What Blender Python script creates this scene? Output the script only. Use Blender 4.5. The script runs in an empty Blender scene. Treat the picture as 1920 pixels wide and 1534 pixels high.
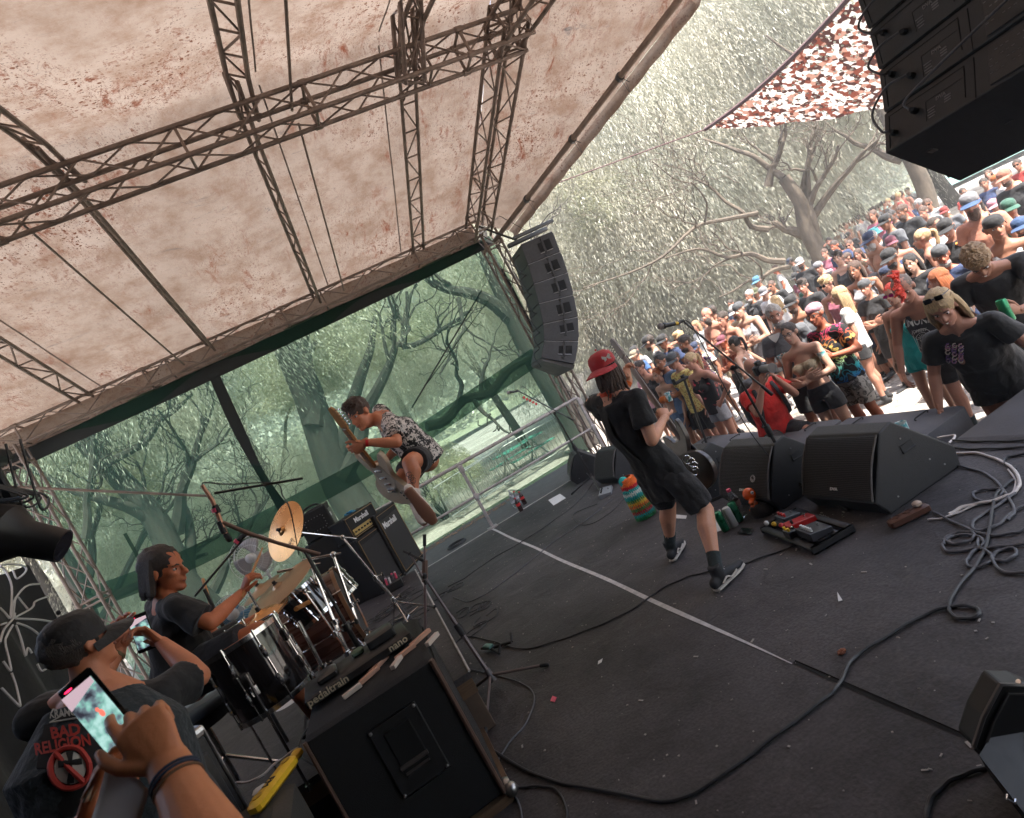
import bpy,bmesh,math,random
import numpy as np
from mathutils import Vector,Matrix,Quaternion,noise
random.seed(7);np.random.seed(7)
R_=math.radians
SC=bpy.context.scene
COL=SC.collection
CAM_H=1.75
CR=np.array([[0.84436847,0.47681971,-0.24430484],[-0.46635554,0.8785862,0.10295048],[0.26373168,0.02700478,0.964218]])
FPX=1103.3
cam_d=bpy.data.cameras.new('camera');cam=bpy.data.objects.new('camera',cam_d);COL.objects.link(cam)
w_=lambda r:Vector((CR[r,0],CR[r,2],-CR[r,1]))
rt,dn,fw=w_(0),w_(1),w_(2)
m=Matrix((rt,-dn,-fw)).transposed().to_4x4();m.translation=Vector((0,0,CAM_H));cam.matrix_world=m
cam_d.sensor_width=36;cam_d.lens=36*FPX/1920;cam_d.clip_end=2000;cam_d.clip_start=.05
cam_d.dof.use_dof=True;cam_d.dof.focus_distance=4.6;cam_d.dof.aperture_fstop=6.5
SC.camera=cam
SUN_EL=62
sun_dir=Vector((.16,-.98,0)).normalized()*math.cos(R_(SUN_EL))+Vector((0,0,math.sin(R_(SUN_EL))))
W=bpy.data.worlds.new('World');SC.world=W;W.use_nodes=True
nt=W.node_tree;bg=nt.nodes['Background'];sky=nt.nodes.new('ShaderNodeTexSky')
sky.sky_type='NISHITA';sky.sun_disc=False;sky.sun_elevation=R_(SUN_EL);sky.sun_rotation=math.atan2(sun_dir.x,sun_dir.y)
sky.dust_density=3.0;sky.air_density=1.0
nt.links.new(sky.outputs[0],bg.inputs[0]);bg.inputs[1].default_value=0.15
sl=bpy.data.lights.new('sun','SUN');sl.energy=4.6;sl.angle=R_(.6);sl.color=(1,.94,.86)
so=bpy.data.objects.new('sun',sl);COL.objects.link(so);so.rotation_euler=sun_dir.to_track_quat('Z','Y').to_euler();so.location=(0,0,30)
SC.view_settings.view_transform='Standard';SC.view_settings.look='None';SC.view_settings.exposure=2.34;SC.view_settings.gamma=1
SC.cycles.max_bounces=8;SC.cycles.diffuse_bounces=5;SC.cycles.transparent_max_bounces=24;SC.cycles.transmission_bounces=6
SC.cycles.caustics_reflective=False;SC.cycles.caustics_refractive=False;SC.cycles.sample_clamp_indirect=6
try:SC.cycles.use_denoising=True
except Exception:pass
def ray(px,py):
 v=rt*(px-960)+dn*(py-767)+fw*FPX
 return v
def atz(px,py,z=0.0):r=ray(px,py);return Vector((0,0,CAM_H))+r*((z-CAM_H)/r.z)
def aty(px,py,y):r=ray(px,py);return Vector((0,0,CAM_H))+r*(y/r.y)
def atx(px,py,x):r=ray(px,py);return Vector((0,0,CAM_H))+r*(x/r.x)
def atc(px,py,z):return Vector((0,0,CAM_H))+ray(px,py)*(z/FPX)
def atd(px,py,d):return Vector((0,0,CAM_H))+ray(px,py).normalized()*d
MATS={}
def M(name,col,rough=.6,metal=0.,ns=None,na=.2,bump=0.,bs=None,col2=None,spec=.5,coat=0.,sheen=0.,emit=None,es=0.,scale=(1,1,1),coords='Object',detail=6.,thr=None,bd=.01):
 if name in MATS:return MATS[name]
 mt=bpy.data.materials.new(name);mt.use_nodes=True;n=mt.node_tree;p=n.nodes['Principled BSDF']
 c4=(*col,1)
 p.inputs['Base Color'].default_value=c4;p.inputs['Roughness'].default_value=rough;p.inputs['Metallic'].default_value=metal
 p.inputs['Specular IOR Level'].default_value=spec;p.inputs['Coat Weight'].default_value=coat;p.inputs['Sheen Weight'].default_value=sheen
 if ns:
  tc=n.nodes.new('ShaderNodeTexCoord');mp=n.nodes.new('ShaderNodeMapping');mp.inputs['Scale'].default_value=scale
  n.links.new(tc.outputs[coords],mp.inputs[0])
  t=n.nodes.new('ShaderNodeTexNoise');t.inputs['Scale'].default_value=ns;t.inputs['Detail'].default_value=detail;t.inputs['Roughness'].default_value=.65
  n.links.new(mp.outputs[0],t.inputs['Vector'])
  cr=n.nodes.new('ShaderNodeValToRGB');lo,hi=thr or(.3,.7)
  cr.color_ramp.elements[0].position=lo;cr.color_ramp.elements[1].position=hi
  b=col2 if col2 else tuple(min(1,x*(1+na))for x in col)
  a=col if col2 else tuple(x*(1-na)for x in col)
  cr.color_ramp.elements[0].color=(*a,1);cr.color_ramp.elements[1].color=(*b,1)
  n.links.new(t.outputs[0],cr.inputs[0]);n.links.new(cr.outputs[0],p.inputs['Base Color'])
  mr=n.nodes.new('ShaderNodeMapRange');mr.inputs[3].default_value=max(0,rough-.12);mr.inputs[4].default_value=min(1,rough+.12)
  n.links.new(t.outputs[0],mr.inputs[0]);n.links.new(mr.outputs[0],p.inputs['Roughness'])
  if bump:
   t2=n.nodes.new('ShaderNodeTexNoise');t2.inputs['Scale'].default_value=bs or ns*4;t2.inputs['Detail'].default_value=4
   n.links.new(mp.outputs[0],t2.inputs['Vector'])
   bp=n.nodes.new('ShaderNodeBump');bp.inputs['Strength'].default_value=bump;bp.inputs['Distance'].default_value=bd
   n.links.new(t2.outputs[0],bp.inputs['Height']);n.links.new(bp.outputs[0],p.inputs['Normal'])
 if emit:
  p.inputs['Emission Color'].default_value=(*emit,1);p.inputs['Emission Strength'].default_value=es
 MATS[name]=mt
 return mt
def nodes_of(name):
 mt=bpy.data.materials.new(name);mt.use_nodes=True;MATS[name]=mt
 return mt,mt.node_tree.nodes,mt.node_tree.links
class MB:
 def __init__(s):s.v=[];s.f=[]
 def add(s,vs,fs):
  o=len(s.v);s.v+=[tuple(x)for x in vs];s.f+=[tuple(i+o for i in f)for f in fs];return s
 def box(s,c,size,M3=None,taper=1.0):
  hx,hy,hz=(x/2 for x in size);vs=[]
  for z in(-1,1):
   for x,y in((-1,-1),(1,-1),(1,1),(-1,1)):
    k=taper if z>0 else 1
    v=Vector((x*hx*k,y*hy*k,z*hz));vs.append(Vector(c)+(M3@v if M3 is not None else v))
  return s.add(vs,[(3,2,1,0),(4,5,6,7),(0,1,5,4),(1,2,6,5),(2,3,7,6),(3,0,4,7)])
 def bbox(s,c,size,M3=None,b=.01):
  hx,hy,hz=(x/2 for x in size);b=min(b,hx*.9,hy*.9,hz*.9);vs=[]
  for z,k in((-hz,b),(-hz+b,0),(hz-b,0),(hz,b)):
   X,Y=hx-k,hy-k
   for x,y in((-X+b,-Y),(X-b,-Y),(X,-Y+b),(X,Y-b),(X-b,Y),(-X+b,Y),(-X,Y-b),(-X,-Y+b)):
    v=Vector((x,y,z));vs.append(Vector(c)+(M3@v if M3 is not None else v))
  fs=[tuple(range(7,-1,-1)),tuple(range(24,32))]
  for r in range(3):
   for i in range(8):
    j=(i+1)%8;fs.append((r*8+i,r*8+j,r*8+8+j,r*8+8+i))
  return s.add(vs,fs)
 def sweep(s,pts,rad,n=8,side=None,caps=True,dome=False):
  pts=[Vector(p)for p in pts]
  rr=[(r,r)if not isinstance(r,(tuple,list))else tuple(r)for r in(rad if isinstance(rad,list)else[rad]*len(pts))]
  if dome:
   def ext(p,q,r):
    d=(p-q).normalized();k=min(r)
    return[(p+d*k*.93,.35),(p+d*k*.7,.72),(p+d*k*.38,.93)]
   e0=ext(pts[0],pts[1],rr[0]);e1=ext(pts[-1],pts[-2],rr[-1])
   P=[e[0]for e in e0]+pts+[e[0]for e in reversed(e1)]
   Rr=[(rr[0][0]*e[1],rr[0][1]*e[1])for e in e0]+rr+[(rr[-1][0]*e[1],rr[-1][1]*e[1])for e in reversed(e1)]
   if side is not None and isinstance(side,list):side=[side[0]]*3+side+[side[-1]]*3
   pts,rr=P,Rr
  N=len(pts);T=[]
  for i in range(N):
   a=pts[max(0,i-1)];b=pts[min(N-1,i+1)];t=(b-a)
   if t.length<1e-9:t=Vector((0,0,1))
   T.append(t.normalized())
  if side is None:
   u=T[0].orthogonal().normalized();U=[u]
   for i in range(1,N):
    q=T[i-1].rotation_difference(T[i]);u=(q@U[-1]);u=(u-T[i]*u.dot(T[i])).normalized();U.append(u)
  else:
   sd=side if isinstance(side,list)else[side]*N;U=[]
   for i in range(N):
    u=Vector(sd[i]);u=u-T[i]*u.dot(T[i])
    if u.length<1e-6:u=T[i].orthogonal()
    U.append(u.normalized())
  vs=[]
  for i in range(N):
   v=T[i].cross(U[i])
   for k in range(n):
    a=2*math.pi*k/n;vs.append(pts[i]+U[i]*math.cos(a)*rr[i][0]+v*math.sin(a)*rr[i][1])
  fs=[]
  for i in range(N-1):
   for k in range(n):
    k2=(k+1)%n;fs.append((i*n+k,i*n+k2,(i+1)*n+k2,(i+1)*n+k))
  if caps:fs.append(tuple(range(n-1,-1,-1)));fs.append(tuple((N-1)*n+k for k in range(n)))
  return s.add(vs,fs)
 tube=sweep
 def rod(s,a,b,r,n=8,r2=None):return s.sweep([a,b],[r,r if r2 is None else r2],n)
 def ball(s,c,r,M3=None,nu=14,nv=9):
  r=(r,r,r)if not isinstance(r,(tuple,list))else r;vs=[]
  c=Vector(c)
  tr=(lambda v:c+(M3@v if M3 is not None else v))
  vs.append(tr(Vector((0,0,r[2]))))
  for j in range(1,nv):
   ph=math.pi*j/nv
   for i in range(nu):
    th=2*math.pi*i/nu;vs.append(tr(Vector((r[0]*math.sin(ph)*math.cos(th),r[1]*math.sin(ph)*math.sin(th),r[2]*math.cos(ph)))))
  vs.append(tr(Vector((0,0,-r[2]))));fs=[]
  for i in range(nu):
   fs.append((0,1+i,1+(i+1)%nu));b=1+(nv-2)*nu;fs.append((b+(i+1)%nu,b+i,len(vs)-1))
  for j in range(nv-2):
   for i in range(nu):
    a=1+j*nu;fs.append((a+i,a+nu+i,a+nu+(i+1)%nu,a+(i+1)%nu))
  return s.add(vs,fs)
 def lathe(s,prof,M4=None,n=24,closed=False):
  vs=[]
  for r,z in prof:
   for k in range(n):
    a=2*math.pi*k/n;v=Vector((r*math.cos(a),r*math.sin(a),z));vs.append(M4@v if M4 is not None else v)
  fs=[];N=len(prof)
  for i in range(N-1):
   for k in range(n):
    k2=(k+1)%n;fs.append((i*n+k,i*n+k2,(i+1)*n+k2,(i+1)*n+k))
  if closed:fs.append(tuple(range(n-1,-1,-1)));fs.append(tuple((N-1)*n+k for k in range(n)))
  return s.add(vs,fs)
 def prism(s,poly,v0,ex):
  a=[Vector(p)+Vector(v0)for p in poly];b=[p+Vector(ex)for p in a];n=len(a)
  return s.add(a+b,[tuple(range(n-1,-1,-1)),tuple(range(n,2*n))]+[(i,(i+1)%n,n+(i+1)%n,n+i)for i in range(n)])
 def mesh(s,name,smooth=True):
  me=bpy.data.meshes.new(name);me.from_pydata(s.v,[],s.f);me.validate();me.update()
  bm=bmesh.new();bm.from_mesh(me);bmesh.ops.recalc_face_normals(bm,faces=bm.faces);bm.to_mesh(me);bm.free()
  if smooth:
   me.polygons.foreach_set('use_smooth',[True]*len(me.polygons))
   try:me.set_sharp_from_angle(angle=R_(38))
   except Exception:pass
  return me
 def build(s,name,mat,parent=None,smooth=True):
  return OBJ(name,s.mesh(name,smooth),mat,parent)
def OBJ(name,me,mat,parent=None):
 if mat is not None and len(me.materials)==0:me.materials.append(mat)
 o=bpy.data.objects.new(name,me);COL.objects.link(o)
 if parent is not None:o.parent=parent
 return o
def tag(o,label=None,cat=None,group=None,kind=None):
 if label:o['label']=label
 if cat:o['category']=cat
 if group:o['group']=group
 if kind:o['kind']=kind
 return o
def thing(name,label,cat,loc=(0,0,0),rz=0.,group=None):
 o=bpy.data.objects.new(name,None);COL.objects.link(o);o.empty_display_size=.1
 o.location=loc;o.rotation_euler=(0,0,rz);return tag(o,label,cat,group)
def copy_tree(o,parent=None):
 c=o.copy();COL.objects.link(c)
 if parent is not None:
  mpi=o.matrix_parent_inverse.copy();c.parent=parent;c.matrix_parent_inverse=mpi
 for ch in list(o.children):copy_tree(ch,c)
 return c
def bez(pts,k=8):
 P=[Vector(p)for p in pts];P=[P[0]*2-P[1]]+P+[P[-1]*2-P[-2]];out=[]
 for i in range(1,len(P)-2):
  for j in range(k):
   t=j/k;a,b,c,d=P[i-1],P[i],P[i+1],P[i+2]
   out.append(.5*((2*b)+(c-a)*t+(2*a-5*b+4*c-d)*t*t+(3*b-a-3*c+d)*t**3))
 out.append(P[-2]);return out
def frame(z,x=None):
 z=Vector(z).normalized();x=Vector(x)if x is not None else z.orthogonal();x=(x-z*x.dot(z)).normalized();y=z.cross(x)
 return Matrix((x,y,z)).transposed()
def text_mesh(txt,size,ext=.002,font_scale=(1,1),align='CENTER',bold=0.):
 cu=bpy.data.curves.new('t','FONT');cu.body=txt;cu.size=size;cu.extrude=ext;cu.align_x=align;cu.align_y='CENTER';cu.offset=bold;cu.resolution_u=2
 o=bpy.data.objects.new('t',cu);COL.objects.link(o)
 dg=bpy.context.evaluated_depsgraph_get();me=bpy.data.meshes.new_from_object(o.evaluated_get(dg));bpy.data.objects.remove(o)
 me.materials.clear()
 if font_scale!=(1,1):me.transform(Matrix.Diagonal((font_scale[0],font_scale[1],1,1)))
 return me
def lettering(txt,size,loc,right,up,mat,parent,name='lettering',ext=.001,sc=(1,1),bold=0.):
 """flat raised letters: reading direction `right`, top `up` (in the parent's space)"""
 me=text_mesh(txt,size,ext,sc,bold=bold);r=Vector(right).normalized();u=Vector(up);u=(u-r*u.dot(r)).normalized();n=r.cross(u)
 m4=Matrix((r,u,n)).transposed().to_4x4();m4.translation=Vector(loc);me.transform(m4)
 return OBJ(name,me,mat,parent)
def fuse(mb,voxel,smooth=2,name='body'):
 me=bpy.data.meshes.new('tmp');me.from_pydata(mb.v,[],mb.f)
 bm=bmesh.new();bm.from_mesh(me);bmesh.ops.recalc_face_normals(bm,faces=bm.faces);bm.to_mesh(me);bm.free()
 o=bpy.data.objects.new('tmp',me);COL.objects.link(o)
 md=o.modifiers.new('r','REMESH');md.mode='VOXEL';md.voxel_size=voxel;md.use_smooth_shade=True
 if smooth:
  ms=o.modifiers.new('s','SMOOTH');ms.iterations=smooth;ms.factor=.5
 dg=bpy.context.evaluated_depsgraph_get();out=bpy.data.meshes.new_from_object(o.evaluated_get(dg));out.name=name
 bpy.data.objects.remove(o);bpy.data.meshes.remove(me)
 out.materials.clear();out.polygons.foreach_set('use_smooth',[True]*len(out.polygons))
 return out
def join_meshes(a,mb):
 bm=bmesh.new();bm.from_mesh(a);me=mb.mesh('j');bm.from_mesh(me);bm.to_mesh(a);bm.free();bpy.data.meshes.remove(me)
 a.polygons.foreach_set('use_smooth',[True]*len(a.polygons));return a
black_cloth=M('black_cloth',(.009,.009,.010),.9,ns=9,na=.35,bump=.5,bs=14,sheen=.2)
black_plastic=M('black_plastic',(.011,.011,.012),.45,ns=20,na=.3)
black_metal=M('black_metal',(.02,.02,.02),.35,ns=30,na=.3,spec=.6)
black_paint=M('black_textured_paint',(.017,.017,.0185),.55,ns=25,na=.35,bump=.25,bs=180)
tolex=M('black_tolex',(.006,.006,.006),.75,ns=40,na=.4,bump=.4,bs=220)
chrome=M('chrome',(.72,.71,.7),.16,1.,ns=15,na=.15)
steel=M('worn_steel',(.42,.41,.4),.38,1.,ns=12,na=.35)
alu=M('roof_tinted_aluminium',(.19,.145,.12),.5,.4,ns=6,na=.4,bump=.15)  # brown reflection of the roof put into the metal's colour
alu_rail=M('rail_aluminium',(.42,.38,.37),.5,.3,ns=8,na=.3)
white_paint=M('white_paint',(.72,.72,.7),.5,ns=8,na=.12)
rubber=M('black_rubber',(.014,.014,.015),.7,ns=30,na=.3)
cable_black=M('black_cable',(.035,.035,.038),.5,ns=30,na=.3)
cable_grey=M('grey_cable',(.10,.10,.11),.5,ns=30,na=.3)
cable_white=M('white_cable',(.6,.55,.52),.5,ns=30,na=.15)
red_plastic=M('red_plastic',(.6,.03,.03),.4,ns=20,na=.2)
pink_plastic=M('pink_plastic',(.75,.08,.16),.4,ns=20,na=.2)
paper=M('white_paper',(.75,.75,.74),.8,ns=10,na=.06)
yellow_plastic=M('yellow_plastic',(.75,.45,.02),.4,ns=12,na=.15)
logo_white=M('printed_white',(.75,.75,.75),.6)
logo_grey=M('printed_grey',(.16,.15,.15),.6)
wood_edge=None
# ground, river, hill, sky
def gz(x,y):
 d=math.hypot(x,y)if x>4.2 else 0
 return-.6+.028*max(0.,min(14.,(x-6.0)))+.004*max(0.,min(40,y-11))
def make_ground():
 xs=sorted(set([-300,-120,-60,-30,-15]+list(np.arange(-8,46,1.))+[60,100,180,300]));ys=sorted(set([-300,-100,-40,-20,-10]+list(np.arange(-6,60,1.))+[80,120,200,300]))
 vs=[];fs=[]
 for y in ys:
  for x in xs:
   z=gz(x,y);rx=x-RIV0
   vs.append((x,y,z+.03*noise.noise(Vector((x*.6,y*.6,0)))))
 n=len(xs)
 for j in range(len(ys)-1):
  for i in range(n-1):fs.append((j*n+i,j*n+i+1,(j+1)*n+i+1,(j+1)*n+i))
 mb=MB();mb.add(vs,fs);return mb
RIV0=30
mt,N,Lk=nodes_of('river_gravel');p=N['Principled BSDF'];p.inputs['Roughness'].default_value=.9
tc=N.new('ShaderNodeTexCoord');v1=N.new('ShaderNodeTexVoronoi');v1.inputs['Scale'].default_value=14;n1=N.new('ShaderNodeTexNoise');n1.inputs['Scale'].default_value=.5;n1.inputs['Detail'].default_value=6
v2=N.new('ShaderNodeTexVoronoi');v2.feature='DISTANCE_TO_EDGE';v2.inputs['Scale'].default_value=14
c1=N.new('ShaderNodeValToRGB');c1.color_ramp.elements[0].color=(.20,.18,.16,1);c1.color_ramp.elements[1].color=(.40,.375,.35,1)
mx=N.new('ShaderNodeMix');mx.data_type='RGBA';mx.blend_type='MULTIPLY';mx.inputs[0].default_value=.8
c2=N.new('ShaderNodeValToRGB');c2.color_ramp.elements[0].color=(.45,.4,.36,1);c2.color_ramp.elements[1].color=(1,.97,.94,1)
sep=N.new('ShaderNodeSeparateColor');Lk.new(tc.outputs['Object'],v1.inputs[0]);Lk.new(tc.outputs['Object'],v2.inputs[0]);Lk.new(tc.outputs['Object'],n1.inputs[0])
Lk.new(v1.outputs['Color'],sep.inputs[0]);Lk.new(sep.outputs[0],c1.inputs[0]);Lk.new(n1.outputs[0],c2.inputs[0]);c2.color_ramp.elements[0].position=.35;c2.color_ramp.elements[1].position=.6
Lk.new(c1.outputs[0],mx.inputs[6]);Lk.new(c2.outputs[0],mx.inputs[7]);Lk.new(mx.outputs[2],p.inputs['Base Color'])
bp=N.new('ShaderNodeBump');bp.inputs['Strength'].default_value=.6;bp.inputs['Distance'].default_value=.03;Lk.new(v2.outputs['Distance'],bp.inputs['Height']);Lk.new(bp.outputs[0],p.inputs['Normal'])
tag(make_ground().build('ground',mt,smooth=True),kind='structure')
mt,N,Lk=nodes_of('turquoise_water');p=N['Principled BSDF'];p.inputs['Base Color'].default_value=(.16,.42,.42,1);p.inputs['Roughness'].default_value=.15
n1=N.new('ShaderNodeTexNoise');n1.inputs['Scale'].default_value=1.2;n1.inputs['Detail'].default_value=5;bp=N.new('ShaderNodeBump');bp.inputs['Strength'].default_value=.3;Lk.new(n1.outputs[0],bp.inputs['Height']);Lk.new(bp.outputs[0],p.inputs['Normal'])
mb=MB();mb.add([(33,-60,0.06),(52,-60,.06),(64,120,.1),(40,120,.1)],[(0,1,2,3)]);tag(mb.build('river',mt,smooth=False),kind='structure')
hill_m=M('hillside_earth',(.16,.17,.11),.95,ns=.2,na=.35)
def hill_z(x,y):
 d=max(0.,(x-62)*.8+0,0);e=max(0.,y-62)*.7
 h=max(d,e)if False else math.sqrt(d*d+e*e)
 return .0+34*(1-math.exp(-h/34.))+2.5*noise.noise(Vector((x*.05,y*.05,3)))
mb=MB();vs=[];fs=[]
gx=list(range(-120,200,6));gy=list(range(-90,200,6))
idx={}
for j,y in enumerate(gy):
 for i,x in enumerate(gx):
  idx[(i,j)]=len(vs);z=hill_z(x,y);inside=(x<62 and y<62);vs.append((x,y,.12 if inside else max(z,.2)))
for j in range(len(gy)-1):
 for i in range(len(gx)-1):
  if gx[i]>=56 or gy[j]>=56:fs.append((idx[i,j],idx[i+1,j],idx[i+1,j+1],idx[i,j+1]))
mb.add(vs,fs);tag(mb.build('hill',hill_m),kind='structure')
def leaf_mat(name,c1,c2,c3,tr=.45):
 mt,N,Lk=nodes_of(name);N.remove(N['Principled BSDF']);out=N['Material Output']
 g=N.new('ShaderNodeNewGeometry');cr=N.new('ShaderNodeValToRGB');e=cr.color_ramp.elements
 e[0].color=(*c1,1);e[1].color=(*c3,1);k=e.new(.5);k.color=(*c2,1)
 Lk.new(g.outputs['Random Per Island'],cr.inputs[0])
 tc=N.new('ShaderNodeTexCoord');ns=N.new('ShaderNodeTexNoise');ns.inputs['Scale'].default_value=.45;ns.inputs['Detail'].default_value=3;Lk.new(tc.outputs['Object'],ns.inputs[0])
 c2n=N.new('ShaderNodeValToRGB');c2n.color_ramp.elements[0].color=(.62,.66,.6,1);c2n.color_ramp.elements[1].color=(1.25,1.2,1.1,1);c2n.color_ramp.elements[0].position=.35;c2n.color_ramp.elements[1].position=.62
 Lk.new(ns.outputs[0],c2n.inputs[0]);mx=N.new('ShaderNodeMix');mx.data_type='RGBA';mx.blend_type='MULTIPLY';mx.inputs[0].default_value=1
 Lk.new(cr.outputs[0],mx.inputs[6]);Lk.new(c2n.outputs[0],mx.inputs[7])
 d=N.new('ShaderNodeBsdfDiffuse');t=N.new('ShaderNodeBsdfTranslucent');ms=N.new('ShaderNodeMixShader');ms.inputs[0].default_value=tr
 gl=N.new('ShaderNodeBsdfGlossy');gl.inputs['Roughness'].default_value=.45;ms2=N.new('ShaderNodeMixShader');ms2.inputs[0].default_value=.08
 Lk.new(mx.outputs[2],d.inputs[0]);Lk.new(mx.outputs[2],t.inputs[0]);Lk.new(d.outputs[0],ms.inputs[1]);Lk.new(t.outputs[0],ms.inputs[2])
 Lk.new(ms.outputs[0],ms2.inputs[1]);Lk.new(gl.outputs[0],ms2.inputs[2]);Lk.new(ms2.outputs[0],out.inputs[0]);return mt
willow=leaf_mat('willow_leaf',(.36,.352,.285),(.45,.44,.365),(.54,.53,.455),.5)
olive_leaf=leaf_mat('olive_leaf',(.30,.31,.20),(.38,.39,.27),(.46,.46,.35),.5)
far_leaf=leaf_mat('far_forest_leaf',(.25,.28,.21),(.32,.34,.27),(.40,.42,.35),.35)
def quads_mesh(name,C,U,V):
 """leaf quads (pointed rhombs): centres C, half-length U, half-width V (numpy Nx3)"""
 n=len(C);P=np.empty((n,4,3),np.float32);P[:,0]=C-U;P[:,1]=C+V-U*.1;P[:,2]=C+U;P[:,3]=C-V-U*.1
 me=bpy.data.meshes.new(name);me.vertices.add(4*n);me.vertices.foreach_set('co',P.ravel())
 me.loops.add(4*n);me.loops.foreach_set('vertex_index',np.arange(4*n,dtype=np.int32));me.polygons.add(n)
 me.polygons.foreach_set('loop_start',np.arange(0,4*n,4,dtype=np.int32));me.polygons.foreach_set('loop_total',np.full(n,4,np.int32));me.update(calc_edges=True)
 return me
def crown_mesh(name,rx,ry,rz,strands,per,L=.15,Wd=.02,droop=1.0,seed=1,slen=2.2):
 rg=np.random.RandomState(seed)
 u=rg.randn(strands,3);u/=np.linalg.norm(u,axis=1)[:,None];u[:,2]=np.abs(u[:,2])*1.0-.15
 rad=rg.uniform(.35,1.0,strands)**.6
 o=u*rad[:,None]*np.array([rx,ry,rz])
 lump=np.array([1+.35*noise.noise(Vector(tuple(q*1.7))+Vector((seed*7.1,0,0)))for q in u]);o*=lump[:,None]
 keep=np.array([noise.noise(Vector(tuple(q*.55))+Vector((0,seed*3.3,9)))>-.28 for q in o]);o=o[keep];u=u[keep];n=len(o)
 outd=u.copy();outd[:,2]*=.2
 sl=rg.uniform(.4,1.,n)*slen
 C=[];U=[];V=[]
 for k in range(per):
  t=(k+rg.rand(n))/per
  x=o+outd*(t*sl*.35)[:,None]+rg.randn(n,3)*.05;x[:,2]-=droop*sl*t**1.4
  d=outd*.5+rg.randn(n,3)*.24;d[:,2]-=droop*(.5+t);d/=np.linalg.norm(d,axis=1)[:,None]
  s=np.cross(d,rg.randn(n,3));s/=np.linalg.norm(s,axis=1)[:,None]+1e-6
  ln=rg.uniform(.6,1.2,n)[:,None]
  C.append(x);U.append(d*L*.5*ln);V.append(s*Wd*.5*ln)
 return quads_mesh(name,np.concatenate(C),np.concatenate(U),np.concatenate(V))
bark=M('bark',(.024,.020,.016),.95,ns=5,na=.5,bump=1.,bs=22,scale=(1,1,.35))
bark_net=bark
def branch(mb,a,b,r0,r1,bend=.12,depth=0,seed=0,n=7,kids=3,spread=.9,rg=None,tips=None):
 rg=rg or random.Random(seed);a,b=Vector(a),Vector(b);L=(b-a).length
 pts=[a];k=max(4,int(5))
 off=Vector((0,0,0))
 for i in range(1,k+1):
  t=i/k;off+=Vector((rg.uniform(-1,1),rg.uniform(-1,1),rg.uniform(-1,1)))*L*bend/k*1.6
  pts.append(a.lerp(b,t)+off)
 P=bez(pts,3);rr=[r0+(r1-r0)*(i/(len(P)-1))**.8 for i in range(len(P))]
 mb.sweep(P,rr,n if r0>.04 else 5)
 if tips is not None:tips.append(P[-1])
 if depth>0:
  for j in range(kids):
   i=rg.randint(len(P)//3,len(P)-1);p=P[i];d=(P[min(i+1,len(P)-1)]-P[i-1]).normalized()
   q=(d+Vector((rg.uniform(-1,1),rg.uniform(-1,1),rg.uniform(-.5,1)))*spread).normalized()
   branch(mb,p,p+q*L*rg.uniform(.4,.75),rr[i]*.62,rr[i]*.14+.004,bend*1.4,depth-1,0,n,kids,spread,rg,tips)
 return P
# trees (each its own thing: trunk, limbs, crown)
crownA=crown_mesh('crown',4.6,4.6,3.8,13500,24,.115,.0085,1.1,3,2.6)
crownB=crown_mesh('crown',5.4,4.6,4.4,14000,24,.120,.0088,1.25,5,3.2)
crownC=crown_mesh('crown',3.8,3.8,3.2,7000,14,.10,.026,.35,9,1.2)
for cm in(crownA,crownB):cm.materials.append(willow)
crownC.materials.append(olive_leaf)
def tree(base,top,r,crown,cloc,cs=1.,label='',limbs=(),seed=1,group=None,rz=0.,name='willow_tree',depth=2,kids=3,mat=None):
 t=thing(name,label,'tree',base,0,group);b=Vector(base)
 mb=MB();branch(mb,(0,0,-.2),Vector(top)-b,r,r*.5,.10,1,seed,10,2,.8)
 mb.build('trunk',mat or bark,t)
 lm=MB()
 for(p,q,r0,r1)in limbs:branch(lm,Vector(p)-b,Vector(q)-b,r0,r1,.22,depth,seed+int(abs(q[0])*7),7,kids,.8)
 if limbs:lm.build('branch',mat or bark,t)
 if not isinstance(cloc,list):cloc=[cloc]
 for i,c in enumerate(cloc):
  o=bpy.data.objects.new('crown',crown if not isinstance(crown,list)else crown[i%len(crown)]);COL.objects.link(o);o.parent=t
  o.location=Vector(c[:3])-b;s=cs*(c[3]if len(c)>3 else 1);o.scale=(s,s,s);o.rotation_euler=(0,0,rz+i*1.9)
 return t
P=aty
y1=14.5
def T(px,py,y):v=aty(px,py,y);return v
def groundbelow(v):return Vector((v.x,v.y,gz(v.x,v.y)))
b1=groundbelow(T(700,1060,15.5))
tree(b1,T(520,640,15.5),.62,[crownA,crownC],[(b1.x-2.2,17.5,6.6,1.1),(b1.x+2.5,17.8,4.8,.8)],1,'massive dark forked trunk behind the middle of the green netting',seed=2,limbs=[(T(590,800,15.5),T(560,560,15.2),.28,.09),(T(640,900,15.5),T(760,640,15.0),.24,.09),(T(755,650,15),T(790,540,14.6),.11,.04),(T(755,650,15),T(900,600,14.6),.09,.03)],depth=2,kids=4,name='riverside_tree')
b2=groundbelow(T(480,1230,14.0))
tree(b2,T(190,800,14),.36,[crownA],[(b2.x-2.8,17.2,6.0,1.0)],1,'leaning trunk with fine twigs behind the left panel of netting',seed=4,limbs=[(T(330,1000,14),T(400,760,13.6),.17,.05),(T(400,1110,14),T(500,930,14),.13,.04),(T(180,880,13.5),T(330,740,14),.10,.03),(T(160,1010,13),T(185,860,13.2),.08,.05),(T(330,1000,14),T(250,830,14.3),.10,.02)],depth=3,kids=5,name='riverside_tree')
b3=groundbelow(T(1110,860,15.))
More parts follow.
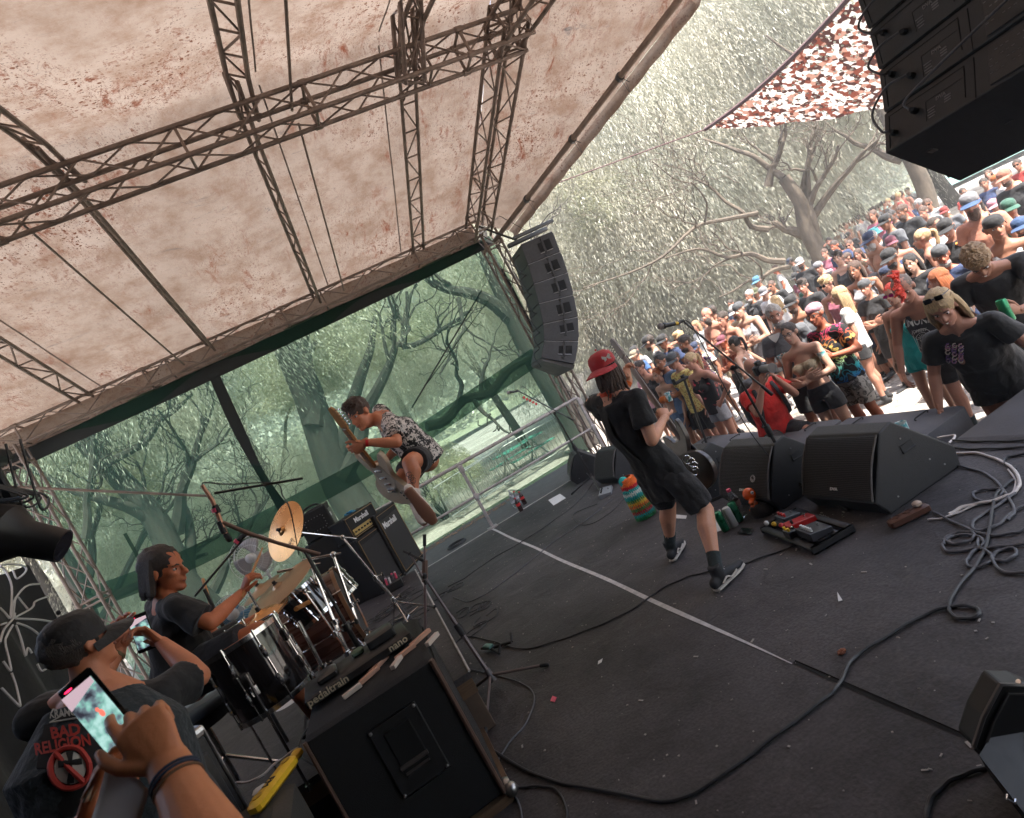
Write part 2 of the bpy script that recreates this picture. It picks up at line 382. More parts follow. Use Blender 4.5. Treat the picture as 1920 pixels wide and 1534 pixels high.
tree(b3,T(905,500,15),.46,[crownB],[(b3.x-1.2,19.0,7.0,.9)],1,'thick slanting trunk beside the far speaker tower',seed=6,limbs=[(T(960,600,15),T(760,480,14.5),.22,.07),(T(1000,660,15),T(1010,480,15),.12,.04),(T(800,800,14.5),T(1010,650,14.5),.14,.10),(T(860,560,14.8),T(800,700,14.2),.07,.02)],depth=2,kids=4,name='riverside_tree')
b4=groundbelow(T(230,1290,15.5))
tree(b4,T(30,900,15.5),.26,[crownC],[(b4.x-2.2,17.0,4.8,1.0)],1,'slender grey trunk behind the back corner tower',seed=8,limbs=[(T(180,1180,15.5),T(330,950,15),.1,.03),(T(120,1060,15.5),T(90,860,15),.1,.03),(T(150,1120,15.3),T(430,1060,14.6),.13,.04)],depth=3,kids=4,name='riverside_tree')
b5=groundbelow(atd(1560,530,19.0))
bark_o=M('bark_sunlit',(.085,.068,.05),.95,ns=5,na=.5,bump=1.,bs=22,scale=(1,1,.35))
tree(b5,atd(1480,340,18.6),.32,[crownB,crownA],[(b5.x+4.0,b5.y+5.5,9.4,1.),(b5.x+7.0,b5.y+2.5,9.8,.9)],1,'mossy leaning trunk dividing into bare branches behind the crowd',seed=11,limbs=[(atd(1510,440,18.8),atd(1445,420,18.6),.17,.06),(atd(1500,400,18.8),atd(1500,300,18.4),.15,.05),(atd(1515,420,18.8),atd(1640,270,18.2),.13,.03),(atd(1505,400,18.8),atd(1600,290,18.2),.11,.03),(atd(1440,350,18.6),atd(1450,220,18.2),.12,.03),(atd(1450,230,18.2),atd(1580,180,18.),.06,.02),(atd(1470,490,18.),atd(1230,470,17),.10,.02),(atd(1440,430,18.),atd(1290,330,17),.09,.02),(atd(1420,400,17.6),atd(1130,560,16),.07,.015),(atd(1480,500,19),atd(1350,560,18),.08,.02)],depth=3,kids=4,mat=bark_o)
b6=groundbelow(atd(1745,390,21.0))
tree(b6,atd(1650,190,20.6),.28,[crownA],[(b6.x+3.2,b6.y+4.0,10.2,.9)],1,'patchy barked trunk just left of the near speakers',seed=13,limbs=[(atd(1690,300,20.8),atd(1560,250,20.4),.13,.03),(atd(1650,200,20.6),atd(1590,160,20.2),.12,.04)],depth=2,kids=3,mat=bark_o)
wl=[((1180,420),27.,[crownB],1.45,'pale drooping willow between the far speakers and the crowd',5.0),((1330,420),30.0,[crownA],1.6,'hazy willow mass in the gap above the microphone',6.0),((1250,150),29.0,[crownB],1.6,'tall willow filling the sky beside the canopy edge',12.0),((1450,60),31.0,[crownA],1.7,'high willow crown left of the camouflage sail',14.5),((1100,260),26.0,[crownA],1.3,'willow crown leaning over the corner of the roof',8.5),((1640,40),30.0,[crownB],1.5,'tall willow behind the camouflage sail',17.),((1150,560),30.0,[crownA],1.5,'low willow skirt behind the guitarist cap',5.0),((1030,480),25.0,[crownC],1.4,'shaded bushy tree behind the far speaker column',6.5)]
for i,((px,py),d,cr,s,lb,cz)in enumerate(wl):
 c=atd(px,py,d);g=groundbelow(c+Vector((.6,.8,0)))
 tree(g,(g.x-.3,g.y,c.z-.5),.3,cr,[(c.x,c.y,c.z,1),(c.x+2.4*math.cos(i),c.y+2.0,c.z-2.6,.8)],s,lb,seed=20+i,rz=i*.9,limbs=[((g.x-.2,g.y,c.z-2),(c.x+1.8,c.y-1.2,c.z+1.2),.12,.03),((g.x-.2,g.y,c.z-2.4),(c.x-2.4,c.y-.9,c.z-.8),.1,.025)],depth=2,kids=3)
bl=[((150,700),24,1.2,'distant pale tree behind the left end of the netting'),((420,760),25,1.2,'distant pale tree seen through the left netting panel'),((330,1080),23,1.0,'low pale tree behind the drummer'),((700,640),27,1.35,'distant bright tree beyond the forked trunk'),((880,640),24,1.0,'bright bushy tree behind the right netting panel'),((60,1000),22,1.0,'bushy tree behind the back corner'),((560,960),22,.85,'round bush behind the amplifiers')]
for i,((px,py),d,s,lb)in enumerate(bl):
 c=atd(px,py,d);g=groundbelow(c)
 tree(g,(g.x,g.y,max(c.z,1.5)),.22,[crownA,crownC][i%2],[(c.x,c.y,c.z,1)],s,lb,seed=40+i,rz=i*1.3,name='riverside_tree')
bs=groundbelow(T(800,900,17.0));t=thing('bush','dense low bush behind the jumping guitarist','bush',bs)
mb=MB();[branch(mb,(0,0,-.1),(random.uniform(-1,1),random.uniform(-.6,.6),random.uniform(1.2,2.2)),.04,.01,.15,1,k)for k in range(9)];mb.build('stem',bark,t)
o=bpy.data.objects.new('foliage',crownC);COL.objects.link(o);o.parent=t;o.location=(0,0,.9);o.scale=(.42,.36,.55)
rg=np.random.RandomState(4);n=150000
X=np.concatenate([rg.uniform(62,125,n//2),rg.uniform(-60,90,n//2)]);Y=np.concatenate([rg.uniform(-20,130,n//2),rg.uniform(62,125,n//2)])
Z=np.array([hill_z(a,b)for a,b in zip(X,Y)]);cl=np.array([noise.noise(Vector((a*.28,b*.28,1)))for a,b in zip(X,Y)])
Z=Z+rg.uniform(0,1,n)*(2.6+3.2*cl);d=rg.randn(n,3);d/=np.linalg.norm(d,axis=1)[:,None];s=np.cross(d,rg.randn(n,3));s/=np.linalg.norm(s,axis=1)[:,None]
me=quads_mesh('woodland',np.stack([X,Y,Z],1),d*.42,s*.3);me.materials.append(far_leaf)
tag(OBJ('woodland',me,None),'pale hazy woodland covering the far hillside','woodland',kind='stuff')
# stage deck
mt,N,Lk=nodes_of('black_stage_carpet');p=N['Principled BSDF'];p.inputs['Roughness'].default_value=.66;p.inputs['Specular IOR Level'].default_value=.5
tc=N.new('ShaderNodeTexCoord');a=N.new('ShaderNodeTexNoise');a.inputs['Scale'].default_value=.9;a.inputs['Detail'].default_value=7;a.inputs['Roughness'].default_value=.7
b=N.new('ShaderNodeTexNoise');b.inputs['Scale'].default_value=60;b.inputs['Detail'].default_value=3;Lk.new(tc.outputs['Object'],a.inputs[0]);Lk.new(tc.outputs['Object'],b.inputs[0])
cr=N.new('ShaderNodeValToRGB');cr.color_ramp.elements[0].position=.35;cr.color_ramp.elements[1].position=.7;cr.color_ramp.elements[0].color=(.024,.0215,.023,1);cr.color_ramp.elements[1].color=(.098,.090,.094,1)
Lk.new(a.outputs[0],cr.inputs[0])
c2=N.new('ShaderNodeValToRGB');c2.color_ramp.elements[0].position=.3;c2.color_ramp.elements[1].position=.72;c2.color_ramp.elements[0].color=(.62,.62,.62,1);c2.color_ramp.elements[1].color=(1.3,1.25,1.25,1);Lk.new(b.outputs[0],c2.inputs[0])
mx=N.new('ShaderNodeMix');mx.data_type='RGBA';mx.blend_type='MULTIPLY';mx.inputs[0].default_value=1;Lk.new(cr.outputs[0],mx.inputs[6]);Lk.new(c2.outputs[0],mx.inputs[7])
v=N.new('ShaderNodeTexVoronoi');v.inputs['Scale'].default_value=9;Lk.new(tc.outputs['Object'],v.inputs[0])
lt=N.new('ShaderNodeMath');lt.operation='LESS_THAN';lt.inputs[1].default_value=.035;Lk.new(v.outputs['Distance'],lt.inputs[0])
sp=N.new('ShaderNodeSeparateColor');Lk.new(v.outputs['Color'],sp.inputs[0]);g2=N.new('ShaderNodeMath');g2.operation='GREATER_THAN';g2.inputs[1].default_value=.62;Lk.new(sp.outputs[0],g2.inputs[0])
ml=N.new('ShaderNodeMath');ml.operation='MULTIPLY';Lk.new(lt.outputs[0],ml.inputs[0]);Lk.new(g2.outputs[0],ml.inputs[1])
m3=N.new('ShaderNodeMix');m3.data_type='RGBA';Lk.new(ml.outputs[0],m3.inputs[0]);Lk.new(mx.outputs[2],m3.inputs[6]);m3.inputs[7].default_value=(.3,.28,.26,1);Lk.new(m3.outputs[2],p.inputs['Base Color'])
sc_=N.new('ShaderNodeTexNoise');sc_.inputs['Scale'].default_value=2.3;sc_.inputs['Detail'].default_value=12;sc_.inputs['Roughness'].default_value=.82;sc_.inputs['Distortion'].default_value=.5;Lk.new(tc.outputs['Object'],sc_.inputs[0])
c5_=N.new('ShaderNodeValToRGB');c5_.color_ramp.elements[0].position=.55;c5_.color_ramp.elements[1].position=.70;c5_.color_ramp.elements[1].color=(.55,.55,.55,1);Lk.new(sc_.outputs[0],c5_.inputs[0]);m5=N.new('ShaderNodeMix');m5.data_type='RGBA';Lk.new(c5_.outputs[0],m5.inputs[0]);Lk.new(m3.outputs[2],m5.inputs[6]);m5.inputs[7].default_value=(.15,.138,.13,1);Lk.new(m5.outputs[2],p.inputs['Base Color'])
bp=N.new('ShaderNodeBump');bp.inputs['Strength'].default_value=.35;bp.inputs['Distance'].default_value=.01;Lk.new(b.outputs[0],bp.inputs['Height'])
w=N.new('ShaderNodeTexNoise');w.inputs['Scale'].default_value=3.2;w.inputs['Detail'].default_value=3;w.inputs['Distortion'].default_value=.8;Lk.new(tc.outputs['Object'],w.inputs[0]);bq=N.new('ShaderNodeBump');bq.inputs['Strength'].default_value=.45;bq.inputs['Distance'].default_value=.04;Lk.new(w.outputs[0],bq.inputs['Height'])
Lk.new(bp.outputs[0],bq.inputs['Normal']);Lk.new(bq.outputs[0],p.inputs['Normal'])
carpet=MATS['black_stage_carpet']
grey_deck=M('grey_deck_boards',(.10,.095,.095),.8,ns=7,na=.3,bump=.3,bs=40)
ply=M('plywood_edge',(.13,.075,.04),.75,ns=3,na=.45,scale=(1,1,26),bump=.3)
mb=MB();mb.box((-.55,3.1,-.03),(8.1,12.14,.06));tag(mb.build('stage_floor',carpet,smooth=False),kind='structure')
mb=MB();mb.box((-.55,10.05,-.03),(8.1,1.74,.06));tag(mb.build('side_deck',grey_deck,smooth=False),kind='structure')
mb=MB();mb.box((3.52,4.0,-.33),(.04,13.8,.53));mb.box((-.55,10.94,-.33),(8.1,.04,.53));tag(mb.build('stage_skirt',black_cloth,smooth=False),kind='structure')
tp=M('dirty_white_tape',(.55,.53,.52),.6,ns=14,na=.25)
mb=MB();P0=[(1.27+.006*math.sin(y*3),y)for y in np.linspace(2.46,9.15,30)]
vs=[];[vs.extend([(x,y,.003),(x+.035*min(1,(y-2.3)/1.2),y,.003)])for x,y in P0];mb.add(vs,[(2*i,2*i+1,2*i+3,2*i+2)for i in range(29)])
tag(mb.build('floor_tape',tp,smooth=False),'long narrow strip of dirty white tape running across the carpet','tape')
mb=MB();vs=[];ys=np.linspace(-1,2.46,24);[vs.extend([(1.285+.004*math.sin(y*5),y,.0035),(1.298+.003*math.sin(y*4),y,.0035),(1.301,y,.008)])for y in ys]
mb.add(vs,[f for i in range(23)for f in((3*i,3*i+1,3*i+4,3*i+3),(3*i+1,3*i+2,3*i+5,3*i+4))]);tag(mb.build('carpet_seam',M('seam_black',(.008,.008,.008),.9)),kind='structure')
mb=MB();mb.box((1.6,9.2,.004),(3.7,.035,.008));tag(mb.build('deck_trim',M('deck_trim_light',(.45,.42,.4),.6,ns=9,na=.3),smooth=False),kind='structure')
# roof: trusses
def box_truss(name,label,A,B,s,up=(0,0,1),group=None,r=.025,step=.42,cat='truss',h=None,plates=()):
 A,B=Vector(A),Vector(B);t=thing(name,label,cat,A,0,group);d=(B-A);L=d.length;d.normalize();up=Vector(up);up=(up-d*up.dot(d)).normalized();sd=d.cross(up);h=h or s
 cs=[(-s/2,-h/2),(s/2,-h/2),(s/2,h/2),(-s/2,h/2)]
 q=lambda u,k:d*u+sd*cs[k][0]+up*cs[k][1]
 for k in range(4):MB().rod(q(0,k),q(L,k),r).build('chord',alu,t)
 mb=MB();n=max(2,int(L/step))
 for f in range(4):
  a,b=f,(f+1)%4
  for i in range(n):
   u0,u1=L*i/n,L*(i+1)/n
   mb.rod(q(u0,a if i%2 else b),q(u1,b if i%2 else a),r*.42,6)
   if i%6==0:mb.rod(q(u0,a),q(u0,b),r*.6,6)
 mb.build('lattice',alu,t)
 if plates:
  for u in plates:
   pm=MB()
   for k in range(4):pm.rod(q(u-.04,k),q(u+.04,k),r*1.35,10)
   for k in range(4):pm.rod(q(u,k),q(u,(k+1)%4),r*.7,6)
   pm.build('joint',alu,t)
 return t
def ladder_truss(name,label,P,up,w,group=None,r=.024,step=.4):
 """two-chord truss following polyline P; second chord offset by up*w"""
 P=[Vector(p)for p in P];t=thing(name,label,'truss',P[0],0,group);o=P[0];up=Vector(up)
 pa=[p-o for p in P];pb=[p-o+up*w for p in P]
 MB().sweep(pa,r,8).build('chord',alu,t);MB().sweep(pb,r,8).build('chord',alu,t)
 mb=MB();k=0
 for i in range(len(P)-1):
  L=(pa[i+1]-pa[i]).length;n=max(1,int(L/step))
  for j in range(n):
   a0,a1=pa[i].lerp(pa[i+1],j/n),pa[i].lerp(pa[i+1],(j+1)/n);b0,b1=pb[i].lerp(pb[i+1],j/n),pb[i].lerp(pb[i+1],(j+1)/n)
   mb.rod(a0 if j%2 else b0,b1 if j%2 else a1,r*.45,6);mb.rod(a0,b0,r*.45,6)
 mb.build('lattice',alu,t);return t
RY,EZ,RZ=6.0,4.72,5.77
YE0,YE1=2.0,9.98
X0,X1=-5.2,3.72
slope=(RZ-EZ)/(YE1-RY)
ridge=box_truss('ridge_truss','long box truss running front to back under the roof ridge',(X0,RY,5.31),(X1+.2,RY,5.31),.30,plates=(1.6,3.4,6.5,8.3))
eave=box_truss('eave_truss','far side truss along the eave above the green netting',(-4.3,9.98,4.56),(3.75,9.98,4.56),.27,plates=(.4,2.2,4.4,6.8),r=.022)
box_truss('eave_truss','near side truss over the camera, along the lower roof edge',(X0,2.05,4.56),(3.75,2.05,4.56),.27,r=.022)
raf_x=[aty(px,py,9.85).x for px,py in((600,580),(400,670),(785,490),(160,780))]
GR='rafter trusses under the tarpaulin roof'
names=['second rafter from the drummer end, over the middle of the netting','third rafter truss ending above the netting overlap','flat ladder rafter nearest the far speaker column','rafter truss nearest the back corner']
def rafter(x,side,label,z=-.10,w=.16,r=.024,up=(0,0,-1)):
 ye=9.9 if side>0 else 2.1
 P=[(x,RY-side*.35,RZ+z-.02),(x,RY+side*.45,RZ+z-.10),(x,ye,EZ+z+.02)]
 return ladder_truss('rafter_truss',label,P,up,w,GR,r,.42)
for i,x in enumerate(raf_x):
 wide=i in(2,3)
 rafter(x,1,names[i],w=.2 if wide else .13,up=(1,0,0)if wide else(.5,0,-.9))
 rafter(x,-1,names[i].replace('rafter','near-side rafter').replace('ending above the netting overlap','crossing the left of the ridge truss').replace('over the middle of the netting','at the top edge of the picture'),w=.2,up=(.8,0,-.5))
front=box_truss('front_truss','sloping front box truss above the far speaker column',(X1,RY-.2,5.42),(X1,9.9,4.52),.32,plates=(.4,3.9))
box_truss('front_truss','near sloping half of the front box truss',(X1,RY+.2,5.42),(X1,2.1,4.52),.32)
box_truss('apex_brace','short box truss strutting up from the ridge truss to the apex',(2.40,RY,5.2),(2.62,RY-.8,5.9),.22,up=(1,0,0),cat='truss')
for(x,y,lb)in((3.86,10.0,'far front corner tower of trusswork behind the speaker column'),(-4.15,9.98,'back corner tower beside the black backdrop'),(4.0,1.75,'near front corner tower'),(-4.9,2.0,'near back corner tower')):
 box_truss('corner_tower',lb,(x,y,-.6),(x,y,4.45),.30,up=(1,0,0),group='corner towers of the roof',plates=(.3,2.6,4.8),cat='tower')
def pole(label,a,b,r=.024,m_=alu,name='brace_pole',group=None):
 a=Vector(a);o=MB().rod((0,0,0),Vector(b)-a,r).build(name,m_,None);o.location=a;return tag(o,label,'pole',group)
pole('thin pole crossing the left netting from the corner tower',aty(0,912,9.6),aty(390,930,10.2),.02)
pole('thin roof batten between the first two rafters',aty(560,232,6.4),aty(645,545,9.8),.013)
pole('thin roof batten running up off the top edge of the picture',aty(558,226,6.2)+Vector((0,0,.12)),aty(535,-10,4.6),.016)
pole('thin roof batten nearest the back of the stage',aty(36,415,6.3),aty(345,684,9.8),.014)
# tarpaulin
mt,N,Lk=nodes_of('stained_tarpaulin');N.remove(N['Principled BSDF']);out=N['Material Output']
tc=N.new('ShaderNodeTexCoord')
def noise_n(sc,det=5,rough=.6,scale=(1,1,1),dist=0.):
 mp=N.new('ShaderNodeMapping');mp.inputs['Scale'].default_value=scale;t=N.new('ShaderNodeTexNoise');t.inputs['Scale'].default_value=sc;t.inputs['Detail'].default_value=det;t.inputs['Roughness'].default_value=rough;t.inputs['Distortion'].default_value=dist
 Lk.new(tc.outputs['Object'],mp.inputs[0]);Lk.new(mp.outputs[0],t.inputs[0]);return t.outputs[0]
def ramp(src,stops):
 c=N.new('ShaderNodeValToRGB');e=c.color_ramp.elements;e[0].position,e[0].color=stops[0][0],(*stops[0][1],1);e[1].position,e[1].color=stops[-1][0],(*stops[-1][1],1)
 for s_,cc in stops[1:-1]:k=e.new(s_);k.color=(*cc,1)
 Lk.new(src,c.inputs[0]);return c.outputs[0]
def mult(a_,b_,f=1.,mode='MULTIPLY'):
 x=N.new('ShaderNodeMix');x.data_type='RGBA';x.blend_type=mode
 if hasattr(f,'is_linked'):Lk.new(f,x.inputs[0])
 else:x.inputs[0].default_value=f
 if hasattr(a_,'is_linked'):Lk.new(a_,x.inputs[6])
 else:x.inputs[6].default_value=(*a_,1)
 if hasattr(b_,'is_linked'):Lk.new(b_,x.inputs[7])
 else:x.inputs[7].default_value=(*b_,1)
 return x.outputs[2]
base=ramp(noise_n(.55,4),[(.3,(.275,.212,.170)),(.7,(.395,.322,.270))])
col=mult(base,ramp(noise_n(2.2,9,.75),[(.36,(.58,.42,.32)),(.54,(1,1,1)),(1,(1,1,1))]),.6)
st=ramp(noise_n(5.5,8,.78,(1,.35,1),.6),[(.36,(1,1,1)),(.46,(0,0,0)),(1,(0,0,0))]);zone=ramp(noise_n(.8,2),[(.42,(0,0,0)),(.6,(1,1,1))])
col=mult(col,(.17,.055,.03),mult(st,zone),'MIX')
st2=ramp(noise_n(22,6,.8),[(.30,(1,1,1)),(.36,(0,0,0)),(1,(0,0,0))]);col=mult(col,(.07,.035,.025),st2,'MIX')
leaf_shade=ramp(noise_n(3.2,9,.8,(.5,1.6,1),1.2),[(.30,(1,1,1)),(.40,(0,0,0)),(1,(0,0,0))]);col=mult(col,(.13,.12,.115),leaf_shade,'MIX')  # grey patches: shade of leaf debris on top, put into the colour
st4=ramp(noise_n(48,4,.7,(1,.10,1)),[(.34,(1,1,1)),(.44,(0,0,0)),(1,(0,0,0))]);col=mult(col,(.20,.12,.09),mult(st4,zone,.9),'MIX')
def spots(sc,thr,keep,cc,zn,colr):
 global col
 vv=N.new('ShaderNodeTexVoronoi');vv.inputs['Scale'].default_value=sc;mw=N.new('ShaderNodeMix');mw.data_type='RGBA';mw.blend_type='LINEAR_LIGHT';mw.inputs[0].default_value=.02;nz_=N.new('ShaderNodeTexNoise');nz_.inputs['Scale'].default_value=sc*2;nz_.inputs['Detail'].default_value=3;Lk.new(tc.outputs['Object'],nz_.inputs[0]);Lk.new(tc.outputs['Object'],mw.inputs[6]);Lk.new(nz_.outputs['Color'],mw.inputs[7]);Lk.new(mw.outputs[2],vv.inputs[0])
 a_=N.new('ShaderNodeMath');a_.operation='LESS_THAN';a_.inputs[1].default_value=thr;Lk.new(vv.outputs['Distance'],a_.inputs[0]);sp_=N.new('ShaderNodeSeparateColor');Lk.new(vv.outputs['Color'],sp_.inputs[0]);b_=N.new('ShaderNodeMath');b_.operation='GREATER_THAN';b_.inputs[1].default_value=keep;Lk.new(sp_.outputs[0],b_.inputs[0]);c_2=N.new('ShaderNodeMath');c_2.operation='MULTIPLY';Lk.new(a_.outputs[0],c_2.inputs[0]);Lk.new(b_.outputs[0],c_2.inputs[1])
 k_=N.new('ShaderNodeMix');k_.data_type='RGBA';Lk.new(c_2.outputs[0],k_.inputs[0]);k_.inputs[6].default_value=(0,0,0,1);Lk.new(zn,k_.inputs[7]);col=mult(col,colr,k_.outputs[2],'MIX')
z2=ramp(noise_n(.55,6,.6),[(.44,(0,0,0)),(.60,(1,1,1))])
st5=ramp(noise_n(9,10,.85,(1,.6,1),.4),[(.40,(1,1,1)),(.47,(0,0,0)),(1,(0,0,0))]);col=mult(col,(.16,.065,.04),mult(st5,z2,.85),'MIX')
spots(15,.24,.45,0,z2,(.13,.05,.03));spots(34,.26,.4,0,z2,(.08,.035,.022));spots(60,.24,.6,0,zone,(.05,.03,.025))
d=N.new('ShaderNodeBsdfDiffuse');t=N.new('ShaderNodeBsdfTranslucent');ms=N.new('ShaderNodeMixShader');ms.inputs[0].default_value=.21;Lk.new(col,d.inputs[0]);Lk.new(col,t.inputs[0]);Lk.new(d.outputs[0],ms.inputs[1]);Lk.new(t.outputs[0],ms.inputs[2]);Lk.new(ms.outputs[0],out.inputs[0])
bp=N.new('ShaderNodeBump');bp.inputs['Strength'].default_value=.5;bp.inputs['Distance'].default_value=.05;Lk.new(noise_n(1.6,5,.6,(.6,1.4,1)),bp.inputs['Height']);Lk.new(bp.outputs[0],d.inputs['Normal']);Lk.new(bp.outputs[0],t.inputs['Normal'])
tarp_m=MATS['stained_tarpaulin']
rx=sorted(raf_x+[X0,X1])
def tz(x,y):
 z=RZ-slope*abs(y-RY)
 k=0
 for i in range(len(rx)-1):
  if rx[i]<=x<=rx[i+1]:u=(x-rx[i])/(rx[i+1]-rx[i]);k=.05*math.sin(math.pi*u)
 return z-k*math.sin(math.pi*min(1,abs(y-RY)/(YE1-RY)))*.9+.012*noise.noise(Vector((x*1.5,y*1.5,0)))
def grid(f,us,vs_):
 mb=MB();vs=[f(u,v)for v in vs_ for u in us];n=len(us);mb.add(vs,[(j*n+i,j*n+i+1,(j+1)*n+i+1,(j+1)*n+i)for j in range(len(vs_)-1)for i in range(n-1)]);return mb
tarp=thing('tarpaulin_roof','stained pinkish beige tarpaulin stretched over the roof trusses','roof tarpaulin',(0,RY,RZ))
off=Vector((0,-RY,-RZ))
us=np.linspace(X0,X1,90);gm=grid(lambda x,y:Vector((x,y,tz(x,y)))+off,us,np.linspace(YE0-.1,YE1+.1,80));gm.build('canopy',tarp_m,tarp)
for sx in(-2.7,.95,2.3):
 mb=MB()
 for ya,yb in((YE0,RY-.1),(RY+.1,YE1)):
  ys_=np.linspace(ya,yb,40);mb.add([Vector((sx+dx_,y_,tz(sx,y_)-.006))+off for y_ in ys_ for dx_ in(-.009,.009)],[(2*i,2*i+1,2*i+3,2*i+2)for i in range(39)])
 mb.build('welded_seam',M('tarp_seam',(.20,.155,.13),.8,ns=9,na=.3),tarp)
gm=grid(lambda x,v:Vector((x,YE1+.1+.03*math.sin(x*5)*v,EZ-.02-v*.30))+off,us,np.linspace(0,1,6));gm.build('side_valance',tarp_m,tarp)
PK=(6.2,RY,aty(1292,-2,RY).z);
def visor(side):
 ye=9.98 if side>0 else 2.02;C0=Vector((4.28,ye,4.33));K=Vector(PK);K=Vector((aty(1292,-2,RY).x,RY,aty(1292,-2,RY).z))
 def f(u,v):
  a_=Vector((X1,RY+(ye-RY)*u,RZ-(RZ-EZ)*u));b_=K.lerp(C0,u);p_=a_.lerp(b_,v);p_.z+=.02*noise.noise(p_*2);return p_+off
 g=grid(f,np.linspace(0,1,50),np.linspace(0,1,16));g.build('visor',tarp_m,tarp)
 g=grid(lambda u,v:K.lerp(C0,u)+Vector((.05*math.sin(v*3)+.015*math.sin(u*60)*v,0,-.0-.17*v))+off,np.linspace(0,1,60),np.linspace(0,1,5));g.build('front_valance',tarp_m,tarp)
 return K,C0
K1,C1=visor(1);visor(-1)
q=lambda u:K1.lerp(C1,u*1.12-.12)+Vector((-.34,0,.04-.1))
pb=thing('visor_pole','painted tube along the sloping front edge of the canopy','pole',q(0));MB().rod((0,0,0),q(1)-q(0),.045,12).build('tube',M('dull_brown_tube',(.2,.15,.12),.55,.3,ns=8,na=.3),pb)
for u in(.30,.52,.78):
 mb=MB();c=q(u)-q(0);mb.sweep([c+Vector((0,-.03,0)),c+Vector((0,.03,0))],.062,10);mb.rod(c,c+Vector((.12,.02,-.1)),.006);mb.sweep(bez([c,c+Vector((.03,.02,-.16)),c+Vector((.07,.05,-.22)),c+Vector((.05,0,-.1))],4),.004,5);mb.build('clamp',black_metal,pb)
wing=thing('sun_block_canopy','unseen dark canvas canopy added to keep the sun off the near stage','canopy',(0,0,4.3))  # out of view, added to keep direct sun off the near floor
grid(lambda x,y:Vector((x,y,.50+.13*(y-2.1)+.03*math.sin(x*2))),np.linspace(-7,5.6,24),np.linspace(-5,2.5,14)).build('canvas',M('sun_block_canvas',(.10,.075,.06),.9,ns=3,na=.3),wing)
dr=thing('light_block_drape','unseen black drape added behind the camera to darken the near stage','drape',(0,-1.4,0))  # out of view, added to cut the light reaching the near stage
grid(lambda x,z:Vector((x,.06*math.sin(x*7),z)),np.linspace(-6,3.3,80),np.linspace(0,4.4,4)).build('cloth',black_cloth,dr);grid(lambda y,z:Vector((-5.9+.05*math.sin(y*8),y,z)),np.linspace(0,3.2,30),np.linspace(0,4.4,4)).build('cloth',black_cloth,dr)
# green shade netting
def net_mat(name,tint,alpha,dens=.42):
 mt,N_,L_=nodes_of(name);N_.remove(N_['Principled BSDF']);out_=N_['Material Output']
 tc_=N_.new('ShaderNodeTexCoord');w1=N_.new('ShaderNodeTexNoise');w1.inputs['Scale'].default_value=40;mp_=N_.new('ShaderNodeMapping');mp_.inputs['Scale'].default_value=(.25,1,3.2);L_.new(tc_.outputs['Object'],mp_.inputs[0]);L_.new(mp_.outputs[0],w1.inputs[0])
 w2=N_.new('ShaderNodeTexNoise');w2.inputs['Scale'].default_value=1.1;w2.inputs['Detail'].default_value=3;L_.new(tc_.outputs['Object'],w2.inputs[0])
 ad=N_.new('ShaderNodeMath');ad.operation='ADD';L_.new(w1.outputs[0],ad.inputs[0]);L_.new(w2.outputs[0],ad.inputs[1])
 mr=N_.new('ShaderNodeMapRange');mr.inputs[1].default_value=.6;mr.inputs[2].default_value=1.4;mr.inputs[3].default_value=dens-.1;mr.inputs[4].default_value=dens+.14;L_.new(ad.outputs[0],mr.inputs[0])
 tr=N_.new('ShaderNodeBsdfTransparent');tr.inputs[0].default_value=(*alpha,1);df=N_.new('ShaderNodeBsdfDiffuse');df.inputs[0].default_value=(*tint,1);tl=N_.new('ShaderNodeBsdfTranslucent');tl.inputs[0].default_value=(*tint,1)
 a1=N_.new('ShaderNodeMixShader');a1.inputs[0].default_value=.55;L_.new(df.outputs[0],a1.inputs[1]);L_.new(tl.outputs[0],a1.inputs[2]);a2=N_.new('ShaderNodeMixShader');L_.new(mr.outputs[0],a2.inputs[0]);L_.new(tr.outputs[0],a2.inputs[1]);L_.new(a1.outputs[0],a2.inputs[2]);L_.new(a2.outputs[0],out_.inputs[0]);return mt
net_m=net_mat('green_shade_net',(.05,.135,.10),(.64,.81,.70),.39)
net_d=net_mat('green_net_doubled',(.03,.07,.055),(.45,.6,.52),.62)
hem_m=M('net_hem_black',(.012,.014,.013),.85,ns=10,na=.4)
net=thing('shade_netting','green shade netting hung down the far side of the stage','netting',(0,10.1,0))
def NP(x,z):u=(4.42-z)/4.5;return Vector((x,.0+.85*max(0,u)+.025*math.sin(x*2.3+z),z))
gm=grid(lambda x,z:NP(x+(.0 if x>-1 else 0),z),np.linspace(-4.5,3.98,60),np.linspace(4.42,-.5,30));gm.build('net',net_m,net)
def nstrip(pts,w,mat,nm,dy=-.012):
 pts=bez(pts,6);mb=MB();vs=[]
 for i,p_ in enumerate(pts):
  a_,b_=pts[max(0,i-1)],pts[min(len(pts)-1,i+1)];t_=(b_-a_).normalized();n_=Vector((-t_.z,0,t_.x)).normalized();ww=w if not callable(w)else w(i/(len(pts)-1))
  vs+=[p_+n_*ww/2+Vector((0,dy,0)),p_-n_*ww/2+Vector((0,dy-.004,0))]
 mb.add(vs,[(2*i,2*i+1,2*i+3,2*i+2)for i in range(len(pts)-1)]);return mb.build(nm,mat,net)
def onnet(px,py):
 r=ray(px,py);n_=Vector((0,4.5,.85)).normalized();p0=Vector((0,10.1,4.42));k=n_.dot(p0-Vector((0,0,CAM_H)))/n_.dot(r);v_=Vector((0,0,CAM_H))+r*k;return v_-Vector((0,10.1,0))
nstrip([NP(-4.5,4.33),NP(-1.5,4.30),NP(1.5,4.31),NP(3.95,4.34)],lambda u:.29-.10*u,hem_m,'top_hem')
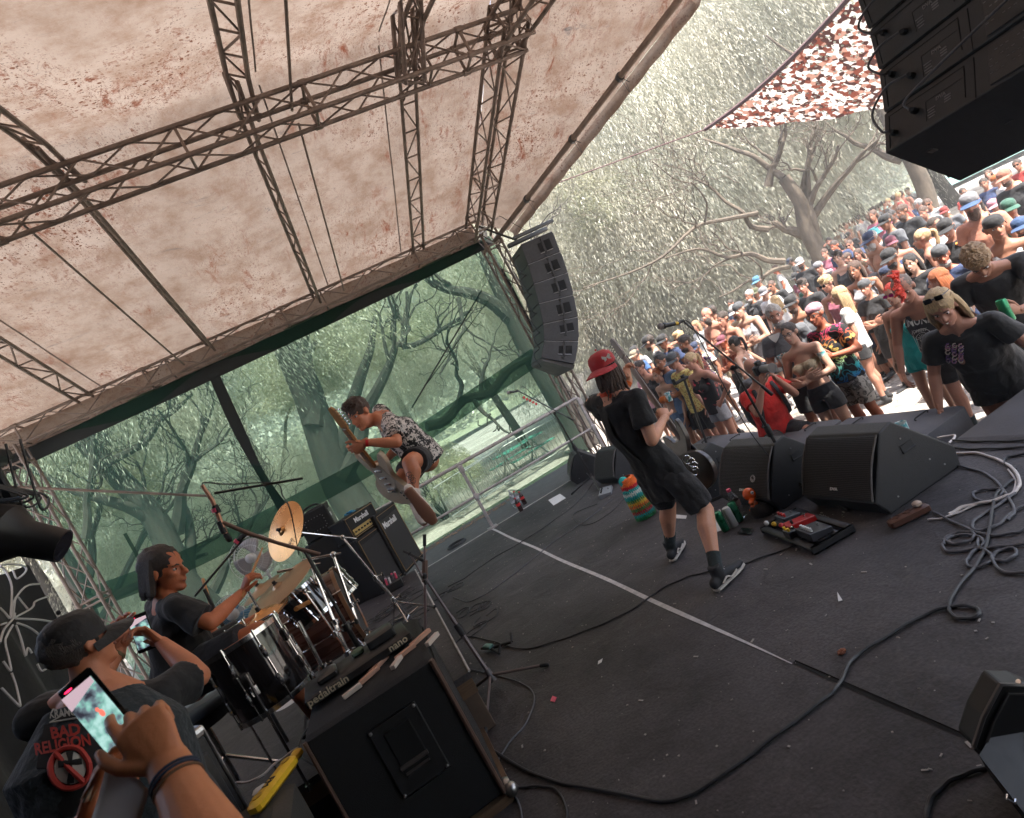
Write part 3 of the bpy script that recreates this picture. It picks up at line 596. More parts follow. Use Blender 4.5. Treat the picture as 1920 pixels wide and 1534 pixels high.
nstrip([onnet(400,700),onnet(440,790),onnet(485,880),onnet(535,960),onnet(560,1010)],lambda u:.16+.09*math.sin(u*9)*u,hem_m,'overlap_fold')
nstrip([onnet(150,1130),onnet(330,1060),onnet(560,945),onnet(780,820),onnet(1005,668)],.34,net_d,'double_strip',-.02)
nstrip([onnet(940,505),onnet(1020,655),onnet(1110,825)],.05,hem_m,'side_hem',-.02)
nstrip([onnet(235,1000),onnet(420,1330)],.05,net_d,'seam',-.02)
MB().sweep([onnet(903,545),onnet(772,765)],.014,6).build('strap',hem_m,net)
MB().sweep([onnet(918,560),onnet(800,720)],.008,5).build('strap',net_d,net)
nstrip([NP(-4.4,-.02),NP(0,.0),NP(3.9,.03)],.06,net_d,'bottom_hem')
# railing
rail=thing('stage_railing','galvanised tube railing along the far edge of the stage','railing',(1.32,9.2,0))
def rp(px,py,z=None):return aty(px,py,9.2)-Vector((1.32,9.2,0))
top0,top1=rp(700,966),rp(1060,752);zt=rp(853,875).z
MB().rod((-2.6,0,zt),(2.25,0,zt),.028,10).build('handrail',alu_rail,rail)
MB().rod((-2.6,0,zt*.5),(2.25,0,zt*.5),.02,10).build('midrail',alu_rail,rail)
for x in(-.0,2.28,-2.4):
 mb=MB();mb.bbox((x,0,zt/2),(.05,.05,zt),None,.008);mb.box((x,0,.012),(.16,.14,.024));mb.bbox((x,-.03,zt*.93),(.08,.05,.12));mb.bbox((x,-.03,zt*.5),(.08,.05,.09));mb.build('post',alu_rail,rail,False)
def barrier(loc,rz,label):
 t_=thing('crowd_barrier',label,'barrier',loc,rz,'steel crowd barriers behind the netting');mb=MB()
 mb.sweep(bez([(-1.1,0,.1),(-1.1,0,.95),(-1.0,0,1.07),(1.0,0,1.07),(1.1,0,.95),(1.1,0,.1)],5),.02,8);mb.rod((-1.1,0,.18),(1.1,0,.18),.016);mb.build('frame',steel,t_)
 mb=MB();[mb.rod((x,0,.18),(x,0,1.06),.007,5)for x in np.linspace(-1,1,17)];mb.build('bars',steel,t_)
 mb=MB();[mb.box((x,0,.05),(.05,.5,.03))for x in(-.9,.9)];mb.build('foot',steel,t_);return t_
g0=-.58
for(px,py,rz,lb)in((925,905,.35,'bent topped barrier behind the middle of the railing'),(1000,880,-.1,'barrier right of the picnic table'),(870,930,.3,'barrier nearest the jumping guitarist')):
 c=atz(px,py,g0);c=Vector((c.x,min(c.y,16),g0));barrier(c,rz,lb)
pt=thing('picnic_table','green slatted picnic table beyond the netting','table',atz(985,865,g0)*Vector((.92,.92,1)),.3);gp=M('green_table_paint',(.05,.22,.17),.6,ns=9,na=.2)
mb=MB();[mb.box((0,-.3+k*.15,.74),(1.7,.13,.03))for k in range(5)];mb.build('tabletop',gp,pt,False)
for s_ in(-1,1):mb=MB();mb.box((0,s_*.72,.44),(1.7,.26,.03));mb.build('bench',gp,pt,False)
for s_ in(-1,1):mb=MB();mb.rod((s_*.6,-.6,0),(s_*.6,.1,.74),.03);mb.rod((s_*.6,.6,0),(s_*.6,-.1,.74),.03);mb.rod((s_*.6,-.75,.42),(s_*.6,.75,.42),.025);mb.build('leg',steel,pt)
# black backdrop with line drawing
bk=thing('backdrop','black cloth backdrop painted with white palm tree lines','backdrop',(-4.25,6,0))
gm=grid(lambda y,z:Vector((.05*math.sin(y*5)+.03*math.sin(y*11+z),y-6,z)),np.linspace(-1.0,9.0,60),np.linspace(0,2.75,10));gm.build('cloth',black_cloth,bk)
def onback(px,py):v_=atx(px,py,-4.12);return v_-Vector((-4.25,6,0))
linem=M('painted_white_line',(.6,.6,.62),.8)
LN=[[(0,1205),(8,1180),(25,1160),(28,1150)],[(20,1160),(25,1130),(48,1100),(75,1095)],[(20,1155),(22,1100),(10,1070),(0,1062)],[(0,1060),(18,1058),(45,1062),(48,1072),(32,1085),(24,1070)],[(24,1160),(60,1140),(66,1128),(90,1118)],[(30,1160),(70,1162),(98,1166)],[(32,1168),(60,1180),(90,1205)],[(24,1172),(14,1190),(10,1205),(18,1240),(20,1258),(6,1240)],[(30,1172),(40,1200),(48,1230),(52,1215),(60,1225)],[(3,1290),(30,1318),(38,1322),(30,1285),(22,1262)],[(0,1172),(12,1168)],[(70,1245),(78,1258),(90,1252)],[(24,1160),(30,1120),(42,1130),(52,1142)],[(0,1140),(10,1150),(18,1160)]]
mb=MB();[mb.sweep(bez([onback(*p_)for p_ in l],4),.012,5)for l in LN];mb.build('drawing',linem,bk)
# camouflage shade sail
mt,N,Lk=nodes_of('camouflage_net');p=N['Principled BSDF'];out=N['Material Output'];tc=N.new('ShaderNodeTexCoord')
v=N.new('ShaderNodeTexVoronoi');v.inputs['Scale'].default_value=15;v.inputs['Randomness'].default_value=1;nn=N.new('ShaderNodeTexNoise');nn.inputs['Scale'].default_value=3;Lk.new(tc.outputs['Object'],v.inputs[0]);Lk.new(tc.outputs['Object'],nn.inputs[0])
sp=N.new('ShaderNodeSeparateColor');Lk.new(v.outputs['Color'],sp.inputs[0]);cr=N.new('ShaderNodeValToRGB');e=cr.color_ramp.elements;e[0].color=(.035,.014,.012,1);e[1].color=(.40,.37,.34,1);e[1].position=.62;k=e.new(.28);k.color=(.10,.028,.018,1);k=e.new(.48);k.color=(.22,.12,.09,1);cr.color_ramp.interpolation='CONSTANT';Lk.new(sp.outputs[0],cr.inputs[0]);Lk.new(cr.outputs[0],p.inputs['Base Color']);p.inputs['Roughness'].default_value=.8
v2=N.new('ShaderNodeTexVoronoi');v2.inputs['Scale'].default_value=13;Lk.new(tc.outputs['Object'],v2.inputs[0]);gt=N.new('ShaderNodeMath');gt.operation='LESS_THAN';gt.inputs[1].default_value=.27;Lk.new(v2.outputs['Distance'],gt.inputs[0])
tr=N.new('ShaderNodeBsdfTransparent');tl=N.new('ShaderNodeBsdfTranslucent');Lk.new(cr.outputs[0],tl.inputs[0]);m1=N.new('ShaderNodeMixShader');m1.inputs[0].default_value=.5;Lk.new(p.outputs[0],m1.inputs[1]);Lk.new(tl.outputs[0],m1.inputs[2]);m2=N.new('ShaderNodeMixShader');Lk.new(gt.outputs[0],m2.inputs[0]);Lk.new(m1.outputs[0],m2.inputs[1]);Lk.new(tr.outputs[0],m2.inputs[2]);Lk.new(m2.outputs[0],out.inputs[0])
A,B,C_=atd(1322,243,12.5),atd(1640,-60,9.5),atd(1760,178,11.5)
def tri(A,B,C_,n=26):
 vs=[];ix={};fs=[]
 for i in range(n+1):
  for j in range(n+1-i):
   u,v_=i/n,j/n;w_2=1-u-v_;p_=A*w_2+B*u+C_*v_;p_=p_+Vector((0,0,-.5*(u*v_+v_*w_2+u*w_2)+.05*noise.noise(p_*3)));ix[i,j]=len(vs);vs.append(p_-A)
 for i in range(n):
  for j in range(n-i):
   fs.append((ix[i,j],ix[i+1,j],ix[i,j+1]))
   if j<n-i-1:fs.append((ix[i+1,j],ix[i+1,j+1],ix[i,j+1]))
 return MB().add(vs,fs)
sail=thing('camouflage_sail','triangular red and white camouflage net strung between trees','shade sail',A)
tri(A,B,C_).build('net',MATS['camouflage_net'],sail)
def edge(a_,b_):return[a_.lerp(b_,t_)-A+Vector((0,0,-.5*t_*(1-t_)))for t_ in np.linspace(0,1,14)]
mb=MB();mb.sweep(edge(A,B),.035,6);mb.build('edge_rope',M('dark_rope',(.09,.05,.05),.9),sail)
MB().rod((0,0,0),(-3,3,1.2),.012,5).build('guy_rope',M('dark_rope',(.09,.05,.05),.9),sail)
# line arrays
CABM=black_paint;groove_m=M('groove_black',(.004,.004,.004),.9)
def lineseg(label,nodes,yA,yB,depth,group,mirror=False,name='line_array',wires=True,rear_detail=False,front_nodes=None):
 """nodes: list of (x,z) of rear edge from top to bottom; boxes stand between successive nodes"""
 o=Vector((nodes[0][0],(yA+yB)/2,nodes[0][1]));t_=thing(name,label,'loudspeaker array',o,0,group);yc=o.y;W_=abs(yB-yA)
 for i in range(len(nodes)-1):
  a_,b_=Vector((nodes[i][0],0,nodes[i][1])),Vector((nodes[i+1][0],0,nodes[i+1][1]));d=(b_-a_);L=d.length;d.normalize()
  f=Vector((-d.z,0,d.x));f=f if f.x>0 else-f
  if front_nodes:fa=Vector((front_nodes[i][0],0,front_nodes[i][1]));fb=Vector((front_nodes[i+1][0],0,front_nodes[i+1][1]))
  else:fa,fb=a_+f*depth+d*.02,b_+f*depth-d*.02
  g=.006;mb=MB();oo=Vector((o.x,0,o.z))
  c0=[a_+d*g,fa+d*g,fb-d*g,b_-d*g];c0=[c-oo for c in c0]
  sh=.14
  ring=[]
  for yy,s_ in((-W_/2,1),(W_/2,-1)):
   c=[p_.copy()for p_ in c0];k=0 if rear_detail else .16
   for j in(0,3):c[j].y=yy+s_*k
   for j in(1,2):c[j].y=yy+(s_*.12 if rear_detail else 0)
   ring.append(c)
  vs=ring[0]+ring[1];mb.add(vs,[(0,1,2,3),(7,6,5,4),(0,4,5,1),(1,5,6,2),(2,6,7,3),(3,7,4,0)])
  cab=mb.build('cabinet',CABM if rear_detail else M('sunlit_array_paint',(.035,.036,.040),.5,ns=25,na=.3,bump=.2,bs=180),t_,False)  # far boxes: black paint lightened, sunlight put into the colour
  bv=cab.modifiers.new('b','BEVEL');bv.width=.008;bv.segments=2
  gm_=MB();fc=(ring[0][1]+ring[0][2]+ring[1][1]+ring[1][2])/4;M3=Matrix((f,Vector((0,1,0)),f.cross(Vector((0,1,0))))).transposed();gm_.bbox(fc+f*.006,(.02,W_*.94,L*.9),M3,.006);gm_.build('grille',M('grille_steel',(.05,.05,.052),.5,.3,ns=80,na=.5,bump=.8,bs=400),cab,False)
  if not rear_detail:
   s0=ring[0]if yA<yB else ring[1];ax=(s0[1]-s0[0]);hh=(s0[3]-s0[0]);nrm=ax.cross(hh).normalized();nrm=nrm if nrm.y<0 else-nrm
   Ms=Matrix((ax.normalized(),nrm,ax.normalized().cross(nrm))).transposed()
   for(u,w2,hh2,nm,mtx,dep)in((.53,.13,.44,'handle',groove_m,.008),(.76,.19,.50,'handle',groove_m,.008)):
    c=s0[0]+ax*u+hh*.5+nrm*.001;mb=MB();mb.bbox(c,(ax.length*w2,dep,hh.length*hh2),Ms,.002);hd=mb.build(nm,mtx,cab,False)
    mb=MB();mb.rod(c+nrm*.01-ax*w2*.5+hh*.28,c+nrm*.01+ax*w2*.5+hh*.28,.006,6);mb.build('grip',steel,hd)
   mb=MB();c=s0[0]+ax*.61+hh*.5+nrm*.004;mb.bbox(c,(ax.length*.035,.012,hh.length*1.0),Ms,.002);mb.rod(c-hh*.42,c-hh*.42+nrm*.03,.012,8);mb.rod(c+hh*.42,c+hh*.42+nrm*.03,.012,8);mb.build('rigging',black_metal,cab,False)
   mb=MB();e0,e1=s0[0]+nrm*.002,s0[1]+nrm*.002;mb.rod(e0,e1,.004,5);mb.build('seam',M('scuffed_edge',(.35,.35,.36),.5),cab)
   if wires:
    mb=MB();rr_=ring[0][0].lerp(ring[0][3],.3);rr_=Vector((rr_.x-.01,rr_.y+.2,rr_.z));mb.sweep(bez([rr_,rr_+Vector((-.13,.03,-.06)),rr_+Vector((-.12,.03,-.28)),rr_+d*L+Vector((-.0,0,-.02))],6),.009,6);mb.build('link_cable',cable_black,cab)
  yield_=(cab,ring,d,f,L);BOXES.append(yield_)
 return t_
BOXES=[]
YF=9.0
rear=[(981,451),(995,490),(1006,527),(1016,564),(1024,603),(1026,635),(1020,668)];frn=[(1035,433),(1051,472),(1065,511),(1075,553),(1084,594),(1085,640),(1077,683)]
rn=[aty(x,y,YF)for x,y in rear];fn=[aty(x,y,YF)for x,y in frn]
far_array=lineseg('curved column of six black line array boxes hung by the far tower',[(v.x,v.z)for v in rn],YF,YF+.95,.6,'hanging line arrays',front_nodes=[(v.x,v.z)for v in fn])
o=Vector(far_array.location)
mb=MB();a_=rn[0]-o;mb.bbox(a_+Vector((.3,.45,.12)),(.8,.08,.07));mb.bbox(a_+Vector((.3,.1,.12)),(.8,.05,.06));mb.rod(a_+Vector((.1,.45,.15)),a_+Vector((-.35,.7,.75)),.02);mb.rod(a_+Vector((.4,.45,.15)),a_+Vector((.0,.8,1.0)),.006);mb.build('flying_frame',black_metal,far_array)
mb=MB();bt=[rn[6]-o,fn[6]-o];mb.add([bt[0]+Vector((0,.16,-.01)),bt[1]+Vector((0,0,-.01)),bt[1]+Vector((0,.95,-.01)),bt[0]+Vector((0,.79,-.01)),bt[0]+Vector((.0,.16,-.05)),bt[1]+Vector((-.03,.05,-.06)),bt[1]+Vector((-.03,.9,-.06)),bt[0]+Vector((0,.79,-.05))],[(0,1,5,4),(1,2,6,5),(2,3,7,6),(3,0,4,7),(4,5,6,7),(0,3,2,1)]);mb.build('bottom_plate',M('dusty_black',(.10,.095,.09),.8,ns=9,na=.3),far_array,False)
YN=2.9;BOXES.clear()
rear=[(1560,-110),(1600,-30+10),(1628,58),(1647,133),(1657,213),(1660,290)]
nodes=[(aty(x,y,YN).x,aty(x,y,YN).z)for x,y in rear]
fdx=[(.47,-.04),(.47,-.08),(.45,-.14),(.42,-.21),(.36,-.29),(.29,-.385)]
fnear=[(n_[0]+a_[0],n_[1]+a_[1])for n_,a_ in zip(nodes,fdx)]
near_array=lineseg('huge dark loudspeaker array seen from behind at the upper right',nodes,YN-1.12,YN,.47,'hanging line arrays',rear_detail=True,front_nodes=fnear)
o=Vector(near_array.location)
plug_m=rubber;amp_m=M('amp_panel',(.022,.021,.021),.5,ns=30,na=.3)
for bi,(cab,ring,d,f,L)in enumerate(BOXES):
 a_=ring[1][0];b_=ring[0][0];ac=ring[1][3];back=-f;yd=Vector((0,-1,0))
 Ms=Matrix((yd,back,yd.cross(back))).transposed()
 def RP(u,v_,h=.0):return a_+yd*(u*1.12)+d*(v_*L)+back*h
 mb=MB()
 for(u0,v0,u1,v1)in((.035,.14,.035,.86),(.035,.14,.47,.14),(.47,.14,.47,.8),(.52,.1,.52,.95),(.035,.5,.035,.9)):
  mb.rod(RP(u0,v0,.001),RP(u1,v1,.001),.003,4)
 mb.rod(RP(.26,.36,.001),RP(.46,.36,.001),.0018,4);mb.rod(RP(.26,.36,.001),RP(.26,.8,.001),.0018,4);mb.rod(RP(.02,.02,.001),RP(.98,.02,.001),.005,4)
 mb.build('panel_groove',M('groove_black',(.004,.004,.004),.9),cab)
 mb=MB();mb.bbox(RP(.78,.5,.004),(.42,.012,L*.78),Ms,.003);am=mb.build('amplifier_panel',amp_m,cab,False)
 mb=MB();[mb.rod(RP(.6+.025*k,.25+.14*r_,.010),RP(.612+.025*k,.25+.14*r_,.010),.0035,4)for k in range(9)for r_ in range(4)if(k*3+r_*5+bi)%4];mb.build('printed_legend',logo_grey,am)
 up_=-d
 lettering('DVA',.03,RP(.345,.45,.004),yd,up_,logo_grey,cab,bold=.001)
 mb=MB();[mb.box(RP(.29+.0*k,.58+.06*k,.002),(.05-.012*(k%2),.002,.006),Ms)for k in range(4)];[mb.box(RP(.38,.52+.055*k,.002),(.04,.002,.008),Ms)for k in range(3)];mb.build('printed_text_lines',logo_grey,cab,False)
 for(u,v_)in((.09,.3),(.20,.62))if bi<4 else((.07,.62),(.2,.42)):
  c=RP(u,v_);mb=MB();mb.sweep([c,c+back*.02,c+back*.055+yd*.02+d*.01],[.02,.019,.013],10);mb.build('connector',rubber,cab)
for bi in range(len(BOXES)-1):
 cab,ring,d,f,L=BOXES[bi];cab2,ring2,d2,f2,L2=BOXES[bi+1];yd=Vector((0,-1,0))
 c0=ring[1][0]+yd*(.20*1.12)+d*(.62*L)-f*.05;c1=ring2[1][0]+yd*(.09*1.12)+d2*(.3*L2)-f2*.05
 if bi==len(BOXES)-2:c1=ring2[1][0]+yd*(.07*1.12)+d2*(.62*L2)-f2*.05
 MB().sweep(bez([c0,c0-f*.05+d*.02-yd*.10,(c0+c1)/2-f*.07-yd*.12,c1-f*.06,c1],7),.0075,8).build('link_cable',cable_grey,cab)
cab,ring,d,f,L=BOXES[-1];yd=Vector((0,-1,0));c0=ring[1][0]+yd*(.2*1.12)+d*(.42*L)-f*.05
MB().sweep(bez([c0,c0-f*.03-d*.05,c0+yd*.2-f*.05-d*.1,c0+yd*.6-f*.03-d*.22,c0+yd*1.0-d*.35],7),.008,8).build('link_cable',cable_grey,cab)
bc=(ring[0][3]+ring[0][2]+ring[1][2]+ring[1][3])/4;mb=MB();Mb=Matrix((f,Vector((0,1,0)),f.cross(Vector((0,1,0))))).transposed()
for(u,v_)in((.02,-.02),(.05,-.07),(-.12,.33),(.1,.36)):mb.bbox(bc+f*u+Vector((0,v_,0))+d*.002,(.045,.045,.006),Mb,.002)
mb.build('pole_socket',rubber,cab,False)
# people
def skin(name,col,k=.06):
 m_=M(name,col,.5,ns=7,na=.12,bump=.12,bs=60,spec=.4);p_=m_.node_tree.nodes['Principled BSDF'];p_.inputs['Subsurface Weight'].default_value=k;p_.inputs['Subsurface Radius'].default_value=(.02,.008,.004);return m_
SK={'fair':skin('skin_fair',(.40,.23,.165)),'pink':skin('skin_pink',(.37,.18,.125)),'tan':skin('skin_tan',(.28,.13,.08)),'red':skin('skin_sunburnt',(.31,.10,.055)),'dark':skin('skin_deep',(.15,.07,.045)),'pale':skin('skin_pale',(.45,.29,.23))}
HAIRM={'brown':(.06,.03,.018),'black':(.014,.011,.01),'blond':(.42,.29,.15),'grey':(.30,.28,.26),'red':(.36,.09,.03),'ginger':(.30,.08,.02),'neon':(.85,.05,.02),'dark':(.03,.018,.012),'fair':(.26,.16,.08)}
def hairm(k):return M('hair_'+k,HAIRM[k],.55,ns=18,na=.5,scale=(6,6,.8),bump=.8,bs=60,sheen=.1)
def cloth(name,col,**kw):
 a=dict(rough=.85,ns=6,na=.22,bump=.8,bs=9,sheen=.12,bd=.035);a.update(kw);return M(name,col,**a)
iris_m=M('eye_dark',(.02,.015,.012),.2);white_m=M('eye_white',(.6,.57,.54),.3);lip_m=M('lips',(.32,.10,.08),.45);teeth_m=M('teeth',(.7,.68,.62),.35);brow_m=hairm('dark')
def wrinkle(me,amp=.006,f=9.,seed=0):
 n=len(me.vertices);co=np.empty(n*3,np.float32);no=np.empty(n*3,np.float32);me.vertices.foreach_get('co',co);me.vertices.foreach_get('normal',no);co=co.reshape(-1,3);no=no.reshape(-1,3)
 k=np.array([noise.noise(Vector((c[0]*f+seed,c[1]*f,c[2]*f*.6)))+.5*noise.noise(Vector((c[0]*f*2.3,c[1]*f*2.3+seed,c[2]*f*1.2)))for c in co])
 co+=no*(k*amp)[:,None];me.vertices.foreach_set('co',co.ravel());me.update();return me
def head_blobs(mb,H,s=1.0,jaw=1.0,smile=False):
 """H: 4x4 head matrix (forward +Y, up +Z, chin at origin)"""
 R3=H.to_3x3();T_=lambda x,y,z:H@Vector((x*s,y*s,z*s))
 B=lambda c,r,M3=None:mb.ball(T_(*c),tuple(k*s for k in r),R3@M3 if M3 else R3,20,14)
 B((0,-.012,.152),(.074,.094,.088));B((0,.022,.078),(.056*jaw,.066,.072));B((0,.060,.022),(.030*jaw,.028,.022));B((0,.028,.04),(.048*jaw,.052,.034))
 B((0,.062,.140),(.052,.024,.014));B((.036,.052,.098),(.022,.024,.018));B((-.036,.052,.098),(.022,.024,.018))
 mb.sweep([T_(0,.078,.132),T_(0,.095,.108),T_(0,.104,.092)],[.008*s,.010*s,.014*s],10,dome=True);B((.012,.090,.088),(.009,.012,.008));B((-.012,.090,.088),(.009,.012,.008))
 B((0,.082,.062),(.024,.014,.007));B((0,.080,.051),(.021,.014,.008))
 for k in(-1,1):B((k*.077,-.008,.112),(.010,.020,.031));B((k*.083,-.018,.12),(.006,.015,.022))
def face_parts(parent,H,s=1.0,smile=False,browmat=None,pre=None):
 T_=lambda x,y,z:H@Vector((x*s,y*s,z*s));R3=H.to_3x3()
 for k in(-1,1):
  e=MB().ball(T_(k*.030,.070,.122),(.0135*s,.009*s,.0075*s),R3,10,7).build('eye',white_m,parent)
  MB().ball(T_(k*.030,.0765,.1225),(.0065*s,.004*s,.0065*s),R3,8,6).build('iris',iris_m,e)
  MB().sweep([T_(k*.013,.086,.140),T_(k*.030,.085,.146),T_(k*.048,.070,.140)],[.003*s,.0045*s,.002*s],6).build('eyebrow',browmat or brow_m,parent)
 mo=MB().sweep([T_(-.024,.080,.058),T_(-.012,.091,.055),T_(0,.094,.054),T_(.012,.091,.055),T_(.024,.080,.058)],[.002*s,.0055*s,.0062*s,.0055*s,.002*s],8).build('mouth',lip_m,parent)
 if smile:MB().sweep([T_(-.018,.089,.057),T_(0,.098,.0555),T_(.018,.089,.057)],[.002*s,.0048*s,.002*s],6).build('teeth',teeth_m,mo)
def hand(mb,wr,d,nrm,side,curl=.35,s=1.0,spread=.12,thumb=.6,n=8,curls=None,palm=True):
 """wr wrist, d pointing direction, nrm palm normal (the way the palm faces), side +1: thumb on d x nrm side, -1 the other"""
 d=Vector(d).normalized();nrm=Vector(nrm);nrm=(nrm-d*nrm.dot(d)).normalized();t=d.cross(nrm)*side;wr=Vector(wr)
 L=.088*s
 mb.sweep([wr-d*.02*s,wr+d*.022*s,wr+d*.055*s,wr+d*.086*s],[(.026*s,.018*s),(.032*s,.017*s),(.041*s,.015*s),(.040*s,.012*s)],12,side=t,dome=True)
 mb.ball(wr+d*.03*s+t*.022*s+nrm*.008*s,(.018*s,.018*s,.018*s),None,10,7)
 ln=(.040,.026,.021);fl=(.93,1.04,.98,.78)
 for i in range(4):
  u=(1.5-i)/1.5;b=wr+d*(L-.008*s*abs(i-1.2)*.5)+t*(u*.030*s);dd=(d+t*(u*spread)).normalized();p=b;pts=[b-dd*.012*s,b];c=curls[i]if curls else curl*(1+.12*i)
  rr=[.0098*s,.0095*s]
  nl=nrm
  for j in range(3):
   cj=c if j else c*.9
   d2=(dd*math.cos(cj)+nl*math.sin(cj)).normalized();nl=(nl*math.cos(cj)-dd*math.sin(cj)).normalized();dd=d2
   p=p+dd*ln[j]*fl[i]*s;pts.append(p);rr.append((.0088,.0080,.0066)[j]*s)
  mb.sweep(pts,rr,n,dome=True)
 b=wr+d*.028*s+t*.028*s;td=(d*.75+t*.75+nrm*.25*thumb).normalized();p1=b+td*.034*s;td=(td+d*.5+nrm*.45*thumb-t*.15).normalized();p2=p1+td*.03*s;td=(td+d*.3+nrm*.4*thumb-t*.4*thumb).normalized()
 mb.sweep([b-(p1-b)*.35,b,p1,p2,p2+td*.024*s],[.013*s,.0135*s,.0112*s,.0105*s,.008*s],n,dome=True)
def shoe_mb(an,toe,s=1.0,up=(0,0,1),sole=False):
 """shoe from ankle joint to toe tip"""
 an,toe=Vector(an),Vector(toe);up=Vector(up);d=toe-an;d=(d-up*d.dot(up)).normalized();sd=d.cross(up);h=.085*s;b=an-up*h
 mb=MB();P=[b-d*.06*s,b+d*.02*s,b+d*.10*s,b+d*.165*s,b+d*.205*s]
 if sole:mb.sweep([p+up*.010*s for p in P],[(.033*s,.013*s),(.036*s,.013*s),(.045*s,.013*s),(.043*s,.013*s),(.028*s,.012*s)],14,side=sd,dome=True);return mb
 mb.sweep([P[0]+up*.045*s,P[1]+up*.05*s,P[2]+up*.04*s,P[3]+up*.03*s,P[4]+up*.027*s],[(.030*s,.035*s),(.034*s,.042*s),(.042*s,.032*s),(.040*s,.022*s),(.027*s,.017*s)],14,side=sd,dome=True)
 mb.sweep([b+up*.05*s,an+up*.01*s,an+up*.05*s],[.042*s,.043*s,.042*s],12,side=sd);return mb
def lerp(a,b,t):return Vector(a).lerp(Vector(b),t)
def body_skin(J,vox=.011,b=1.0,belly=1.0,fem=False,hand_kw=None,legs=True,s=1.0,feet=True,head=True,hands=True,jaw=1.0,raw_hands=False):
 mb=MB();latS=(J['shR']-J['shL']);latH=(J['hipR']-J['hipL']);lat=lambda t:(latH.normalized()*(1-t)+latS.normalized()*t)
 pel,ch,nk=J['pel'],J['chest'],J['neck'];wa=lerp(pel,ch,.45)
 mb.sweep([pel-(ch-pel).normalized()*.06*s,pel+(ch-pel)*.05,wa,lerp(wa,ch,.6),ch,lerp(ch,nk,.7)],[(.13*s*b,.10*s*b),(.158*s*b,.115*s*b*belly),(.135*s*b*(.92 if fem else 1),.10*s*b*belly),(.148*s*b,.11*s*b),(.158*s*b,.115*s*b),(.11*s,.075*s)],16,side=[lat(0),lat(0),lat(.4),lat(.7),lat(1),lat(1)],dome=True)
 mb.sweep([J['shL'],lerp(J['shL'],J['shR'],.5)+(nk-ch).normalized()*.01,J['shR']],[.056*s,.07*s,.056*s],12,dome=True)
 hc=J['H']@Vector((0,-.012,.04));mb.sweep([lerp(ch,nk,.75),nk,hc],[.066*s,.055*s*b**.5,.053*s],12,dome=True)
 mb.sweep([lerp(J['shL'],nk,.15),lerp(nk,hc,.3),lerp(J['shR'],nk,.15)],[.035*s,.058*s,.035*s],10)
 if fem:
  f=latS.cross(nk-ch).normalized();f=-f if f.dot(J['H'].to_3x3()@Vector((0,1,0)))<0 else f
  for k in(-1,1):mb.ball(ch+f*.085*s+latS.normalized()*k*.075*s-(nk-ch).normalized()*.02,.062*s)
 for S_ in 'LR':
  sh,el,wr=J['sh'+S_],J['el'+S_],J['wr'+S_];ab=b**.7
  mb.sweep([sh,lerp(sh,el,.3),lerp(sh,el,.75),el],[.056*s*ab,.053*s*ab,.043*s*ab,.040*s*ab],12,dome=True)
  mb.sweep([el,lerp(el,wr,.28),lerp(el,wr,.7),wr],[.040*s*ab,.042*s*ab,.032*s*ab,.026*s],12,dome=True)
  if legs:
   hp,kn,an=J['hip'+S_],J['kn'+S_],J['an'+S_]
   mb.sweep([lerp(hp,pel,.2),lerp(hp,kn,.25),lerp(hp,kn,.75),kn],[.092*s*b,.090*s*b,.066*s*ab,.057*s*ab],14,dome=True)
   kb=(an-kn).normalized();bk=latH.cross(kb).normalized();bk=-bk if bk.dot(J.get('back',Vector((0,-1,0))))<0 else bk
   mb.sweep([kn,lerp(kn,an,.3)+bk*.018*s,lerp(kn,an,.65)+bk*.006,an],[.056*s*ab,.060*s*ab,.042*s*ab,.034*s],12,dome=True)
   if feet and 'toe'+S_ in J:mb.sweep([an-Vector((0,0,.04*s)),lerp(an,J['toe'+S_],.5)-Vector((0,0,.02)),J['toe'+S_]],[.032*s,.033*s,.02*s],10,dome=True)
 if head:head_blobs(mb,J['H'],s*J.get('hs',1.0),jaw)
 if hands and not raw_hands:
  for S_,kw in(hand_kw or{}).items():hand(mb,J['wr'+S_],**kw)
 me=fuse(mb,vox,1,'body')
 if hands and raw_hands and hand_kw:
  hb=MB()
  for S_,kw in hand_kw.items():hand(hb,J['wr'+S_],n=7,**kw)
  join_meshes(me,hb)
 return me
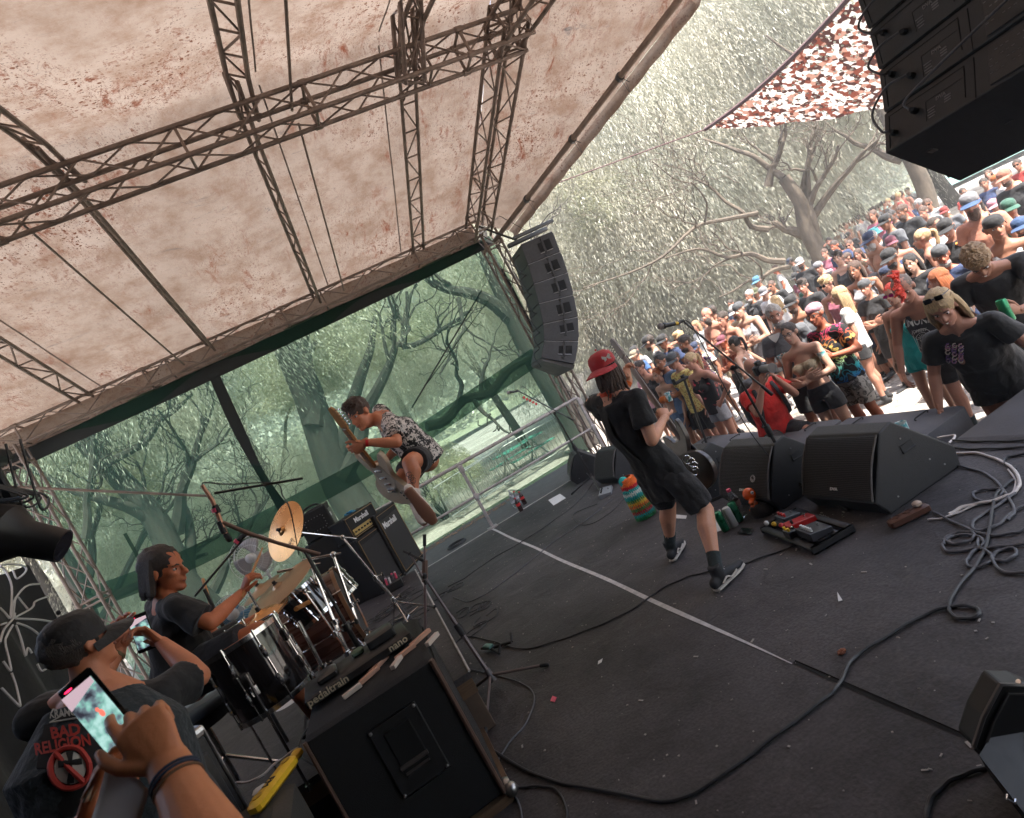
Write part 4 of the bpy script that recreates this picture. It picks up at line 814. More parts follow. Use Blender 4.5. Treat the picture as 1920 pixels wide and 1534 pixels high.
def shirt_mesh(J,vox=.012,b=1.0,belly=1.0,s=1.0,sleeve=.55,hem=-.10,loose=.018,neck=.55,fem=False,wr=.006,strap=False,top=None,sl_r=.07):
 mb=MB();latS=(J['shR']-J['shL']);latH=(J['hipR']-J['hipL']);lat=lambda t:(latH.normalized()*(1-t)+latS.normalized()*t);pel,ch,nk=J['pel'],J['chest'],J['neck'];wa=lerp(pel,ch,.45);u=(ch-pel).normalized();l=loose
 if top is None:
  mb.sweep([pel+u*hem*s,pel+u*.02,wa,lerp(wa,ch,.6),ch,lerp(ch,nk,neck)],[(.165*s*b+l,.128*s*b*belly+l),(.162*s*b+l,.122*s*b*belly+l),(.142*s*b+l,.107*s*b*belly+l),(.150*s*b+l,.114*s*b+l),(.160*s*b+l*.7,.118*s*b+l*.6),(.12*s+l*.3,.08*s+l*.3)],18,side=[lat(0),lat(0),lat(.4),lat(.7),lat(1),lat(1)])
 else:
  a_,b_=top;mb.sweep([lerp(wa,nk,a_),lerp(wa,nk,(a_+b_)/2),lerp(wa,nk,b_)],[(.150*s*b+l,.114*s*b+l),(.158*s*b+l,.12*s*b+l),(.155*s*b+l*.6,.11*s*b+l*.6)],18,side=lat(1))
 if fem:
  f=latS.cross(nk-ch).normalized();f=-f if f.dot(J['H'].to_3x3()@Vector((0,1,0)))<0 else f
  for k in(-1,1):mb.ball(ch+f*.088*s+latS.normalized()*k*.075*s-(nk-ch).normalized()*.02,.066*s)
 if sleeve>0:
  mb.sweep([J['shL'],lerp(J['shL'],J['shR'],.5)+(nk-ch).normalized()*.005,J['shR']],[.068*s,.074*s,.068*s],12,dome=True)
  for S_ in 'LR':sh,el=J['sh'+S_],J['el'+S_];mb.sweep([sh,lerp(sh,el,sleeve*.6),lerp(sh,el,sleeve)],[.068*s*b**.6,sl_r*.97*s*b**.6,sl_r*1.06*s*b**.6],14)
 elif strap:
  f_=latS.cross(nk-ch).normalized();f_=-f_ if f_.dot(J['H'].to_3x3()@Vector((0,1,0)))<0 else f_
  for k in(-1,1):l_=latS.normalized()*k*.092*s;q_=nk+l_-u*.035;mb.sweep([ch+l_+f_*.112*s,q_+f_*.066*s-u*.03,q_+u*.020*s,q_-f_*.06*s-u*.02,ch+l_-f_*.10*s],[(.024*s,.014*s)]*5,8,side=latS,dome=True)
 me=fuse(mb,vox,1,'shirt');return wrinkle(me,wr,8,3)
def shorts_mesh(J,vox=.012,b=1.0,belly=1.0,s=1.0,length=.8,loose=.02,wr=.006,top=.06):
 mb=MB();latH=(J['hipR']-J['hipL']).normalized();pel,ch=J['pel'],J['chest'];u=(ch-pel).normalized();l=loose
 mb.sweep([pel-u*.09*s,pel,pel+u*top*s],[(.150*s*b+l*.5,.118*s*b+l*.5),(.165*s*b+l*.5,.124*s*b*belly+l*.4),(.155*s*b+l*.2,.115*s*b*belly+l*.2)],18,side=latH)
 for S_ in 'LR':
  hp,kn,an=J['hip'+S_],J['kn'+S_],J['an'+S_]
  if length<=1:mb.sweep([lerp(hp,pel,.2),lerp(hp,kn,length*.5),lerp(hp,kn,length)],[.098*s*b+l*.5,(.094-.02*length*.5)*s*b+l*.8,(.092-.022*length)*s*b+l*1.1],16)
  else:
   mb.sweep([lerp(hp,pel,.2),lerp(hp,kn,.5),kn,lerp(kn,an,(length-1)*.5),lerp(kn,an,length-1)],[.1*s*b+l*.5,.082*s*b+l,.066*s*b+l,.058*s+l,.052*s+l],14)
 me=fuse(mb,vox,1,'shorts');return wrinkle(me,wr,9,11)
def lump_ball(c,r,f=14,amp=.12,seed=0,nu=44,nv=26,cut=None):
 mb=MB();mb.ball((0,0,0),1.0,None,nu,nv);vs=[]
 for v_ in mb.v:
  v_=Vector(v_);k=1+amp*noise.noise(v_*f*.2+Vector((seed,0,0)))+amp*.55*noise.noise(Vector((v_.x*11,v_.y*11,v_.z*3.5+seed)));p_=Vector(c)+Vector((v_.x*r[0]*k,v_.y*r[1]*k,v_.z*r[2]*k))
  if cut:p_=cut(p_)
  vs.append(p_)
 mb.v=[tuple(x)for x in vs];return mb
def hair_short():return lump_ball((0,-.022,.162),(.081,.098,.092),22,.10,1)
def hair_quiff():m1=lump_ball((0,-.02,.168),(.082,.100,.094),22,.14,2);m2=lump_ball((0,.045,.222),(.055,.045,.034),22,.3,5);m1.add(m2.v,m2.f);return m1
def hair_long(L=.30):
 m1=lump_ball((0,-.024,.160),(.085,.100,.094),20,.08,3)
 for k in range(15):
  a=math.pi*(.03+.94*k/14)+math.pi;x,y=math.cos(a)*.086,math.sin(a)*.088-.012;j=noise.noise(Vector((k*3.1,0,0)))*.02
  m1.sweep(bez([(x*.8,y*.8,.19),(x,y,.12),(x*1.10+j,y*1.1,.02),(x*1.12+j,y*1.1-.01,.12-L)],3),[(.018,.02)]*3+[(.022,.02)]*4+[(.012,.01)]*3,7,dome=False)
 return m1
def hair_tail():m1=lump_ball((0,-.02,.158),(.080,.096,.092),22,.06,4);m1.sweep(bez([(0,-.1,.18),(0,-.15,.15),(.01,-.15,.03),(0,-.13,-.06)],4),[.02]*2+[.026]*9+[.012]*2,8,dome=True);return m1
def beard_mb(f=1.0):m1=lump_ball((0,.040,.030-.012*(f-1)),(.056,.058,.048*f),24,.12,6);m1.add(*(lambda q_:(q_.v,q_.f))(lump_ball((0,.080,.066),(.026,.012,.007),24,.2,7)));return m1
def cap_dome():
 m1=MB();pr=[(.0845,.150),(.086,.168),(.084,.194),(.073,.222),(.045,.240),(.0,.246)];n_=24;vs=[]
 for r,z in pr:
  for k in range(n_):a=2*math.pi*k/n_;vs.append((r*math.cos(a)*.93,r*math.sin(a)*1.10-.012,z))
 m1.add(vs,[(i*n_+k,i*n_+(k+1)%n_,(i+1)*n_+(k+1)%n_,(i+1)*n_+k)for i in range(5)for k in range(n_)]);m1.ball((0,-.012,.257),.007);return m1
def cap_brim(flip=1,flat=1.):
 m1=MB();vs=[];n_=13
 for lay in(0,.006):
  for j in range(3):
   for i in range(n_):
    a=math.pi*(i/(n_-1));x=math.cos(a)*(.084+.003*j);y=math.sin(a)**.75*(.088+.100*j/2);vs.append((x,flip*(y)-.012,.156-lay-.016*flat*math.cos(a)**2-.010*j))
 fs=[]
 for lay in(0,1):
  o_=lay*3*n_
  for j in range(2):
   for i in range(n_-1):q_=(o_+j*n_+i,o_+j*n_+i+1,o_+(j+1)*n_+i+1,o_+(j+1)*n_+i);fs.append(q_)
 for i in range(n_-1):fs.append((2*n_+i,2*n_+i+1,5*n_+i+1,5*n_+i))
 m1.add(vs,fs);return m1
def bucket_hat():m1=MB();m1.lathe([(0,.255),(.07,.25),(.088,.20),(.094,.155),(.135,.12),(.132,.115),(.09,.15)],Matrix.Translation((0,-.012,0))@Matrix.Diagonal((.95,1.1,1,1)),24);return m1
def glasses_mb(dark=True):
 m1=MB()
 for k in(-1,1):
  if dark:m1.bbox((k*.034,.090,.122),(.050,.006,.034),None,.003)
  else:m1.sweep([(k*.034+.024*math.cos(a),.092,.122+.018*math.sin(a))for a in np.linspace(0,2*math.pi,15)],.002,5)
  m1.rod((k*.058,.088,.13),(k*.08,-.01,.125),.003,5)
 m1.rod((-.01,.094,.127),(.01,.094,.127),.003,5);return m1
ACC={}
def acc(kind):
 if kind not in ACC:
  f={'hair_short':hair_short,'hair_quiff':hair_quiff,'hair_long':hair_long,'hair_tail':hair_tail,'hair_bob':lambda:hair_long(.165),'hair_mop':lambda:hair_long(.115),'beard':beard_mb,'beard_long':lambda:beard_mb(1.7),'dome':cap_dome,'brim':cap_brim,'brim_back':lambda:cap_brim(-1),'bucket':bucket_hat,'shades':glasses_mb,'specs':lambda:glasses_mb(False),'bandana':lambda:lump_ball((0,-.014,.180),(.080,.098,.068),10,.05,9)}[kind]
  me=f().mesh(kind);ACC[kind]=me
 return ACC[kind]
def wear(name,kind,mat,parent,H,s=1.0):
 me=acc(kind).copy()if False else acc(kind)
 o=bpy.data.objects.new(name,me)
 if len(me.materials)==0:me.materials.append(mat)
 COL.objects.link(o);o.parent=parent;o.matrix_local=H@Matrix.Diagonal((s,s,s,1));o.material_slots[0].link='OBJECT';o.material_slots[0].material=mat;return o
def link_mesh(name,me,mat,parent):
 o=bpy.data.objects.new(name,me)
 if len(me.materials)==0:me.materials.append(mat)
 COL.objects.link(o);o.parent=parent;o.material_slots[0].link='OBJECT';o.material_slots[0].material=mat;return o
def Hmat(pos,yaw=0.,pitch=0.,roll=0.):
 return Matrix.Translation(pos)@Matrix.Rotation(yaw,4,'Z')@Matrix.Rotation(pitch,4,'X')@Matrix.Rotation(roll,4,'Y')
def Hdir(pos,fwd,up):
 f=Vector(fwd).normalized();u=Vector(up);u=(u-f*u.dot(f)).normalized();r=f.cross(u);m_=Matrix((r,f,u)).transposed().to_4x4();m_.translation=Vector(pos);return m_
# the crowd
def V(*a):return Vector(a)
def stdJ(pose='down',hy=0.,hp=0.,hr=0.,lean=0.):
 """standing figure, facing +Y, 1.75 m"""
 J=dict(pel=V(0,0,.95),chest=V(0,.0+lean*.28,1.27),neck=V(0,-.015+lean*.42,1.455))
 for S_,k in(('R',1),('L',-1)):
  J['hip'+S_]=V(k*.088,0,.90);J['kn'+S_]=V(k*.10,.03,.49);J['an'+S_]=V(k*.115,-.01,.09);J['toe'+S_]=V(k*.15,.15,.025)
  J['sh'+S_]=V(k*.175,lean*.40,1.42)
  J['el'+S_]=V(k*.245,-.03+lean*.3,1.14);J['wr'+S_]=V(k*.25,.07+lean*.3,.90)
 hk={S_:dict(d=(k*.05,.12,-1),nrm=(-k,0,0),side=(1 if k>0 else-1),curl=.3,s=1.0)for S_,k in(('R',1),('L',-1))}
 def arm(S_,el,wr,d,nrm,side,curl=.5):J['el'+S_]=V(*el);J['wr'+S_]=V(*wr);hk[S_]=dict(d=d,nrm=nrm,side=side,curl=curl)
 if pose=='cup':arm('R',(.25,-.02,1.15),(.16,.24,1.20),(-.55,.6,.35),(-.7,-.5,0),1,.75)
 if pose=='cupL':arm('L',(-.25,-.02,1.15),(-.14,.24,1.22),(.55,.6,.35),(.7,-.5,0),-1,.75)
 if pose=='cross':
  arm('R',(.25,.06,1.15),(-.02,.20,1.17),(-1,.1,.05),(0,-1,0),1,.3);arm('L',(-.25,.06,1.14),(.02,.23,1.12),(1,.05,.1),(0,-1,0),-1,.3)
 if pose=='hips':arm('R',(.36,-.08,1.17),(.19,.02,1.0),(-.6,.4,-.5),(-.3,-1,0),1,.2);arm('L',(-.36,-.08,1.17),(-.19,.02,1.0),(.6,.4,-.5),(.3,-1,0),-1,.2)
 if pose=='shade':arm('R',(.33,.10,1.40),(.13,.20,1.62),(-1,-.25,.25),(0,-.5,-1),-1,.15)
 if pose=='phone':arm('R',(.22,.10,1.22),(.09,.34,1.45),(-.2,.2,1),(-.6,-.5,0),1,.5);arm('L',(-.22,.10,1.22),(-.09,.34,1.45),(.2,.2,1),(.6,-.5,0),-1,.5)
 J['H']=Hmat(J['neck']+V(0,.03+.03*lean,.085),hy,hp,hr)
 J['back']=V(0,-1,0)
 return J,hk
POSES={}
def pose_set(key):
 """meshes shared by everyone standing in this pose"""
 if key in POSES:return POSES[key]
 pose,hy,hp,fem=key
 J,hk=stdJ(pose,R_(hy),R_(hp));b=.88 if fem else 1.0
 P_=dict(J=J,H=J['H'])
 P_['body']=body_skin(J,.0125,b=b,fem=fem,hand_kw=hk,raw_hands=True)
 P_['tee']=shirt_mesh(J,.014,b=b,fem=fem,neck=.82);P_['tank']=shirt_mesh(J,.014,b=b,fem=fem,sleeve=0,strap=True,neck=.52,loose=.016)
 P_['shorts']=shorts_mesh(J,.014,b=b,length=.45 if fem else .85)
 if fem:P_['top']=shirt_mesh(J,.012,b=b,fem=True,sleeve=0,strap=False,top=(.40,.62),loose=.008);P_['dress']=shirt_mesh(J,.014,b=b,fem=True,sleeve=0,strap=True,neck=.2,hem=-.20,loose=.016)
 P_['shoe']=fuse(lambda_mb([shoe_mb(J['an'+s_],J['toe'+s_])for s_ in 'R']),.010,1,'shoe');P_['shoeL']=fuse(lambda_mb([shoe_mb(J['an'+s_],J['toe'+s_])for s_ in 'L']),.010,1,'shoe')
 POSES[key]=P_;return P_
def lambda_mb(l):
 m_=MB();[m_.add(x.v,x.f)for x in l];return m_
CC=dict(black=(.015,.015,.017),white=(.46,.45,.44),grey=(.09,.095,.105),lgrey=(.24,.24,.255),navy=(.02,.035,.09),red=(.28,.02,.015),blue=(.03,.08,.20),sky=(.06,.20,.32),green=(.03,.12,.08),olive=(.10,.11,.05),peach=(.40,.17,.11),orange=(.50,.13,.02),turq=(.01,.30,.30),maroon=(.22,.06,.09),yellow=(.66,.55,.22),pink=(.60,.30,.36),denim=(.08,.13,.22),khaki=(.30,.25,.17),teal=(.03,.22,.26))
CN=dict(lgrey='light grey',sky='bright blue',turq='turquoise',teal='teal',denim='denim blue')
def ccm(c):return cloth('cloth_'+c,CC[c])
def hatm(c):return cloth('hat_'+c,tuple(x*.62 for x in CC[c]),rough=.8)
def person(px,py,size,sex,skn,hair,hat,topk,tc_,ex,pose,yaw,where,bottoms='black',hy=0,hp=0,smile=False,hh=None,add='',rz0=90.,lbl=None):
 fem=sex=='w';d=1103*(.245)/size;hd=atc(px,py,d);kx=1.
 if hd.x<4.4:kx=min(4.4/hd.x,1.3);hd=atc(px,py,d*kx)
 g=gz(hd.x,hd.y);H0=hd.z-g
 h=min(1.98,max(1.5,H0 if kx==1 else max(H0,1.66)));base=V(hd.x,hd.y,hd.z-h);sc=h/1.775
 key=(pose,hy,hp,fem);P_=pose_set(key)
 ht=P_['H']@V(0,-.012,.245);rz=R_(rz0+yaw);off_=Matrix.Rotation(rz,3,'Z')@(V(ht.x,ht.y,0)*sc);base-=off_
 hn={'hair_short':'short','hair_long':'long','hair_tail':'tied back','hair_quiff':'swept up',None:''}
 if lbl is None:
  who='woman' if fem else 'man';bits=[]
  if 'beard' in ex or 'lbeard' in ex:who='bearded '+who
  if hat:bits.append(f"{CN.get(hat[1], hat[1])} {dict(cap='cap', back='cap worn backwards', bucket='bucket hat', visor='visor', band='bandana')[hat[0]]}")
  elif hair:bits.append(f"{hn[hair[0]]} {hair[1]} hair")
  else:bits.append('bald head')
  if 'shades' in ex:bits.append('sunglasses')
  if 'specs' in ex:bits.append('glasses')
  tk=dict(tee='t-shirt',tank='tank top',none='bare chest',top='crop top',dress='dress',shirt='patterned shirt')[topk]
  lbl=f"{who} in {CN.get(tc_, tc_)} {tk}" if topk!='none' else f"bare-chested {who}"
  full=lbl+' with '+' and '.join(bits)+', '+where
  while len(full.split())>16 and len(bits)>1:bits.pop();full=lbl+' with '+' and '.join(bits)+', '+where
  if len(full.split())>16:full=lbl+', '+where
  lbl=full
 t=thing('person',lbl,'person',base,rz,'people in the crowd');t.scale=(sc,sc,sc);t.rotation_euler=(R_(((px*7)%9-4)*.9),R_(((py*5)%9-4)*.8),rz)
 link_mesh('body',P_['body'],SK[skn],t)
 J,H=P_['J'],P_['H']
 if topk!='none':
  mm=ccm(tc_)if topk!='shirt' else pattern(tc_);link_mesh('shirt' if topk in('tee','tank','shirt')else 'top',P_['tee' if topk=='shirt' else topk],mm,t)
 link_mesh('shorts',P_['shorts'],ccm(bottoms),t)
 for s_ in 'RL':link_mesh('shoe',P_['shoe' if s_=='R' else 'shoeL'],ccm('black' if(px+py)%3 else 'white'),t)
 if hair and not(hat and hair[0]=='hair_short' and False):wear('hair',hair[0],hairm(hair[1]),t,H,.985 if hat else 1.0)
 if hat:
  k,c=hat;hm=hatm(c)
  if k=='bucket':wear('hat','bucket',hm,t,H,1.03)
  elif k=='band':wear('bandana','bandana',hm,t,H,1.04)
  else:
   o=wear('cap','dome',hm,t,H@Matrix.Rotation(R_(-6 if k!='back' else-4),4,'X'),1.03);b_=wear('brim','brim' if k in('cap','visor')else 'brim_back',hm if k!='visor' else hatm('blue'),o,Matrix.Identity(4),1.0)
 if 'beard' in ex:wear('beard','beard',hairm(hair[1]if hair else 'dark'),t,H)
 if 'lbeard' in ex:wear('beard','beard_long',hairm(hair[1]if hair else 'dark'),t,H)
 if 'shades' in ex:wear('sunglasses','shades',M('shades_black',(.006,.006,.008),.15),t,H)
 if 'pshades' in ex:wear('sunglasses','shades',M('shades_pink',(.5,.03,.25),.15),t,H)
 if 'specs' in ex:wear('glasses','specs',black_metal,t,H)
 key2=('face',key,smile)
 if key2 not in POSES:
  tmp=bpy.data.objects.new('tmpf',None);COL.objects.link(tmp);face_parts(tmp,H,1.0,smile);POSES[key2]=tmp;tmp.name='tmpf'
 for ch in POSES[key2].children:copy_tree(ch,t)
 if 'cup' in ex or 'can' in ex:
  side='R' if pose=='cup' else 'L';w_1=J['wr'+side]+V((-.055 if side=='R' else .055),.075,.03)
  p_=t.matrix_basis@w_1;cup(p_,sc,'green beer can held by the '+lbl.split(',')[0][:40]if 'can' in ex else 'plastic cup held by the '+lbl.split(',')[0][:46],'can' in ex)
 return t
CUPS=[]
def cup(p_,s,label,can=False):
 k='can' if can else 'cup'
 t=bpy.data.objects.new('beer_can' if can else 'plastic_cup',CUPM[k]);COL.objects.link(t);t.location=p_-V(0,0,.06);t.scale=(s,s,s);tag(t,' '.join(label.split()[:15]),'can' if can else 'cup','drinks held in the crowd');return t
can_g=M('green_can',(.02,.20,.09),.3,.5,ns=14,na=.3);cup_m=M('printed_cup',(.05,.30,.33),.4,ns=22,col2=(.75,.78,.75),thr=(.45,.55))
CUPM={'cup':MB().lathe([(0,0),(.033,0),(.034,.004),(.044,.135),(.046,.137),(.042,.134),(.032,.01)],n=16).mesh('cup'),'can':MB().lathe([(0,0),(.024,0),(.032,.008),(.033,.012),(.033,.150),(.027,.164),(.026,.160),(0,.160)],n=16).mesh('can')}
CUPM['cup'].materials.append(cup_m);CUPM['can'].materials.append(can_g)
def pattern(k):
 nm='pattern_'+k
 if nm in MATS:return MATS[nm]
 cfg=dict(floral=((.60,.50,.18),(.20,.16,.06),(.55,.20,.05),26),squiggle=((.010,.010,.012),(.75,.55,.10),(.05,.5,.5),9),redprint=((.05,.02,.02),(.5,.12,.08),(.02,.02,.03),22),roses=((.012,.012,.014),(.55,.03,.06),(.5,.3,.3),7),zebra=((.62,.58,.5),(.02,.02,.02),(.2,.1,.3),14),blossom=((.012,.012,.012),(.68,.62,.57),(.68,.62,.57),34),camo=((.35,.34,.32),(.06,.06,.06),(.16,.16,.15),13))[k]
 mt,N,Lk=nodes_of(nm);p=N['Principled BSDF'];p.inputs['Roughness'].default_value=.85
 tc=N.new('ShaderNodeTexCoord');ns=N.new('ShaderNodeTexNoise');ns.inputs['Scale'].default_value=cfg[3];ns.inputs['Detail'].default_value=1.5;ns.inputs['Distortion'].default_value=1.5;Lk.new(tc.outputs['Object'],ns.inputs[0])
 if k=='squiggle':
  cr=N.new('ShaderNodeValToRGB');e=cr.color_ramp.elements;e[0].color=(0,0,0,1);e[0].position=.46;e[1].color=(0,0,0,1);e[1].position=.56;a_=e.new(.485);a_.color=(1,1,1,1);b_=e.new(.53);b_.color=(1,1,1,1);Lk.new(ns.outputs[0],cr.inputs[0])
  sx=N.new('ShaderNodeSeparateXYZ');Lk.new(tc.outputs['Object'],sx.inputs[0]);mr=N.new('ShaderNodeMapRange');mr.inputs[1].default_value=.85;mr.inputs[2].default_value=1.45;Lk.new(sx.outputs[2],mr.inputs[0]);c2=N.new('ShaderNodeValToRGB');e=c2.color_ramp.elements;e[0].color=(.02,.12,.5,1);e[1].color=(.5,.03,.12,1)
  for s_,c_ in((.25,(.03,.4,.4)),(.5,(.45,.5,.12)),(.72,(.7,.45,.12)),(.86,(.6,.1,.03))):q_=e.new(s_);q_.color=(*c_,1)
  Lk.new(mr.outputs[0],c2.inputs[0]);mx=N.new('ShaderNodeMix');mx.data_type='RGBA';Lk.new(cr.outputs[0],mx.inputs[0]);mx.inputs[6].default_value=(.012,.012,.014,1);Lk.new(c2.outputs[0],mx.inputs[7]);Lk.new(mx.outputs[2],p.inputs['Base Color']);return mt
 cr=N.new('ShaderNodeValToRGB');cr.color_ramp.interpolation='CONSTANT' if k not in('roses',)else 'LINEAR';e=cr.color_ramp.elements;e[0].color=(*cfg[0],1);e[1].color=(*cfg[1],1);e[1].position=.52 if k!='roses' else .66
 if k=='roses':q_=e.new(.60);q_.color=(*cfg[0],1)
 q_=e.new(.60 if k!='roses' else .74);q_.color=(*cfg[2],1)
 if k=='blossom':
  v=N.new('ShaderNodeTexVoronoi');v.inputs['Scale'].default_value=21;mpn=N.new('ShaderNodeMix');mpn.data_type='RGBA';mpn.blend_type='LINEAR_LIGHT';mpn.inputs[0].default_value=.06;Lk.new(tc.outputs['Object'],mpn.inputs[6]);Lk.new(ns.outputs['Color'],mpn.inputs[7]);Lk.new(mpn.outputs[2],v.inputs[0])
  e[0].color=(*cfg[1],1);e[1].color=(*cfg[0],1);e[1].position=.50;e[2].color=(*cfg[0],1);e[2].position=.9;Lk.new(v.outputs['Distance'],cr.inputs[0])
 else:Lk.new(ns.outputs[0],cr.inputs[0])
 Lk.new(cr.outputs[0],p.inputs['Base Color']);return mt
S,Lh,T_,Q='hair_short','hair_long','hair_tail','hair_quiff'
n0=None
